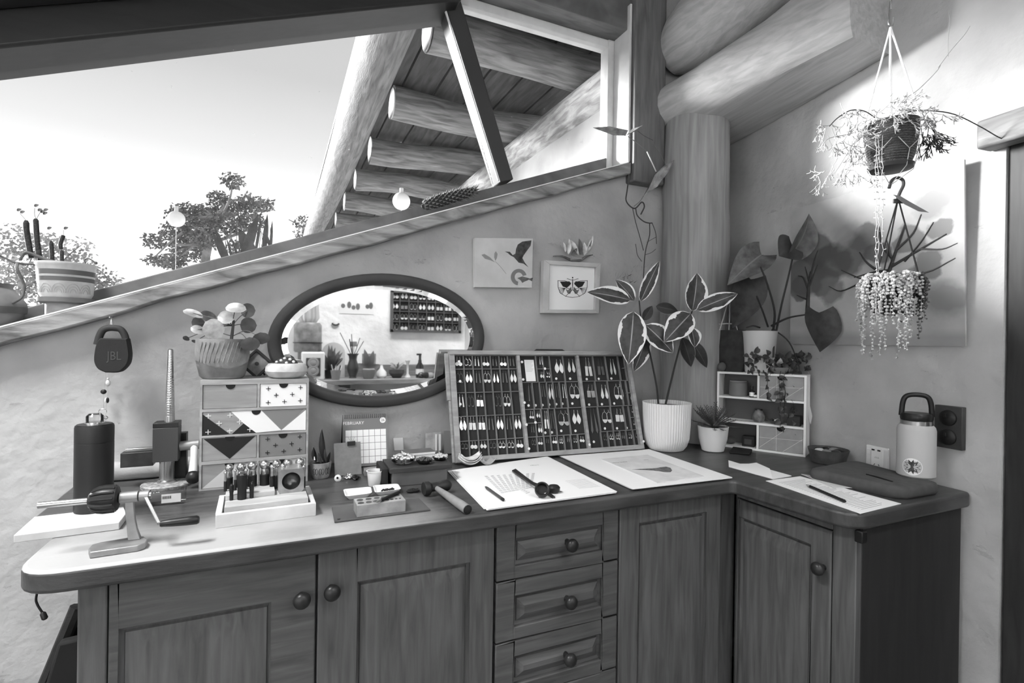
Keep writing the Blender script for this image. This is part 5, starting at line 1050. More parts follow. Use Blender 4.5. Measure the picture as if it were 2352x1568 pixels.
# small smooth pot with feathery whorls
b = on(1637,1035); k = pxm(b); H = at_dep(1637,978,b).z-ZC; sp2 = thing('potted_succulent', 'bushy dark succulent in a small smooth white pot', 'potted plant', b)
MB().lathe([(20*k,0),(24*k,.003),(31*k,H*.5),(33.5*k,H*.97),(34*k,H),(32*k,H),(31*k,H*.85),(0,H*.85)],40).build('pot', mat('smooth_white', 222, .5), sp2); MB().lathe([(31*k,H*.85),(0,H*.88)],24).build('soil', M_SOIL, sp2)
PT = b+V((0,0,H)); M_SU = leafmat('succulent_leaf', 74, rough=.6); rn = random.Random(12)
for i in range(46):
    a = rn.uniform(0,6.28); e_ = rn.uniform(-.05,1.15); L = rn.uniform(46,64)*k; d = V((math.cos(a)*math.cos(e_),math.sin(a)*math.cos(e_),math.sin(e_)*.9)); p0 = PT+V((0,0,-.004)); p1 = p0+d*L*1.0; sp2n = V((0,0,1)) if e_ < .9 else V((1,0,0))
    mb = MB(); mb.tube([p0,p0.lerp(p1,.5)+V((0,0,.003)),p1],[.0018,.0015,.001],5)
    for j in range(3,11):
        q = p0.lerp(p1,j/10.); s_ = d.cross(V((.1,.2,1))).normalized(); u_ = s_.cross(d)
        for sg_ in (-1,1):
            tip_ = q+(s_*sg_*.8+d*.6+u_*.3).normalized()*.0105; n0 = len(mb.v); mb.v += [q-d*.0025,(q+tip_)/2+d*.003,tip_,(q+tip_)/2-d*.002]; mb.f.append((n0,n0+1,n0+2,n0+3))
    mb.build('frond', M_SU, sp2, world=True, smooth=0, attr=1)
# ================================================================== WHITE CUBBY
cBR, cBL = on(1850,1050), on(1645,1023)
ecx = (cBR-cBL); Wq = ecx.length; ecx.normalize(); ecn = V((-ecx.y,ecx.x,0)) if V((-ecx.y,ecx.x,0)).dot(_F) > 0 else V((ecx.y,-ecx.x,0))
Hq = at_dep(1849,862,cBR).z-ZC; Dq = .078
Mq = frame_m(cBL, ecx, V((0,0,1)))                       # x along front, y up, z toward the room
cb = thing('desk_cubby', 'white-edged desk cubby with drawers and open shelves', 'shelf unit', cBL)
def cbx(name, x0, x1, y0, y1, z0, z1, m, bv=.0006, par=None): return MB().bmm(x0,x1,y0,y1,z0,z1,Mq).build(name, m, par or cb, bevel=bv, world=True)
M_CW = mat('white_edge', 240, .5); M_CI = mat('cubby_inside', 96, .8)
te = .0072; ymid = [Hq*.345, Hq*.665]; xmq = Wq*.485
cbx('side',0,te,0,Hq,-Dq,0,M_CW); cbx('side',Wq-te,Wq,0,Hq,-Dq,0,M_CW); cbx('top',te,Wq-te,Hq-te,Hq,-Dq,0,M_CW); cbx('bottom',te,Wq-te,0,te,-Dq,0,M_CW)
for y in ymid: cbx('shelf',te,Wq-te,y-te/2,y+te/2,-Dq,0,M_CW)
cbx('upright',xmq-te/2,xmq+te/2,ymid[1]+te/2,Hq-te,-Dq,0,M_CW); cbx('upright',xmq-te/2,xmq+te/2,te,ymid[0]-te/2,-Dq,0,M_CW); cbx('back',te,Wq-te,te,Hq-te,-Dq,-Dq+.003,M_CI,0)
for (y0,y1) in ((te+.001,ymid[0]-te/2-.001),(ymid[1]+te/2+.001,Hq-te-.001)):
    d = cbx('drawer',xmq+te/2+.001,Wq-te-.001,y0,y1,-.008,-.003,mat('cubby_drawer', 152, .7, var=.05, vs=30)); WM[d.name] = WM[cb.name]
    xa, xb_ = xmq+te/2+.001, Wq-te-.001
    for (p,q_) in (((0,.5),(1,.55)),((.0,.05),(.62,.95)),((.4,0),(.4,1)),((.55,.0),(1,.62))):
        A_ = V((xa+(xb_-xa)*p[0],y0+(y1-y0)*p[1],-.0028)); B_ = V((xa+(xb_-xa)*q_[0],y0+(y1-y0)*q_[1],-.0028)); MB().tube([Mq @ A_, Mq @ B_],.0005,4).build('printed_line', M_CW, d, world=True)
    xc = (xa+xb_)/2; MB().prism([(xc+.013*math.cos(math.pi+t_*math.pi/10),y1+.013*math.sin(math.pi+t_*math.pi/10)) for t_ in range(11)],-.0035,-.0022,Mq).build('finger_notch', M_BLACKM, d, world=True, smooth=0)
def inq(x, y, z): return Mq @ V((x,y,z))
zS = ymid[1]+te/2
t = thing('storage_jar', 'grey lidded jar in the upper left cubby opening', 'jar', inq(Wq*.22,zS+.0002,-.040)); r_ = .031
MB().lathe([(r_*.95,0),(r_,.003),(r_,.048),(r_*.9,.050),(0,.050)],28).build('jar', mat('jar_grey', 118, .5), t); MB().lathe([(r_*.93,.0502),(r_*.93,.055),(0,.055)],28).build('lid', M_CARD, t)
for i, (x,h,r_,lb) in enumerate(((.40,.040,.0085,'tallest dropper bottle with white label in the cubby'),(.335,.022,.0065,'short dark bottle with pale label in the cubby, beside the tallest'),(.45,.020,.006,'shortest dark bottle with pale label at the cubby upright'))):
    t = thing('oil_bottle', lb, 'bottle', inq(Wq*(x if i != 1 else .445),zS+.0002,-.018 if i == 0 else -.016) if i != 2 else inq(Wq*.47-.006,zS+.0002,-.034), group='small oil bottles in the cubby')
    MB().lathe([(r_,0),(r_,h*.55),(r_*.45,h*.65),(r_*.45,h*.7)],18).build('bottle', mat('amber_bottle', 40, .2), t); MB().lathe([(r_*.6,h*.7),(r_*.55,h),(0,h)],14).build('cap', M_BLACK, t); MB().lathe([(r_*1.03,h*.1),(r_*1.03,h*.45)],18).build('label', M_PAPER, t)
zM = ymid[0]+te/2
t = thing('bead_jar', 'round dim jar on the middle cubby shelf', 'jar', inq(Wq*.47,zM+.0002,-.03)); MB().lathe([(.014,0),(.021,.012),(.022,.024),(.013,.038),(.012,.042),(0,.042)],24).build('jar', mat('dim_jar', 104, .4, var=.3, vs=60), t); MB().lathe([(.013,.0422),(.013,.046),(0,.047)],18).build('lid', M_STEELD, t)
t = thing('trinket_box', 'black box at the right end of the middle cubby shelf', 'box', inq(Wq*.86,zM+.0002,-.03)); 
MB().bmm(-.020,.020,-.014,.014,0,.030,Matrix.Rotation(math.atan2(ecx.y,ecx.x),4,'Z')).build('box', M_BLACK, t, bevel=.0008); MB().bmm(-.0205,.0205,-.0145,.0145,.0302,.034,Matrix.Rotation(math.atan2(ecx.y,ecx.x),4,'Z')).build('lid', M_BLACK, t, bevel=.0008)
t = thing('trinket_dish', 'low dim dish of odds and ends on the middle cubby shelf', 'dish', inq(Wq*.66,zM+.0002,-.03)); MB().lathe([(.012,0),(.024,.010),(.025,.012),(.022,.011),(0,.004)],24).build('dish', mat('dim_dish', 90, .5), t)
for i in range(5): MB().sph((.010*math.cos(i*1.3),.010*math.sin(i*1.3),.012),(.006,.005,.005),8,6).build('trinket', [M_SILM,M_CARD,M_STEELD][i%3], t)
for x, lb in ((.30,'flat metal ruler at the front of the middle cubby shelf'),): 
    t = thing('metal_strip', lb, 'ruler', inq(Wq*x,zM+.0002,-.008)); MB().bmm(Wq*.12,Wq*.46,zM+.0002,zM+.0018,-.012,-.004,Mq).build('strip', M_STEEL, t, world=True)
    for i in range(6): MB().bmm(Wq*(.14+.05*i),Wq*(.145+.05*i),zM+.0019,zM+.0021,-.011,-.007,Mq).build('tick', M_INK, t, world=True)
t = thing('paint_tin', 'black square tin in the lower left cubby opening', 'tin', inq(Wq*.36,te+.0002,-.035)); Rq = Matrix.Rotation(math.atan2(ecx.y,ecx.x),4,'Z')
MB().bmm(-.020,.020,-.015,.015,0,.036,Rq).build('tin', M_BLACK, t, bevel=.001); MB().bmm(-.012,.012,-.0155,-.015,.008,.026,Rq).build('label', mat('dim_label', 66, .7), t)
t = thing('pebble', 'rounded grey stone in the lower left cubby corner', 'stone', inq(Wq*.14,te+.0002,-.035)); MB().sph((0,0,.012),(.022,.016,.012),14,8).build('stone', mat('dull_pebble', 74, .8), t)
# ---- on top of the cubby
zQt = ZC+Hq
def ontop(px, py, off): return Mq @ V(((at_plane(px,py,inq(0,0,-.03),Mq.to_3x3() @ V((0,0,1)))-cBL).dot(ecx),Hq+.0002,off))
b = ontop(1742,840,-.045); k = pxm(b); Hh = at_dep(1742,760,b).z-b.z
ph = thing('philodendron', 'heart-leaved climber in a finely ribbed pale pot on the cubby', 'potted plant', b)
MB().lathe([(28*k,0),(30*k,.003),(36*k,Hh*.95),(37*k,Hh),(34*k,Hh),(33*k,Hh*.9),(0,Hh*.9)],80,wob=.01).build('pot', mat('pale_ribbed', 204, .6), ph); MB().lathe([(33*k,Hh*.9),(0,Hh*.92)],24).build('soil', M_SOIL, ph)
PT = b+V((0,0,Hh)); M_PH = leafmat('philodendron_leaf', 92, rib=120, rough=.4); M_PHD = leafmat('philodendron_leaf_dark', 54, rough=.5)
for pts, r_ in (([(1776,760),(1779,715),(1765,660),(1747,612)],(.0045,.003)),([(1783,760),(1795,700),(1812,630),(1823,580)],(.004,.0028)),([(1772,748),(1810,730),(1853,722)],(.004,.0025)),([(1764,750),(1752,715),(1738,680)],(.0035,.003)),([(1745,752),(1730,748),(1715,752)],(.003,.002)),([(1779,757),(1812,785),(1832,830),(1838,856)],(.0025,.002)),([(1774,757),(1777,790),(1776,820)],(.004,.003))): stem(ph, pts, r_, PT, mat('philodendron_stem', 58, .5), offs=[0]+[(-.085 if pts[-1][0] in (1823,1853) else -.035)*i*(1 if pts[-1][0]!=1823 else .36) for i in range(1,len(pts))])
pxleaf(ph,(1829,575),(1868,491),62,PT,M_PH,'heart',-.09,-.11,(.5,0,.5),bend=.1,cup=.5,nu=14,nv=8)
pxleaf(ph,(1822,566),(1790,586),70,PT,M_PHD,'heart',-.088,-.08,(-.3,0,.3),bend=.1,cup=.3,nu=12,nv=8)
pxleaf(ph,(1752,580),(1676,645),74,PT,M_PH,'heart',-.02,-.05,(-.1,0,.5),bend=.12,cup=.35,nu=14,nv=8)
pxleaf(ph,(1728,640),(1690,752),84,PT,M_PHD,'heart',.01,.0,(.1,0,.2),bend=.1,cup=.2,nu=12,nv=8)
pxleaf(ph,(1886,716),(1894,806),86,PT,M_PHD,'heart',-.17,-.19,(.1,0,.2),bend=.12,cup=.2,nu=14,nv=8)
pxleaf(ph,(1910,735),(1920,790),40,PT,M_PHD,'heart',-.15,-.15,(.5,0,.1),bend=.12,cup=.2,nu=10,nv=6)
# felt bag with rope A-frame, round dark stone
b = ontop(1680,852,-.036); k = pxm(b); bg = thing('felt_bag', 'dark felt bag with pale rope handles on the cubby', 'bag', b)
hb2 = at_dep(1680,758,b).z-b.z; mb = MB(); secs = [(24,.014,0),(29,.017,.25),(31,.017,.6),(29,.012,.95),(28,.010,1.0)]; n = 18
for (w,dpp,u) in secs: mb.v += [b+ecx*(w*k*math.copysign(abs(math.cos(6.283*i/n))**.6,math.cos(6.283*i/n)))+ecn*(dpp*math.copysign(abs(math.sin(6.283*i/n))**.8,math.sin(6.283*i/n)))+V((0,0,hb2*u)) for i in range(n)]
mb.f = [(i*n+j,i*n+(j+1)%n,(i+1)*n+(j+1)%n,(i+1)*n+j) for i in range(4) for j in range(n)]+[tuple(range(n-1,-1,-1)),tuple(range(4*n,5*n))]; mb.build('bag', mat('felt', 52, .95, var=.2, vs=30), bg, world=True)
M_ROPE = mat('rope', 176, .9)
for pts in ([(1653,758),(1662,728),(1671,696)],[(1694,758),(1685,728),(1677,696)],[(1674,757),(1676,728),(1676,698)],[(1651,744),(1673,743),(1694,744)]): stem(bg, pts, .0022, b+V((0,0,.04)), M_ROPE, name='rope', offs=[0,-.004,-.004])
b = ontop(1661,853,-.014); k = pxm(b); t = thing('river_stone', 'round dull stone at the left end of the cubby top', 'stone', b); MB().sph((0,0,.0165),(.0165,.013,.0165),18,12).build('stone', mat('dull_stone', 92, .9), t)
MB().sph((.004,-.009,.020),(.004,.003,.003),8,6).build('fleck', M_CARD, t)
# trailing plant in a low bowl on the cubby
b = ontop(1790,858,-.026); k = pxm(b); tv = thing('trailing_plant', 'leafy trailing plant spilling over the cubby drawer front', 'potted plant', b)
MB().lathe([(.016,0),(.028,.012),(.030,.022),(.027,.022),(.020,.010),(0,.010)],28).build('bowl', mat('dim_bowl', 120, .5), tv); M_TV = leafmat('trailing_leaf', 70, rough=.5); M_TVL = leafmat('trailing_leaf_pale', 168, rough=.5)
rn = random.Random(21); tb_ = b+V((0,0,.02))
def small_leaf(par, c, s, m, rn, kind='oval', down=.0):
    d = V((rn.uniform(-1,1),rn.uniform(-1,.3),rn.uniform(-.8,.6)-down)).normalized()*s; n = V((rn.uniform(-.6,.2),-1,rn.uniform(0,1))); leaf(c, c+d, s*.75, n, m, par, kind, .15, .3, nu=5, nv=4)
for i in range(110):
    x = rn.gauss(1788,36); y = rn.uniform(812,856)-abs(x-1788)*.02; x = min(max(x,1722),1856)
    small_leaf(tv, dep(x, y, tb_, rn.uniform(-.012,.022)), rn.uniform(.018,.030), M_TV if rn.random() < .88 else M_TVL, rn)
for (x0,vy) in ((1762,930),(1792,985),(1802,960),(1822,1000)):
    pts = []; y = 852
    while y < vy: pts.append((x0+rn.uniform(-3,3), y)); y += 16
    P = [dep(x,y,b,-.034) for x,y in pts]; MB().tube(bez(P,3), .0009, 5).build('vine', M_FST, tv, world=True)
    for (x,y) in pts[1:]:
        for s2 in (-1,1): small_leaf(tv, dep(x,y,b,-.034), rn.uniform(.015,.024), M_TV, rn, down=.3)
# little paper tags behind the cubby edge
t = thing('gift_tag', 'pale paper tag hanging behind the right edge of the cubby', 'tag', dep(1858,900,cBR,.02)); mb = MB(); P = [dep(x,y,cBR,.03) for x,y in ((1853,862),(1860,866),(1860,930),(1866,955),(1862,975),(1854,950))]; mb.poly(P); o = mb.build('tag', M_PAPER2, t, world=True, smooth=0); o.modifiers.new('s','SOLIDIFY').thickness = .0006
MB().tube([P[0],P[0]+V((0,.002,.01))],.0004,4).build('string', M_ROPE, t, world=True)
# dark strap case by the small pot
t = thing('spectacle_case', 'flat dark case lying before the cubby', 'case', on(1700,1034)); P = [on(x,y) for x,y in ((1675,1042),(1722,1046),(1728,1036),(1683,1030))]; mb = MB(); mb.prism([(p.x,p.y) for p in P], ZC, ZC+.008); mb.build('case', M_BLACKM, t, bevel=.003, world=True); MB().box(P[0].lerp(P[2],.5)+V((0,0,.0085)),(.012,.004,.001)).build('clasp', M_STEELD, t, world=True)

def clear_wall(root, off=.006):
    for ch in root.children_recursive:
        if ch.type != 'MESH': continue
        Mw = WM[root.name]; iv = Mw.inverted()
        for v in ch.data.vertices:
            w = Mw @ v.co; d = (w-RW0).dot(RWN)
            if d < off: v.co = iv @ (w+RWN*(off-d))
clear_wall(ph, .024); clear_wall(tv)
# ================================================================== BENCH, RIGHT LEG
b = on(1902,1062); k = pxm(b); H = at_dep(1902,1030,b).z-ZC; t = thing('stoneware_bowl', 'dark stoneware bowl of odds and ends at the bench corner', 'bowl', b)
MB().lathe([(30*k,0),(34*k,.002),(38*k,H*.6),(42*k,H),(40*k,H),(35*k,H*.5),(0,H*.35)],36).build('bowl', mat('stoneware', 76, .6, var=.2, vs=30), t)
rn = random.Random(2)
for i in range(7): a = i*.9; MB().sph((20*k*math.cos(a),20*k*math.sin(a),H*.85),(13*k,10*k,6*k),10,6).build('oddment', [M_CARD,M_STEELD,M_BLACK,M_SILM][i%4], t)
def flat(name, label, cat, px, z, th, m, extra=None):
    P = [at_z(x,y,z) for x,y in px]; c = sum(P,V())/len(P); t = thing(name, label, cat, (c.x,c.y,z)); mb = MB(); mb.prism([(p.x,p.y) for p in P], z, z+th); o = mb.build('sheet', m, t, world=True, smooth=0); return t
ev_ = flat('envelope', 'crumpled white envelope near the bench corner', 'envelope', [(1674,1073),(1775,1101),(1818,1093.5),(1770,1080),(1737,1066),(1700,1066),(1673,1058)], ZC+.0005, .002, M_PAPER)
mb = MB(); P = [at_z(x,y,ZC+.003) for x,y in ((1674,1072),(1775,1100),(1768,1082),(1737,1068))]; mb.hexa([p for p in P],[p+V((0,0,dz)) for p,dz in zip(P,(.0008,.0008,.008,.008))]); mb.build('flap', M_PAPER, ev_, world=True, smooth=0)
pp2 = thing('printed_sheet', 'typed sheet of paper hanging over the bench edge', 'paper', on(1910,1130)); zR = ZC+.0005
sheet([(1976,1180),(2070,1157),(1838,1094),(1759,1104.5)], zR, .001).build('sheet', M_PAPER, pp2, world=True); zR += .0012
mb = MB(); q = [at_z(x,y,zR) for x,y in ((1980,1171),(2050,1155),(1850,1099),(1785,1107))]; rn = random.Random(3)
for i in range(30):
    u = (i+.5)/30; A_, B_ = bil(q,0.03,u), bil(q,rn.uniform(.6,.97),u); d = B_-A_; mb.box((A_+B_)/2,(d.length,.0011,.0002),rz=math.atan2(d.y,d.x))
mb.build('typed_lines', mat('type_ink', 140, .8), pp2, world=True, smooth=0)
fc = flat('note_card', 'folded note card under the sunglasses', 'card', [(1914,1120),(1967,1121),(1905,1098),(1840,1089)], zR+.0004, .0012, M_PAPER2)
stick('pencil', 'black pencil lying on the typed sheet', 'pencil', (1851,1112.6),(1942,1151.5), zR, .0036, 0, mat('pencil_wood', 150, .7), M_BLACK, M_BLACK)
# sunglasses
zg = zR+.002; sgl = thing('sunglasses', 'folded dark sunglasses lying on the note card', 'glasses', at_z(1885,1092,zg))
c = at_z(1872,1085,zg+.010); e_ = (at_z(1908,1108,zg+.01)-c).normalized(); upv = V((0,0,1)); Mg = frame_m(c, e_, upv)
for i, x in enumerate((.004,.030)):
    MB().tube([Mg @ V((x+.012*math.cos(a),.009*math.sin(a),0)) for a in [j*6.283/18 for j in range(18)]], .0018, 6, closed=True).build('rim', M_BLACK, sgl, world=True); MB().lathe([(1,-.0004),(1,.0004),(0,.0005)],18,M=Mg @ Matrix.Translation((x,0,0)) @ Matrix.Diagonal((.012,.009,1,1))).build('lens', mat('dark_lens', 30, .1), sgl, world=True)
for s2, x in ((0,-.008),(1,.042)): MB().tube([Mg @ V((x,.004,0)),Mg @ V((x+.004 if s2 == 0 else x-.004,.002,-.012)),Mg @ V((.036 if s2 == 0 else -.002,-.004,-.014-.003*s2))],.0018,6).build('temple', M_BLACK, sgl, world=True)
MB().tube([Mg @ V((.014,.003,0)),Mg @ V((.017,.005,.001)),Mg @ V((.020,.003,0))],.0014,6).build('bridge', M_STEEL, sgl, world=True)
# padded sleeve
zL = ZC+.030; q = [at_z(x,y,zL) for x,y in ((1852,1074),(2076,1122),(2166,1108),(1960,1054))]
for p in q: p.x = min(p.x, rwx(p.y)-.012)
cs_ = sum(q,V())/4; sv = thing('laptop_sleeve', 'thick dark padded sleeve lying along the right wall', 'sleeve', (cs_.x,cs_.y,ZC)); mb = MB()
pl_ = rounded([(p.x,p.y) for p in q],[.03]*4,6); cx_, cy_ = cs_.x, cs_.y
def scl(s): return [(cx_+(x-cx_)*s,cy_+(y-cy_)*s) for x,y in pl_]
rings = [(.96,.0006),(1.0,.008),(1.0,.020),(.97,.0275),(.90,.030)]; n = len(pl_); vs = [V((x,y,ZC+h)) for s,h in rings for x,y in scl(s)]
mb.add(vs,[(i*n+j,i*n+(j+1)%n,(i+1)*n+(j+1)%n,(i+1)*n+j) for i in range(4) for j in range(n)]+[tuple(range(n-1,-1,-1)),tuple(range(4*n,5*n))]); mb.build('sleeve', mat('neoprene', 76, .9, var=.08, vs=50), sv, world=True, smooth=60)
A_, B_ = at_z(1990,1089,zL+.0005), at_z(2050,1106,zL+.0005); MB().tube([A_,A_.lerp(B_,.5)+V((0,0,.001)),B_],.0022,6).build('zip_ridge', M_BLACKM, sv, world=True)
# steel drink bottle standing on the sleeve
b = at_z(2103,1092,zL+.0004); b.x = min(b.x, rwx(b.y)-.06); k = pxm(b)*.80; Hb = at_dep(2100,974,b).z-b.z
bt = thing('drink_bottle', 'pale steel drink bottle with black loop lid on the sleeve', 'bottle', b)
rB = 46*k; MB().lathe([(rB*.9,0),(rB,.004),(rB,Hb*.9),(rB*.95,Hb*.96),(rB*.84,Hb)],44).build('body', mat('powder_coat', 186, .7, bump=.1, bs=600), bt)
MB().lathe([(rB*.82,Hb),(rB*.82,Hb+.010),(rB*.80,Hb+.011)],40).build('steel_neck', M_STEEL, bt)
MB().lathe([(rB*.81,Hb+.0112),(rB*.84,Hb+.016),(rB*.84,Hb+.026),(rB*.78,Hb+.030),(0,Hb+.031)],40).build('lid', M_BLACK, bt)
hdx = V((.65,-.76,0)); hh = at_dep(2100,906,b).z-b.z
pts = [hdx*(-rB*.78)+V((0,0,Hb+.022)),hdx*(-rB*.70)+V((0,0,hh-.020)),hdx*(-rB*.50)+V((0,0,hh-.004)),V((0,0,hh)),hdx*(rB*.50)+V((0,0,hh-.004)),hdx*(rB*.70)+V((0,0,hh-.020)),hdx*(rB*.78)+V((0,0,Hb+.022))]
MB().tube(bez(pts,5),.0062,10).build('carry_loop', M_BLACK, bt)
vd = (CAM-b); vd.z = 0; vd.normalize(); a0 = math.atan2(vd.y,vd.x)-.18
def onb(da, z, rr=1.004): return V((rB*rr*math.cos(a0+da),rB*rr*math.sin(a0+da),z))
cz = at_dep(2090,1066,b).z-b.z; rs_ = 24*k
def patch(pts, rr): mb = MB(); mb.v = [onb(0,cz,rr)]+[onb(x*rs_/rB,cz+y*rs_,rr) for x,y in pts]; n = len(pts); mb.f = [(0,1+i,1+(i+1)%n) for i in range(n)]; return mb
cir = [(math.cos(i*6.283/24),math.sin(i*6.283/24)) for i in range(24)]
st_ = patch(cir,1.004).build('sticker', M_PAPER, bt, attr=1)
rn = random.Random(7); blob = [(.86*math.cos(i*6.283/22)*(1 if i%2 else .62),.86*math.sin(i*6.283/22)*(1 if i%2 else .62)) for i in range(22)]; patch(blob,1.007).build('sticker_print', mat('sticker_ink', 62, .6, var=.5, vs=180), bt, attr=1)
# power point with USB adaptor, dark switch block on the right wall
def rq(px): return [at_r(x,y) for x,y in px]
P = rq(((1993,1066),(2044,1074),(2044,1024),(1993,1020))); gp = thing('power_point', 'white power point low on the right wall', 'power point', (P[0].x,P[0].y,P[0].z)); o1 = P[0]; w = (P[1]-P[0]).dot(-RWD); h = P[3].z-P[0].z
Mr = frame_m(o1+RWN*.001, -RWD, V((0,0,1)))
MB().bmm(0,w,0,h,0,.007,Mr).build('plate', M_WHITE, gp, bevel=.0015, world=True); MB().bmm(w*.08,w*.30,h*.55,h*.82,.0072,.010,Mr).build('rocker', M_WHITE, gp, bevel=.001, world=True)
for (u,v,an) in ((.36,.34,.5),(.44,.42,-.5),(.40,.16,0)): MB().box((u*w,v*h,.0072),(.0015,.006,.0006),Mr,rz=an).build('slot', M_BLACK, gp, world=True)
ad_ = thing('usb_adaptor', 'white double USB adaptor plugged into the power point', 'adaptor', Mr @ V((w*.72,0,.008))); MB().prism(rounded([(w*.47,-h*.12),(w*1.02,-h*.12),(w*1.02,h*1.03),(w*.47,h*1.03)],[w*.25,w*.25,w*.12,w*.12],6),.0078,.030,Mr).build('body', M_WHITE, ad_, bevel=.002, world=True)
for u in (.58,.84): MB().bmm(w*u-.0045,w*u+.0045,h*.86,h*.93,.0302,.0306,Mr).build('usb_slot', M_BLACK, ad_, world=True)
for (u,v,an) in ((.64,.20,-.6),(.84,.20,.6),(.74,.02,0)): MB().box((u*w,v*h,.0304),(.0015,.006,.0006),Mr,rz=an).build('pin_slot', M_BLACK, ad_, world=True)
text_mb('click', .008, Mr @ Matrix.Translation((w*.75,h*.55,.0305))).build('printed_name', M_INKL, ad_, world=True, smooth=0)
P = rq(((2155,1023),(2219,1035),(2218,934),(2153,928))); o1 = P[0]; w = (P[1]-P[0]).dot(-RWD); h = P[3].z-P[0].z; Mr2 = frame_m(o1+RWN*.001, -RWD, V((0,0,1)))
sw_ = thing('switch_block', 'dark timber switch block with two round black switches', 'switch', o1); MB().bmm(0,w,0,h,0,.016,Mr2).build('block', mat('switch_timber', 62, .6, var=.15, vs=20), sw_, bevel=.0015, world=True)
for v in (.27,.72): 
    d = MB().lathe([(.021,.0162),(.020,.020),(.014,.024),(0,.025)],26,(w*.5,h*v,0),Mr2).build('dome', M_BLACK, sw_, world=True); MB().bmm(w*.5-.003,w*.5+.003,h*v+.002,h*v+.012,.025,.030,Mr2).build('toggle', M_BLACK, sw_, bevel=.001, world=True)
# ================================================================== PAINTING
PO = .014; PQ = [at_r(x,y,PO) for x,y in ((1814,790),(2217,790),(2193,381),(1812,480))]
pt = thing('painting', 'unframed canvas of misty gum trees on the right wall', 'painting', PQ[0]); o1 = PQ[0]; Wp = (PQ[1]-o1).dot(-RWD); Hp_ = (PQ[2].z+PQ[3].z)/2-o1.z; Mp = frame_m(o1, -RWD, V((0,0,1)))
def painting_mat():
    m = bpy.data.materials.new('painted_canvas'); m.use_nodes = True; t = m.node_tree; p = t.nodes['Principled BSDF']; p.inputs['Roughness'].default_value = .7
    at = t.nodes.new('ShaderNodeAttribute'); at.attribute_name = 'uvp'; sep = t.nodes.new('ShaderNodeSeparateXYZ'); t.links.new(at.outputs['Vector'], sep.inputs[0])
    n = t.nodes.new('ShaderNodeTexNoise'); n.inputs['Scale'].default_value = 7; n.inputs['Detail'].default_value = 6; t.links.new(at.outputs['Vector'], n.inputs['Vector'])
    wv = t.nodes.new('ShaderNodeVectorMath'); wv.operation = 'MULTIPLY_ADD'; t.links.new(n.outputs['Color'], wv.inputs[0]); wv.inputs[1].default_value = (.16,.16,0); t.links.new(at.outputs['Vector'], wv.inputs[2])
    cur = None
    def mix(fac, col):
        nonlocal cur
        x = t.nodes.new('ShaderNodeMix'); x.data_type = 'RGBA'; t.links.new(fac, x.inputs[0])
        if cur is None: x.inputs[6].default_value = (lin(190),)*3+(1,)
        else: t.links.new(cur, x.inputs[6])
        x.inputs[7].default_value = (lin(col),)*3+(1,); cur = x.outputs[2]
    n2 = t.nodes.new('ShaderNodeTexNoise'); n2.inputs['Scale'].default_value = 4; n2.inputs['Detail'].default_value = 5; t.links.new(at.outputs['Vector'], n2.inputs['Vector'])
    r = t.nodes.new('ShaderNodeValToRGB'); r.color_ramp.elements[0].position = .35; r.color_ramp.elements[1].position = .75; t.links.new(n2.outputs['Fac'], r.inputs[0]); mix(r.outputs[0], 158)
    for (cx,cy,rr,col,hard) in ((.12,.50,.17,78,.75),(.20,.66,.13,92,.75),(.30,.58,.14,74,.75),(.42,.60,.15,80,.75),(.07,.40,.09,92,.8),(.24,.45,.10,86,.8),(.50,.70,.10,96,.8),(.74,.62,.10,100,.8),(.82,.46,.09,96,.8),(.90,.66,.07,100,.8),(.58,.58,.08,86,.8),(.38,.74,.10,150,.5),(.86,.82,.10,140,.6),(.60,.28,.12,110,.6),(.92,.28,.12,132,.6),(.30,.36,.09,110,.6)):
        dv = t.nodes.new('ShaderNodeVectorMath'); dv.operation = 'DISTANCE'; t.links.new(wv.outputs[0], dv.inputs[0]); dv.inputs[1].default_value = (cx+.08,cy+.08,0)
        mr = t.nodes.new('ShaderNodeMapRange'); t.links.new(dv.outputs['Value'], mr.inputs[0]); mr.inputs[1].default_value = rr; mr.inputs[2].default_value = rr*hard; mr.inputs[3].default_value = 0; mr.inputs[4].default_value = .8; mix(mr.outputs[0], col)
    gr = t.nodes.new('ShaderNodeMapRange'); t.links.new(sep.outputs['Y'], gr.inputs[0]); gr.inputs[1].default_value = .10; gr.inputs[2].default_value = .05; gr.inputs[3].default_value = 0; gr.inputs[4].default_value = .55; mix(gr.outputs[0], 130)
    t.links.new(cur, p.inputs['Base Color']); return m
mb = MB(); nu, nv = 12, 10
for s2 in (0,1):
    for i in range(nu+1):
        for j in range(nv+1):
            u, v = i/nu, j/nv; bow = .016*max(0,u-.6)**2*6*v; mb.v.append(Mp @ V((u*Wp,v*Hp_,bow-s2*.006)))
N_ = (nu+1)*(nv+1); w_1 = nv+1
for i in range(nu):
    for j in range(nv): a = i*w_1+j; mb.f += [(a,a+w_1,a+w_1+1,a+1),(N_+a,N_+a+1,N_+a+w_1+1,N_+a+w_1)]
bd = [i*w_1 for i in range(nu+1)]+[nu*w_1+j for j in range(1,nv+1)]+[i*w_1+nv for i in range(nu-1,-1,-1)]+[j for j in range(nv-1,0,-1)]
mb.f += [(bd[i],N_+bd[i],N_+bd[(i+1)%len(bd)],bd[(i+1)%len(bd)]) for i in range(len(bd))]
cv = mb.build('canvas', painting_mat(), pt, world=True, attr=1)
a_ = cv.data.attributes.new('uvp','FLOAT_VECTOR','POINT'); iv = Mp.inverted() @ WM[pt.name]
a_.data.foreach_set('vector', [c for v in cv.data.vertices for c in ((iv @ v.co).x/Wp,(iv @ v.co).y/Hp_,0)])
M_PT = mat('painted_branch', 58, .8, var=.2, vs=30); M_PT2 = mat('painted_branch_pale', 84, .8)
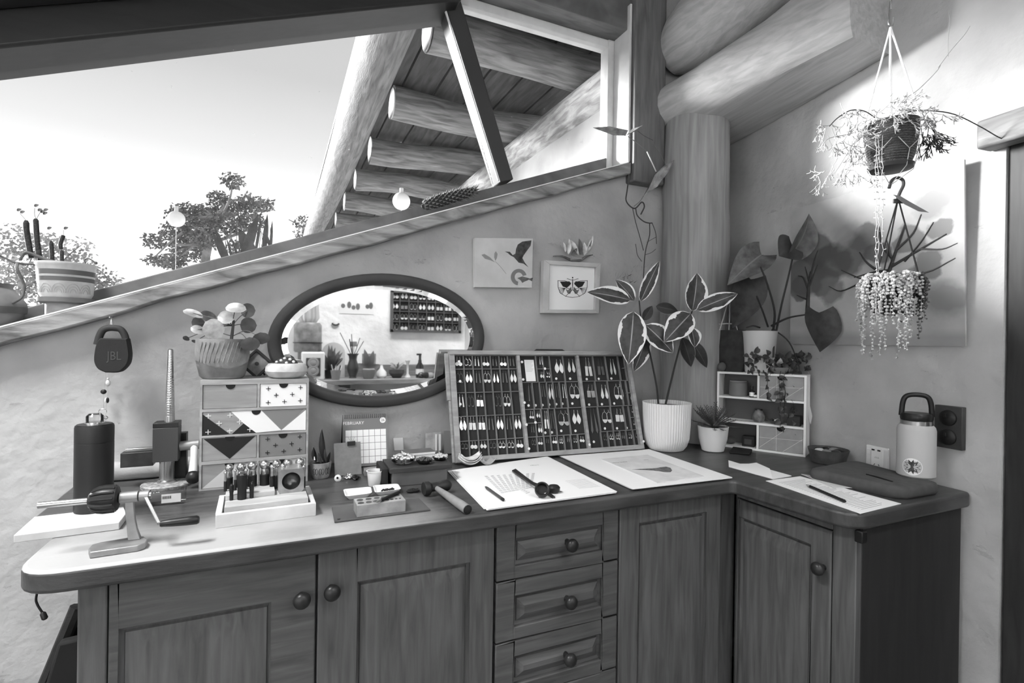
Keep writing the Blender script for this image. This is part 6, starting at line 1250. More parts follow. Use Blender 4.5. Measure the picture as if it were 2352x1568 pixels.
def pst(pts, r, m): P = [Mp @ V((u*Wp,v*Hp_,.0012+.016*max(0,u-.6)**2*6*v)) for u,v in pts]; c = bez(P,4) if len(P) > 2 else P; MB().tube(c, [r*(1-.7*i/(len(c)-1)) for i in range(len(c))], 5).build('painted_branch', m, pt, world=True)
for pts, r, m in (([(.135,.24),(.14,.40),(.15,.52)],.008,M_PT),([(.14,.38),(.10,.48),(.06,.5)],.004,M_PT),([(.145,.42),(.20,.56)],.004,M_PT),([(.135,.32),(.09,.34),(.05,.36)],.004,M_PT),([(.62,.24),(.63,.40),(.66,.52),(.72,.72)],.009,M_PT),([(.63,.42),(.52,.52),(.47,.60)],.005,M_PT),([(.65,.48),(.78,.55),(.92,.62)],.005,M_PT),([(.63,.40),(.50,.42),(.36,.50)],.004,M_PT),([(.66,.5),(.62,.66)],.004,M_PT2),([(.64,.44),(.82,.42),(.96,.48)],.004,M_PT2),([(.48,.40),(.36,.36),(.28,.40)],.003,M_PT),([(.66,.52),(.60,.62),(.58,.74)],.004,M_PT),([(.68,.58),(.76,.66),(.80,.76)],.004,M_PT),([(.64,.46),(.56,.46),(.44,.44)],.004,M_PT),([(.72,.50),(.80,.60),(.86,.70)],.003,M_PT),([(.80,.56),(.90,.54),(.97,.56)],.003,M_PT2),([(.145,.44),(.11,.56)],.004,M_PT),([(.145,.46),(.18,.60),(.20,.66)],.004,M_PT)): pst(pts, r, m)
# ================================================================== WALL PICTURES
def wp(cx, cy, y): return at_y(1070+cx/3.618, 520+cy/3.618, y)
def wshape(name, m, par, pts, y, th=.0006): P = [wp(x,c,y) for x,c in pts]; mb = MB(); mb.prism([(p.x,p.z) for p in P], y, y+th, MXZ); return mb.build(name, m, par, world=True, smooth=0)
yc = YB-.022; cnv = thing('bird_canvas', 'small pale canvas with a dark bird and fish', 'painting', wp(316,505,yc))
wshape('canvas', mat('cream_canvas', 196, .8, var=.05, vs=12), cnv, [(78,503),(548,508),(558,100),(75,95)], yc, .02); ys = yc-.0007
bird = [(325,208),(365,210),(390,238),(412,225),(418,185),(432,150),(470,125),(545,115),(538,160),(505,205),(480,240),(470,262),(490,300),(520,338),(480,308),(440,300),(415,272),(400,255),(372,240),(350,220)]
wshape('bird', mat('bird_ink', 62, .8, var=.4, vs=60), cnv, bird, ys)
wshape('arc_motif', mat('mid_paint', 122, .8), cnv, [(440+66*math.cos(a),420-68*math.sin(a)) for a in [.25+i*.24 for i in range(19)]]+[(440+34*math.cos(a),420-38*math.sin(a)) for a in [.25+i*.24 for i in range(18,-1,-1)]], ys)
wshape('fish', mat('fish_paint', 90, .8, var=.3, vs=60), cnv, [(428,428),(470,414),(505,424),(532,432),(558,424),(550,455),(525,442),(492,456),(470,468),(455,446)], ys-.0002)
for pts in ([(130,235),(155,228),(200,255),(242,297),(205,280),(160,268)],[(250,205),(264,228),(258,262),(246,285),(236,255),(238,222)]): wshape('leaf_motif', mat('pale_leaf_paint', 142, .8), cnv, pts, ys)
MB().tube([wp(x,y,ys) for x,y in ((245,290),(285,330),(335,392))],.0007,4).build('stem_motif', M_INKL, cnv, world=True)
yf2 = YB-.028; mf = thing('moth_picture', 'framed moth print in a pale timber frame', 'picture', wp(875,720,yf2))
O_ = [(640,718),(1106,722),(1121,305),(650,279)]; I_ = [(690,690),(1074,692),(1084,340),(698,314)]
for i in range(4):
    j = (i+1)%4; P = [wp(*O_[i],yf2),wp(*O_[j],yf2),wp(*I_[j],yf2),wp(*I_[i],yf2)]; mb = MB(); mb.prism([(p.x,p.z) for p in P], yf2, yf2+.026, MXZ); mb.build('frame_side', mat('pale_frame', 186, .6, var=.08, vs=10), mf, bevel=.001, world=True)
wshape('backing_print', M_PAPER, mf, I_, yf2+.012, .003); ym_ = yf2+.0112
M_MO = mat('moth_ink', 34, .8)
for s2 in (1,-1):
    f = lambda x: 887+s2*(x-887)
    wshape('moth_wing', M_MO, mf, [(f(x),y) for x,y in ((783,458),(862,456),(874,476),(860,492),(838,510),(806,498))], ym_)
    for pts in ([(764,448),(766,505),(785,552),(830,580),(887,590)],[(764,450),(820,450),(875,470)],[(887,525),(850,560),(830,578)],[(872,520),(840,512),(812,520)]): MB().tube([wp(f(x),y,ym_) for x,y in pts],.0009,4).build('moth_line', M_MO, mf, world=True)
    for i in range(6): a = .5+i*.23; MB().tube([wp(f(825),512,ym_),wp(f(825-58*math.sin(a)),512+62*math.cos(a)*1.0,ym_)],.0006,4).build('moth_rib', M_MO, mf, world=True)
    MB().tube([wp(f(887),445,ym_),wp(f(868),442,ym_),wp(f(840),432,ym_)],.0009,4).build('moth_antenna', M_MO, mf, world=True)
    wshape('moth_lower_wing', mat('moth_grey', 110, .8), mf, [(f(x),y) for x,y in ((876,500),(850,530),(830,520),(846,555),(866,560),(880,530))], ym_)
MB().tube([wp(887,438,ym_),wp(887,480,ym_),wp(887,525,ym_)],[.0012,.0016,.0008],5).build('moth_body', M_MO, mf, world=True); MB().lathe([(.0026,0),(.0026,.0006),(0,.0006)],14,M=Matrix.Translation(wp(887,425,ym_)) @ Matrix.Rotation(math.pi/2,4,'X')).build('moth_head', M_MO, mf, world=True)
MB().sph(wp(632,625,YB-.012),(.003,.006,.006),10,6).build('wall_bumper', M_BLACK, mf, world=True)
# carved bird flower over the moth
fl_ = thing('carved_flower', 'carved flower-like wall ornament above the moth print', 'ornament', wp(900,280,1.60)); M_CF = leafmat('carved_pale', 196, rough=.7); M_CFD = leafmat('carved_dark', 96, rough=.7)
for (b_,t_,w,m) in (((850,235),(862,100),42,M_CF),((880,235),(925,180),30,M_CFD),((868,110),(940,235),40,M_CF),((955,235),(945,100),44,M_CFD),((985,240),(985,130),46,M_CF),((1000,225),(1062,72),38,M_CF),((1010,210),(1050,110),16,M_CFD),((830,215),(812,130),26,M_CF)):
    leaf(wp(*b_,1.598), wp(*t_,1.59), w/3.618*pxm((.9,1.6,1.6)), (0,-1,.1), m, fl_, 'long', .04, .4, 'petal', 8, 4)
MB().tube(bez([wp(x,y,1.598) for x,y in ((725,247),(800,248),(880,280),(950,280),(1000,250),(1055,235))],4),[.0015+.004*math.sin(math.pi*i/20) for i in range(21)],8).build('body', mat('carved_body', 92, .7, var=.3, vs=40), fl_, world=True); MB().tube([wp(870,262,1.592),wp(960,266,1.592)],[.009,.004],8).build('belly', mat('carved_belly', 150, .7), fl_, world=True)
# ================================================================== HANGING SPEAKER AND CHARM STRING
yS = 1.530; spk = thing('speaker', 'black clip-loop speaker hanging on the wall', 'speaker', at_y(255,856,yS)); sc2 = 6.033
def sp_p(cx, cy, y=yS): return at_y(200+cx/sc2, 720+cy/sc2, y)
out = [(240,818),(400,820),(480,790),(560,700),(584,600),(580,500),(555,360),(540,345),(500,345),(230,340),(165,345),(125,400),(100,480),(82,600),(90,690),(140,770)]
P = [sp_p(*p) for p in out]; mb = MB(); cxx = sum(p.x for p in P)/len(P); czz = sum(p.z for p in P)/len(P)
sm = bez(P+[P[0]],4)[:-1]; rings = [(.93,0),(1,.008),(1,.032),(.92,.042)]; n = len(sm); vs = [V((cxx+(p.x-cxx)*s,yS+d_,czz+(p.z-czz)*s)) for s,d_ in rings for p in sm]
mb.add(vs,[(i*n+j,i*n+(j+1)%n,(i+1)*n+(j+1)%n,(i+1)*n+j) for i in range(3) for j in range(n)]+[tuple(range(n-1,-1,-1)),tuple(range(3*n,4*n))]); mb.build('body', mat('speaker_cloth', 44, .9, bump=.2, bs=700), spk, world=True, smooth=50)
MB().tube(bez([sp_p(x,y,yS+.02) for x,y in ((140,430),(172,315),(218,232),(295,200),(390,200),(468,222),(522,300),(548,410))],4),.0078,10).build('loop', mat('speaker_loop', 50, .7), spk, world=True)
text_mb('JBL', .030, frame_m(sp_p(375,590,yS-.0006),(1,0,0),(0,0,1)),.72).build('logo', mat('logo_grey', 74, .8), spk, world=True, smooth=0)
nl = thing('wall_nail', 'nail and thin string holding up the speaker', 'nail', sp_p(335,50,1.605)); MB().tube([V((sp_p(335,50,1.6).x,1.585,sp_p(335,50,1.6).z)),V((sp_p(335,50,1.6).x,1.616,sp_p(335,50,1.6).z))],.0015,8).build('nail', M_STEEL, nl, world=True)
top_ = sp_p(335,50,1.59); 
for x in (318,345): MB().tube([top_, sp_p(x,195,yS+.02)],.0008,4).build('string', M_ROPE, nl, world=True)
MB().tube([top_+V((.004*math.sin(a),0,.005+.004*math.cos(a))) for a in [i*.628 for i in range(10)]],.0004,4,closed=True).build('string_loop', M_ROPE, nl, world=True)
ch_ = thing('charm_string', 'string of small charms hanging below the speaker', 'charm string', sp_p(260,1480,1.60)); yq = 1.597
for pts in ([(245,800),(240,1000),(228,1080),(222,1300),(218,1330)],[(295,800),(290,950),(278,1150),(265,1330),(258,1430)]): MB().tube([sp_p(*p,yq) for p in pts],.0008,4).build('thread', M_ROPE, ch_, world=True)
for (x,y,w,h,m) in ((290,960,30,45,M_SILM),(228,1082,36,34,M_BLACK),(285,1200,18,40,M_BLACK),(258,1200,14,38,M_WHITE),(260,1440,26,24,M_CLEAR),(290,900,14,14,M_SILM)): c = sp_p(x,y,yq); MB().sph(c,(w/sc2*pxm(c),.004,h/sc2*pxm(c)),10,6).build('charm', m, ch_, world=True)
c = sp_p(218,1355,yq); MB().tube([c+V((.0085*math.cos(a),0,.0065*math.sin(a))) for a in [i*.524 for i in range(12)]],.0008,5,closed=True).build('ring', M_STEEL, ch_, world=True)
# ================================================================== OVAL MIRROR
ym = 1.593; mr = thing('oval_mirror', 'oval looking glass in a dark timber frame', 'mirror', (.302,ym,1.06)); Mm = frame_m((.300,YB-.001,1.2655),(math.cos(.055),0,math.sin(.055)),(-math.sin(.055),0,math.cos(.055)))  # z to the room
def ering(a0, b0, z0, a1, b1, z1): return [(a0,b0,z0),(a1,b1,z1)]
def eloft(prof, n=72, cap0=False, cap1=False):
    vs = [V((a*math.cos(6.28319*i/n),b*math.sin(6.28319*i/n),z)) for a,b,z in prof for i in range(n)]; k = len(prof)
    fs = [(j*n+i,j*n+(i+1)%n,(j+1)*n+(i+1)%n,(j+1)*n+i) for j in range(k-1) for i in range(n)]
    if cap1: fs.append(tuple(range((k-1)*n,k*n)))
    return MB().add(vs, fs, Mm)
A_, B_ = .327,.2045
eloft([(A_-.004,B_-.004,0),(A_,B_,.012),(A_-.006,B_-.006,.022),(A_-.020,B_-.020,.025),(A_-.032,B_-.032,.020),(A_-.037,B_-.037,.012),(A_-.037,B_-.037,.004)]).build('frame', mat('mirror_frame_timber', 58, .5, var=.12, vs=8), mr, world=True)
eloft([(A_-.036,B_-.036,.0125),(A_-.052,B_-.052,.0155)]).build('bevel', M_CHROME, mr, world=True, smooth=0)
eloft([(A_-.052,B_-.052,.0155),(A_-.053,B_-.053,.0155)],cap1=True).build('glass', M_CHROME, mr, world=True, smooth=0)
YMIR = YB-.001-.0155
def am(px, py, Y): p = at_y(px, py, 2*YMIR-Y); return V((p.x, Y, p.z))          # point of the room whose mirror image shows there
def mm(Y): return pxm(V((1.0,2*YMIR-Y,1.2)))
# bench on the opposite side with the things reflected in the mirror
YO = -1.18; zO = am(850,868,YO).z
ob = thing('side_bench', 'timber side bench under the white wall, seen in the mirror', 'bench', (.8,-1.2,0))
MB().bmm(-.6,1.56,YF+.004,-1.02,zO-.04,zO).build('top', mat('side_bench_timber', 128, .6, var=.25, vs=5, wood=(1,8,8)), ob, bevel=.004, world=True)
MB().bmm(-.6,1.56,YF+.004,YF+.03,zO+.0005,zO+.10).build('back_board', mat('back_board_timber', 120, .6, var=.2, vs=5, wood=(1,8,8)), ob, world=True)
for x in (-.55,.5,1.5): MB().bmm(x-.03,x+.03,-1.36,-1.06,0,zO-.041).build('trestle', M_CABV, ob, world=True)
def mthing(name, label, cat, px, Y=YO, z=None): p = am(px,868,Y); return thing(name, label, cat, (p.x,Y,zO+.0003 if z is None else z))
def mh(py, px, Y=YO): return am(px,py,Y).z-zO
u = mm(YO)
t = mthing('glass_lantern', 'ribbed lantern jar with a fluted glass top, in the mirror', 'lantern', 706, -1.25)
hh = mh(700,706,-1.25); h1 = mh(741,706,-1.25); h0 = mh(808,706,-1.25)
MB().lathe([(20*u,0),(20*u,h0)],24).build('stand', M_STEELD, t); MB().lathe([(26*u,h0),(28*u,h0+.01),(28*u,h1-.02),(24*u,h1)],40,wob=.01).build('jar', mat('lantern_body', 120, .4, var=.2, vs=20), t); MB().lathe([(16*u,h1),(22*u,h1+.04),(20*u,hh),(23*u,hh+.02)],32,wob=.05).build('fluted_top', M_SILM, t); MB().lathe([(30*u,h0+.07),(30*u,h0+.078)],28).build('rim', M_BLACK, t)
t = mthing('radio', 'white retro radio with two round dials, in the mirror', 'radio', 718, -1.09); hr = mh(808,718,-1.09); wr = 23*mm(-1.09)
MB().bmm(-wr,wr,-.03,.06,0,hr).build('body', mat('radio_white', 226, .5), t, bevel=.012, seg=4); MB().bmm(-wr*.62,wr*.62,.0602,.064,hr*.15,hr*.80).build('panel', mat('radio_panel', 70, .5), t, bevel=.003)
for v in (.34,.62): MB().lathe([(wr*.5,0),(wr*.5,.006),(wr*.34,.008),(wr*.30,.006),(wr*.14,.010),(0,.011)],24,M=Matrix.Translation((0,.0642,hr*v)) @ Matrix.Rotation(-math.pi/2,4,'X')).build('dial', mat('radio_dial', 150, .4), t)
t = mthing('brush_cup', 'grey cup of brushes in front of the radio, in the mirror', 'cup', 771, -1.06); zc0 = 0; um = mm(-1.06); MB().lathe([(8*um,0),(11*um,.075),(9.5*um,.075),(7*um,.01),(0,.01)],20).build('cup', mat('cup_grey', 140, .5), t)
rn = random.Random(5)
for i in range(8): a = i*.8; MB().tube([(4*um*math.cos(a),4*um*math.sin(a),.012),(13*um*math.cos(a),13*um*math.sin(a),.10+.02*rn.random())],.003,5).build('brush', [M_PAPER,M_DARKT,M_STEEL][i%3], t)
t = mthing('arch_plate', 'pale arched plate leaning on the white wall, in the mirror', 'plate', 765, -1.33); hp = mh(786,765,-1.33); w_p = 24*mm(-1.33)
MB().prism([(-w_p,0),(w_p,0)]+[(w_p*math.cos(a),hp-w_p+w_p*math.sin(a)) for a in [i*.314 for i in range(11)]],-.006,.006,MXZ).build('plate', mat('arch_pale', 206, .6), t); MB().prism([(w_p*.3*math.cos(a),hp*.55+hp*.2*math.sin(a)) for a in [i*.628 for i in range(10)]],.0062,.008,MXZ).build('motif', M_INKL, t)
t = mthing('house_plant', 'dark leafy plant beside the radio, in the mirror', 'potted plant', 756, -1.20); MB().lathe([(.03,0),(.045,.07),(.04,.07),(0,.06)],20).build('pot', M_BLACK, t); rn = random.Random(8)
for i in range(16): a = rn.uniform(0,6.28); d = V((math.cos(a)*.10,math.sin(a)*.05,rn.uniform(.08,.20))); leaf(V((0,0,.06)), V((0,0,.06))+d, .035, (0,1,.5), M_GRASS, t, 'long', .2, .2, nu=6, nv=3, world=False)
t = mthing('bronze_vase', 'bronze vase of tools on the side bench, in the mirror', 'vase', 810, -1.22); um = mm(-1.22); hv = mh(812,810,-1.22)
MB().lathe([(8*um,0),(7*um,hv*.06),(12*um,hv*.30),(13*um,hv*.42),(8*um,hv*.75),(9*um,hv*.9),(13*um,hv),(11*um,hv),(6*um,hv*.75),(0,hv*.5)],28).build('vase', mat('bronze', 96, .35, metal=.6), t)
for (x,h_,r_,m) in ((4,.62,.003,M_DARKT),(28,.66,.003,M_DARKT),(-14,.50,.003,M_DARKT),(-22,.40,.003,M_DARKT),(8,.46,.004,M_BLACK)): MB().tube([(x*um*.2,0,hv*.6),(-x*um*1.0,.01,hv+h_*.26)],r_,5).build('tool', m, t)
MB().bmm(-.026,.030,-.006,.006,hv+.06,hv+.10).build('brush_head', M_CARD, t, bevel=.003); MB().bmm(-.010,.012,-.004,.004,hv*.7,hv+.06).build('brush_handle', M_PAPER2, t)
t = mthing('photo_card', 'grey card behind a pot of succulent, in the mirror', 'card', 847, -1.26); um = mm(-1.26); hc = mh(812,847,-1.26); MB().bmm(-15*um,15*um,-.003,.003,0,hc).build('card', mat('stand_card', 140, .7, var=.2, vs=20), t); MB().bmm(-12*um,12*um,.0031,.0036,hc*.2,hc*.9).build('print', mat('card_print', 110, .7, var=.3, vs=30), t)
t = mthing('dark_pot', 'squat grey pot with a broad leaf plant, in the mirror', 'potted plant', 846, -1.12); um = mm(-1.12); MB().lathe([(10*um,0),(14*um,.03),(15*um,.075),(12*um,.085),(0,.07)],24).build('pot', mat('squat_grey', 124, .6), t)
for a, h_ in ((.3,.12),(1.2,.16),(2.0,.15),(2.9,.11)): leaf(V((0,0,.07)), V((-.09*math.cos(a),.02,.07+h_*math.sin(a)+.02)), .05, (0,1,.2), mat('mid_leaf', 96, .5), t, 'oval', .1, .2, nu=6, nv=4, world=False)
t = mthing('white_bottle', 'white garlic-shaped bottle on the side bench, in the mirror', 'bottle', 876, -1.16); um = mm(-1.16); MB().lathe([(8*um,0),(12*um,.02),(11*um,.05),(4*um,.08),(2.5*um,.105),(0,.107)],24).build('bottle', M_WHITE, t); MB().lathe([(2*um,.1072),(2*um,.115),(0,.116)],10).build('stopper', M_PAPER2, t)
t = mthing('succulent_bowl', 'dark bowl of pale succulents on the side bench, in the mirror', 'potted plant', 911, -1.16); MB().lathe([(9*um,0),(18*um,.04),(17*um,.07),(14*um,.075),(0,.06)],26).build('bowl', mat('dark_bowl', 60, .4), t); rn = random.Random(3)
for i in range(14): a = rn.uniform(0,6.28); leaf(V((0,0,.07)), V((.07*math.cos(a),.05*math.sin(a),.10+rn.uniform(0,.05))), .018, (0,1,.6), mat('pale_succulent', 150, .5), t, 'long', .15, .3, nu=5, nv=3, world=False)
t = mthing('candlestick', 'slim white candlestick on the side bench, in the mirror', 'candlestick', 936, -1.2); um = mm(-1.2); MB().lathe([(7*um,0),(6*um,.01),(2.5*um,.03),(2.5*um,.11),(5.5*um,.14),(6*um,.145),(0,.145)],18).build('stick', M_WHITE, t); MB().lathe([(2*um,.1452),(1.5*um,.155),(0,.155)],10).build('stub', M_PAPER2, t)
t = mthing('pump_bottle', 'dark pump bottle at the end of the side bench, in the mirror', 'bottle', 964, -1.14); um = mm(-1.14); MB().lathe([(9*um,0),(9*um,.10),(4*um,.13),(4*um,.15)],20).build('bottle', mat('dark_bottle', 36, .25), t); MB().lathe([(3*um,.1502),(3*um,.19),(0,.19)],12).build('pump', M_BLACK, t); MB().bmm(-.03,.012,-.006,.006,.19,.205).build('nozzle', M_BLACK, t, bevel=.002); MB().lathe([(9.3*um,.03),(9.3*um,.075)],20).build('label', M_PAPER2, t)
t = mthing('stone_heap', 'heap of dark stones by the pump bottle, in the mirror', 'stone', 992, -1.08); 
for i in range(6): MB().sph((-.09+.035*i,.02*math.sin(i),.025),(.035,.03,.025),10,6).build('stone', [M_STEELD,M_BLACKM,M_CARD][i%3], t)
# things on the white wall itself
def wsheet(name, label, cat, x0, y0, x1, y1, m): a, b = am(x0,y0,YF+.004), am(x1,y1,YF+.004); t = thing(name, label, cat, ((a.x+b.x)/2,YF+.004,min(a.z,b.z))); MB().bmm(min(a.x,b.x),max(a.x,b.x),YF+.001,YF+.003,min(a.z,b.z),max(a.z,b.z)).build('sheet', m, t, world=True); return t
t = wsheet('motif_print', 'pale print with small hanging motifs, in the mirror', 'print', 780, 690, 858, 722, mat('motif_paper', 222, .8))
for i, (px,py) in enumerate(((788,702),(802,700),(812,706),(822,704),(844,704),(852,702))): c = am(px,py,YF+.0036); MB().prism([(c.x+.018*math.cos(a),c.z+(.03 if i%2 else .02)*math.sin(a)) for a in [j*.785 for j in range(8)]],YF+.0031,YF+.0036,MXZ).build('motif', mat('motif_grey', 100, .8), t, world=True)
c = am(771,741,YF+.01); t = thing('wall_hook', 'small black curved hook on the white wall, in the mirror', 'hook', c); MB().tube([c+V((.028*math.cos(a),0,.018*math.sin(a))) for a in [3.3+i*.3 for i in range(10)]],.007,8).build('curve', M_BLACK, t, world=True); MB().tube([c+V((0,-.009,-.018)),c+V((0,.002,-.018))],.004,6).build('pin', M_STEEL, t, world=True)
a, b = am(897,762,YF+.03), am(1060,674,YF+.03); x0, x1 = min(a.x,b.x), min(max(a.x,b.x), 1.595); z0, z1 = a.z, b.z
d2_ = thing('display_tray', 'second type tray of earrings on the white wall, in the mirror', 'display tray', (x0,YF,z0))
MB().bmm(x0,x1,YF+.001,YF+.005,z0,z1).build('back_panel', mat('dark_tray_back', 50, .9), d2_, world=True); M_DT = mat('dark_tray_timber', 84, .7)
for q in ((x0,x1,z0,z0+.022),(x0,x1,z1-.022,z1),(x0,x0+.022,z0,z1),(x1-.022,x1,z0,z1)): MB().bmm(q[0],q[1],YF+.0052,YF+.035,q[2],q[3]).build('frame_side', M_DT, d2_, world=True)
for i in range(1,8): x = x0+(x1-x0)*i/8; MB().bmm(x-.003,x+.003,YF+.0052,YF+.025,z0+.02,z1-.02).build('divider', M_DT, d2_, world=True)
for v in (.25,.5,.75): z = z0+(z1-z0)*v; MB().bmm(x0+.02,x1-.02,YF+.0052,YF+.023,z-.003,z+.003).build('cross_strip', M_DT, d2_, world=True)
rn = random.Random(6); nmr = ['bottom','second lowest','second highest','top']
for i in range(8):
    for v in range(4):
        x = x1-(x1-x0)*(i+.5)/8; z = z0+(z1-z0)*(v+.84)/4; kd = rn.choice(['disc','tear','arc','rect','hoop']); tn = rn.choice('wwms'); h = (z1-z0)*.25*.62
        t = thing('earring_pair', f'{TN[tn]} {KN[kd]} earrings, mirrored tray, {nmr[v]} row, {ORD[i]} from left', 'earrings', (x,YF+.014,z), math.pi, 'earring pairs in the mirrored tray')
        o = None
        for s2 in (-1,1):
            M2 = Matrix.Translation((s2*.016,0,0)) @ Matrix.Rotation(math.pi/2,4,'X')
            if o is None: o = ear_mesh(kd,.03,h,EM[tn]).build('earring', EM[tn], t, smooth=30); o.matrix_local = M2
            else: part('earring', o, t, M2)

# ================================================================== HANGING POTS
YH = .75; pc = at_y(2046,345,YH); PX = pc.x
def hp(px, py): return at_plane(px, py, V((PX,YH,0)), V((_F.x,_F.y,0)))
hk = hp(2045,62); zr, zbt = hp(2050,286).z, hp(2048,392).z
h1_ = thing('hanging_basket', 'woven hanging pot of thin twiggy stems near the right wall', 'hanging plant', (PX,YH,zbt))
Hh = zr-zbt; k = pxm(pc)*.86; R1 = 62*k
mb = MB(); mb.lathe([(R1*.70,.010),(R1*.86,Hh*.3),(R1*.98,Hh*.7),(R1,Hh*.98),(R1*1.02,Hh),(R1*.95,Hh),(R1*.93,Hh*.9),(0,Hh*.88)],44); 
wv = mat('woven_pot', 78, .6); wt = wv.node_tree; wn_ = wt.nodes.new('ShaderNodeTexWave'); wn_.inputs['Scale'].default_value = 60; wn_.bands_direction = 'Z'; wn_.inputs['Distortion'].default_value = 3; wn_.inputs['Detail Scale'].default_value = 8; wtc = wt.nodes.new('ShaderNodeTexCoord'); wt.links.new(wtc.outputs['Object'], wn_.inputs['Vector'])
wb = wt.nodes.new('ShaderNodeBump'); wb.inputs['Strength'].default_value = .9; wb.inputs['Distance'].default_value = .004; wt.links.new(wn_.outputs['Fac'], wb.inputs['Height']); wt.links.new(wb.outputs[0], wt.nodes['Principled BSDF'].inputs['Normal'])
mb.build('pot', wv, h1_); MB().lathe([(R1*.60,0),(R1*.80,.002),(R1*.86,.010),(R1*.82,.011),(R1*.6,.006)],40).build('saucer', mat('saucer_dark', 60, .4), h1_)
for i, a in enumerate((.5,2.0,3.6,5.2)):
    rim = V((PX+R1*math.cos(a),YH+R1*math.sin(a),zr+.002)); MB().tube([V((hk.x,hk.y,hk.z)), rim],.0021,6).build('cord', M_PAPER, h1_, world=True)
zc_ = zbt-.002
for a in (3.2,4.4,5.4):
    P = [V((PX+R1*1.02*math.cos(a-.5),YH+R1*1.02*math.sin(a-.5),zr-Hh*.45)),V((PX+R1*.93*math.cos(a),YH+R1*.93*math.sin(a),zr-Hh*.68)),V((PX+R1*1.02*math.cos(a+.5),YH+R1*1.02*math.sin(a+.5),zr-Hh*.45))]; MB().tube(P,.0009,5).build('net_string', M_ROPE, h1_, world=True)
    MB().tube([P[1],V((PX+R1*.8*math.cos(a),YH+R1*.8*math.sin(a),zbt-.001)),V((PX,YH,zbt-.035))],.0009,5).build('net_string', M_ROPE, h1_, world=True)
hkt = thing('ceiling_hook', 'long wire hook carrying the woven hanging pot', 'hook', (hk.x,hk.y,hk.z)); MB().tube(bez([V((hk.x+.012,hk.y,hk.z+.026)),V((hk.x+.010,hk.y,hk.z+.006)),V((hk.x,hk.y,hk.z)),V((hk.x-.008,hk.y,hk.z+.010)),V((hk.x-.002,hk.y,hk.z+.06)),V((hk.x+.004,hk.y,hk.z+.12)),V((hk.x,hk.y,ZT-.004))],6),.0014,6).build('wire', M_SILV, hkt, world=True); MB().lathe([(.012,-.004),(.012,0)],14,(hk.x,hk.y,ZT)).build('ceiling_plate', M_STEEL, hkt, world=True)
# thin twiggy stems
M_TW = mat('twig_pale', 168, .6); M_TWD = mat('twig_dark', 54, .6)
def twigs(name, m, starts, seed, n_gen=3, L=.035):
    rn = random.Random(seed); mb = MB()
    def grow(p, d, g, l):
        q = p+d*l; mb.tube([p, p.lerp(q,.5)+V((0,0,-.002)), q], [.0009 if g else .0011,.0008,.0006], 4, cap=False)
        if g < n_gen:
            for _ in range(rn.choice((2,2,3))):
                e = (d+V((rn.uniform(-.8,.8),rn.uniform(-.8,.8),rn.uniform(-.9,.45)))).normalized(); grow(q, e, g+1, l*rn.uniform(.6,.95))
    for (p, d, l) in starts: grow(V(p), V(d).normalized(), 0, l)
    o = mb.build(name, m, h1_, world=True, attr=1); o['kind'] = 'stuff'
rn = random.Random(9); st1 = []; st2 = []
for i in range(40):
    x, y = rn.uniform(1885,2010), rn.uniform(250,395); x = max(x, 1880+ (y-300)*.25); c = hp(x,y)+_F*rn.uniform(-.04,.05); st1.append((c,(rn.uniform(-.7,.3),rn.uniform(-.4,.4),rn.uniform(-1,.3)),.020))
for i in range(22): c = hp(rn.uniform(1985,2100),rn.uniform(265,300))-_F*rn.uniform(.03,.065); st1.append((c,(rn.uniform(-.8,.5),rn.uniform(-.7,-.1),rn.uniform(-.9,.5)),.018))
for i in range(12): c = hp(rn.uniform(2115,2150),rn.uniform(280,320)); st2.append((c,(rn.uniform(.1,.8),rn.uniform(-.4,.4),rn.uniform(-1,.2)),.020))
twigs('twiggy_stems', M_TW, st1, 31, 3); twigs('dark_twiggy_stems', M_TWD, st2, 32, 3)
def hstem(pts, r, m, offs=0): MB().tube(bez([hp(*p)+_F*offs for p in pts],5), r, 5).build('long_stem', m, h1_, world=True)
hstem([(2050,282),(2085,258),(2130,254),(2190,262),(2250,290),(2300,318),(2335,322)], .0013, M_TWD); hstem([(2010,270),(1985,255),(1955,253),(1925,270),(1905,290)], .0013, M_TWD); hstem([(2045,278),(2070,235),(2110,205),(2150,165),(2160,150)], .0009, M_TW); hstem([(2155,155),(2185,115),(2215,80),(2228,60)], .0007, M_TW); hstem([(2178,130),(2178,90),(2182,50),(2180,30)], .0007, M_TW); hstem([(2050,280),(2090,278),(2130,276),(2150,290)], .0012, M_TWD); hstem([(2000,280),(1975,300),(1940,310),(1900,320),(1880,350)], .0010, M_TW); hstem([(2000,285),(1960,330),(1935,370),(1915,400)], .0010, M_TW)
rn = random.Random(14)
mb = MB()
for (xa, yb_) in ((1983,640),(1993,600),(1978,760)):
    y = 330; P = []
    while y < yb_: P.append(hp(xa+rn.uniform(-3,3),y)-_F*.05); y += 14
    mb.tube(P,.0006,4,cap=False)
    for p in P[2:]:
        for _ in range(2 if p.z > hp(1990,520).z else 1): d = V((rn.uniform(-1,1),rn.uniform(-1,1),rn.uniform(-.6,.6))).normalized()*.007; q = d.orthogonal().normalized()*.0022; n0 = len(mb.v); mb.v += [p,p+d*.5+q,p+d,p+d*.5-q]; mb.f.append((n0,n0+1,n0+2,n0+3))
o = mb.build('trailing_strings', M_TW, h1_, world=True, attr=1, smooth=0); o['kind'] = 'stuff'
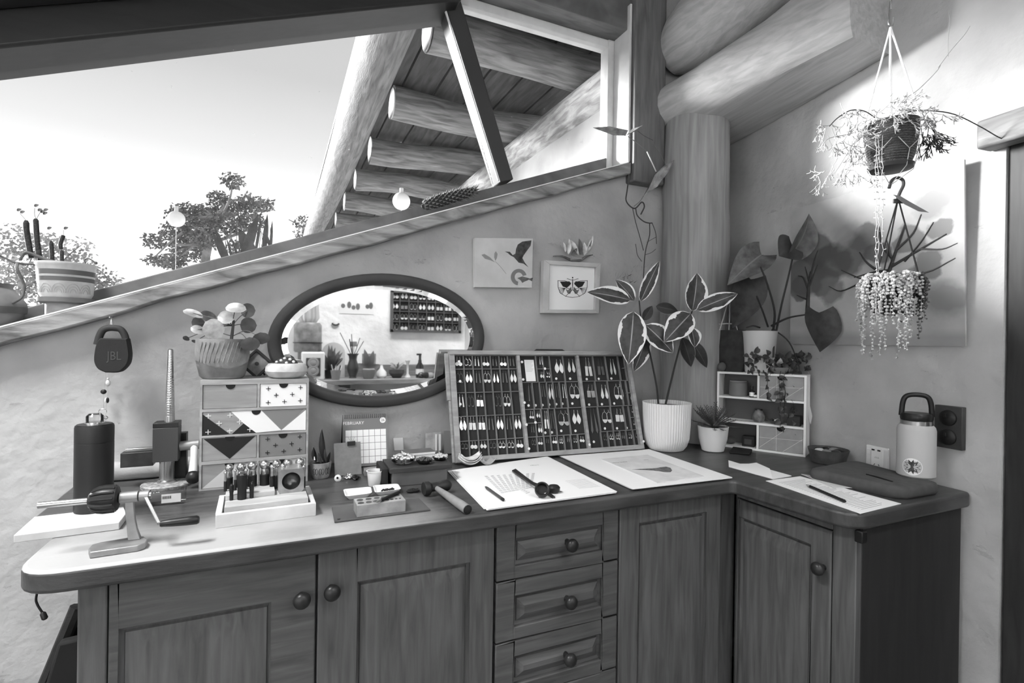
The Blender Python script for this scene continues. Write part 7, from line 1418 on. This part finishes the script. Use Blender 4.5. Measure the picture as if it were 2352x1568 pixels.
# lower pot on a plastic hanger
YH2 = .75; zr2, zb2 = hp(2068,640).z, hp(2068,722).z; h2_ = thing('hanging_pot', 'dark hanging pot of trailing heart-shaped beads of leaf', 'hanging plant', (PX+.012,YH2,zb2)); PX2 = PX+.012; R2 = 60*k
MB().lathe([(R2*.68,0),(R2*.72,.004),(R2*.95,zr2-zb2-.006),(R2,zr2-zb2-.004),(R2,zr2-zb2),(R2*.92,zr2-zb2),(R2*.9,(zr2-zb2)*.85),(0,(zr2-zb2)*.85)],40).build('pot', mat('pot_black', 38, .5), h2_)
tp2 = hp(2063,455); lt = hp(2063,410)
for a in (.9,3.0,5.1): MB().tube([tp2, V((PX2+R2*.97*math.cos(a),YH2+R2*.97*math.sin(a),zr2))],.0017,6).build('hanger_wire', M_BLACK, h2_, world=True)
MB().tube(bez([hp(x,y) for x,y in ((2042,432),(2048,415),(2060,408),(2073,413),(2075,425),(2068,440),(2062,455))],5),.0036,8).build('hook', mat('hook_grey', 60, .5), h2_, world=True); mb = MB(); mb.prism([(-.013,-.006),(.013,-.006),(.013,.0),(.004,.006),(-.013,.004)],-.002,.002,frame_m(hp(2064,461),_r,V((0,0,1)))); mb.build('hook_plate', mat('hook_grey', 60), h2_, bevel=.001, world=True)
P = [hp(x,y)-_F*.008 for x,y in ((2046,449),(2062,452),(2082,464),(2128,490),(2104,487),(2072,471))]; mb = MB(); mb.poly(P); o = mb.build('plant_tag', mat('tag_grey', 112, .6), h2_, world=True, smooth=0); o.modifiers.new('s','SOLIDIFY').thickness = .0006
rn = random.Random(17); fol = {0:MB(),1:MB()}
for i in range(150):
    a = rn.uniform(0,6.283); side = math.cos(a)*_r.x+math.sin(a)*_r.y; fr = math.cos(a)*_F.x+math.sin(a)*_F.y
    if fr > .75: continue
    L = rn.uniform(.04,.14)*(1.0 if side < .3 else .9) if rn.random() < .75 else rn.uniform(.12,.205)*(1 if side < .2 else .75)
    if .05 < side < .7 and fr < -.4 and rn.random() < .7: L *= .35
    p = V((PX2+R2*rn.uniform(.8,1.1)*math.cos(a),YH2+R2*rn.uniform(.8,1.1)*math.sin(a),zr2+rn.uniform(0,.012))); n = max(3,int(L/.0075)); m_ = fol[0 if side < .55 else 1]; path = []
    for j in range(n):
        o_ = min(1,j/3)*.010*1.0; q = p+V((math.cos(a),math.sin(a),0))*o_+V((rn.uniform(-.002,.002),rn.uniform(-.002,.002),.006*math.sin(min(j,2)*1.2)-j*L/n)); path.append(q)
        s = rn.uniform(.0026,.0042)*(1 if j < n*.5 else .75); m_.sph(q+V((rn.uniform(-.003,.003),rn.uniform(-.003,.003),0)),(s,s,s*.9),6,4)
    m_.tube(path,.0005,3,cap=False)
for i in (0,1): o = fol[i].build('trailing_beads', mat('bead_leaf_lit', 170, .5, var=.35, vs=90) if i == 0 else mat('bead_leaf_shaded', 74, .5, var=.3, vs=90), h2_, world=True); o['kind'] = 'stuff'  # side light put into the leaf colour: pale left, dark right
# ================================================================== POTS ON THE SILL
YPt = 1.625
def sl_p(px, py, y=YPt): return at_y(px, py, y)
c = sl_p(152,697); k = pxm(c)*.92; zst = stz(c.x)
bp_ = thing('striped_pot', 'striped pot of finger cactus on the left of the sill', 'potted plant', (c.x,YPt,zst)); zsa = sl_p(156,698).z; zb_ = sl_p(156,686).z; zrm = sl_p(152,607).z
mb = MB(); nn = 28
for i in range(nn): a = 6.28319*i/nn; x, y = 40*k*math.cos(a), 40*k*math.sin(a)*.9; mb.v += [V((c.x+x,YPt+y,stz(c.x+x)-.0005+.001)),V((c.x+x,YPt+y,zsa))]
mb.f = [(2*i,2*((i+1)%nn),2*((i+1)%nn)+1,2*i+1) for i in range(nn)]+[tuple(2*i+1 for i in range(nn)),tuple(2*i for i in range(nn-1,-1,-1))]; mb.build('foot_ring', M_PLY, bp_, world=True)
def wl(mb, prof, m, name): mb.lathe(prof, 40, (c.x,YPt,0)); return mb.build(name, m, bp_, world=True)
wl(MB(), [(48*k,zsa),(55*k,zsa+.003),(56*k,zb_+.001),(50*k,zb_+.001)], mat('saucer_mid', 110, .6), 'saucer')
zz2 = lambda f: zb_+.0012+(zrm-zb_)*f
wl(MB(), [(48*k,zz2(0)),(53*k,zz2(.12)),(58*k,zz2(.9)),(60*k,zz2(.93)),(60*k,zz2(1)),(57*k,zz2(1)),(55*k,zz2(.9)),(0,zz2(.88))], mat('glaze_pale', 196, .5, var=.06, vs=40), 'pot')
for f0,f1 in ((.46,.58),(.64,.78)): wl(MB(), [((53.3+4.8*(f0-.12)/.78)*k,zz2(f0)),((53.4+4.8*(f1-.12)/.78)*k,zz2(f1))], mat('glaze_band_dark', 92, .6), 'dark_band')
for a in (-2.55,-2.05,-1.55,-1.05,-.55):
    for q in (.10,.07,.04): MB().tube([V((c.x+(54.2+6*(h_))*k*math.cos(a+q*2.6*math.cos(t_)),YPt+(54.2+6*(h_))*k*math.sin(a+q*2.6*math.cos(t_)),zz2(.12+h_))) for t_ in [i*.35 for i in range(10)] for h_ in [q*2.6*math.sin(t_)]],.0005,4).build('rainbow_line', M_INKL, bp_, world=True)
M_CA = mat('cactus_dark', 44, .8, var=.3, vs=200, bump=.4, bs=300)
for pts, r_ in (([(72,592),(66,560),(61,530),(60,506)],6.0),([(92,598),(86,560),(83,520),(82,502)],5.6),([(120,604),(119,575),(117,553)],4.6),([(143,606),(142,590),(142,574)],4.2),([(140,572),(139,560),(144,545),(146,540)],4.4)):
    P = [sl_p(*p) for p in pts]; cc = bez(P,4); n = len(cc); MB().tube(cc,[r_*k*(.8 if i in (0,) else 1)*(.55 if i == n-1 else 1) for i in range(n)],12).build('cactus_finger', M_CA, bp_, world=True)
for (x,y) in ((38,484),(46,489),(78,474),(86,484),(92,488),(100,484),(98,492),(146,526),(108,526)): P = sl_p(x,y); leaf(P, P+V((.009,0,.006)), .008, (0,-1,.3), M_GRASS, bp_, 'oval', .1, .2, 'leaflet', 5, 3)
for pts in ([(82,502),(79,490),(80,478)],[(60,506),(46,490)],[(84,502),(92,488)],[(146,540),(146,528)]): MB().tube([sl_p(*p) for p in pts],.0006,4).build('thread_stem', M_GRASS, bp_, world=True)
M_VN = mat('vine_bark', 84, .8, var=.25, vs=60)
for pts, r_ in (([(128,603),(95,592),(70,582),(58,581),(50,590),(46,598)],(.0045,.003)),([(99,607),(60,606),(33,602),(15,594),(0,587)],(.0028,.0022)),([(196,606),(194,597),(203,594),(212,598),(220,604)],(.002,.0016)),([(40,604),(39,618),(50,640),(56,660),(50,682),(30,695),(0,706)],(.0035,.0028))):
    P = bez([sl_p(x,y,YPt-.03 if y > 612 else YPt-.01) for x,y in pts],5); n = len(P); MB().tube(P,[r_[0]+(r_[1]-r_[0])*i/(n-1) for i in range(n)],8).build('vine', M_VN, bp_, world=True)
MB().sph(sl_p(220,604),.0042,10,6).build('bud', M_VN, bp_, world=True)
c = sl_p(-8,700,1.628); k = pxm(c)*.85; ur = thing('clay_urn', 'grey clay urn cut by the left edge of the photo', 'urn', (c.x,1.628,stz(c.x+.035)+.001)); z0 = ur.location.z; zn = sl_p(10,652,1.628).z-z0
Rr = 62*k; MB().lathe([(Rr*.55,0),(Rr*.8,zn*.14),(Rr,zn*.42),(Rr*.98,zn*.55),(Rr*.62,zn*.84),(Rr*.52,zn*.90),(Rr*.58,zn),(Rr*.5,zn),(Rr*.44,zn*.9),(0,zn*.5)],36).build('urn', mat('clay_grey', 104, .7, var=.15, vs=14), ur); MB().lathe([(Rr*.985,zn*.30),(Rr*1.005,zn*.42),(Rr*1.0,zn*.46)],36).build('glaze_ring', mat('clay_dark', 78, .5), ur)
# spiky cone plant lying on the sill
yk = 1.62; A_, B_ = at_y(968,474,yk), at_y(1094,436,yk); cn = thing('spiky_cone', 'long spiky dried cone lying on the sill near the mullion', 'cone', A_.lerp(B_,.5)-V((0,0,.02)))
ax = (B_-A_); La = ax.length; ax.normalize(); s_ = ax.cross(V((0,1,0))).normalized(); w_3 = ax.cross(s_)
mb = MB(); mb.tube([A_+ax*La*u for u in (0,.08,.3,.7,.93,1)],[.004,.015,.020,.018,.012,.004],14); mb.build('core', mat('cone_core', 48, .9), cn, world=True)
for i in range(17):
    u = .03+.94*i/16; rr = .020*math.sin(math.pi*(.12+.80*u))**.5
    for j in range(11):
        a = 6.283*(j+.5*(i%2))/11; rd = s_*math.cos(a)+w_3*math.sin(a); p = A_+ax*La*u+rd*rr*.85; tp3 = p+(rd*.011+ax*.012); q = rd.cross(ax)*.0042; mb = MB(); mb.add([p-q,p+q,tp3,p+ax*.004+rd*.003],[(0,1,2),(0,2,3),(1,3,2),(0,3,1)]); mb.build('scale', mat('cone_scale', 96, .8, var=.3, vs=80), cn, world=True, smooth=0)
# dried vine with folded leaves by the log post
yv = 1.53; dv_ = thing('dried_vine', 'dried curling vine with two folded leaves by the log post', 'dried plant', at_y(1452,475,yv))
def vp(px, py, y=yv): return at_y(px, py, y)
M_DL_ = leafmat('dried_leaf', 150, rough=.7); M_DS = mat('dried_stem', 120, .8); M_DSD = mat('dried_stem_dark', 70, .8)
for pts, m in (([(1362,293),(1400,290),(1443,299),(1437,312),(1408,310)],M_DL_),([(1437,312),(1452,296),(1476,288),(1462,300)],M_DL_),([(1549,367),(1528,378),(1505,400),(1478,450),(1510,428),(1535,395)],M_DL_),([(1478,450),(1505,400),(1508,394),(1496,422)],mat('dried_leaf_dark', 80, .8))):
    P = [vp(*p, yv-.03+.02*(i%2)) for i,p in enumerate(pts)]; mb = MB(); mb.poly(P); mb.f = [(0,i,i+1) for i in range(1,len(P)-1)]; o = mb.build('folded_leaf', m, dv_, world=True, smooth=0); o.modifiers.new('s','SOLIDIFY').thickness = .0008
for pts, r_, m in (([(1442,313),(1465,330),(1485,347)],.0012,M_DS),([(1486,348),(1496,370),(1507,394)],.0024,mat('pale_stalk', 222, .6)),([(1478,450),(1470,462),(1456,474)],.0012,M_DS),([(1444,412),(1440,440),(1438,460),(1448,474),(1460,478),(1474,464),(1480,474),(1472,492)],.0026,M_DSD),([(1460,478),(1464,495),(1478,508),(1490,512),(1498,512)],.0022,M_DSD),([(1492,512),(1492,540),(1484,570),(1480,600),(1478,640)],.002,M_DSD),([(1453,478),(1460,510),(1470,545),(1478,575)],.0016,M_DSD),([(1498,512),(1506,535),(1508,560)],.0014,M_DSD),([(1486,556),(1500,548),(1508,544)],.001,M_DSD),([(1482,585),(1496,580),(1506,572)],.001,M_DSD),([(1460,560),(1464,585),(1474,600)],.0012,M_DSD),([(1444,400),(1445,410),(1444,420)],.0022,M_DSD),([(1464,300),(1480,312),(1500,322)],.0008,M_DSD),([(1500,330),(1515,350),(1528,378)],.0008,M_DS)):
    MB().tube(bez([vp(*p) for p in pts],4), r_, 6).build('vine_stem', m, dv_, world=True)
mb = MB(); rn = random.Random(23)
for i in range(46): p = vp(rn.uniform(1412,1450),rn.uniform(628,650),1.60); d = V((rn.uniform(-.5,.5),-.3,rn.uniform(.2,1))).normalized()*.018; q = d.orthogonal().normalized()*.0015; n0 = len(mb.v); mb.v += [p-q,p+q,p+d]; mb.f.append((n0,n0+1,n0+2))
for i in range(40): p = vp(rn.uniform(1448,1496),rn.uniform(610,650),1.58); d = V((rn.uniform(-.5,.5),-.3,rn.uniform(.2,1))).normalized()*.016; q = d.orthogonal().normalized()*.0013; n0 = len(mb.v); mb.v += [p-q,p+q,p+d]; mb.f.append((n0,n0+1,n0+2))
o = mb.build('dry_tuft', M_DSD, dv_, world=True, attr=1, smooth=0); o['kind'] = 'stuff'
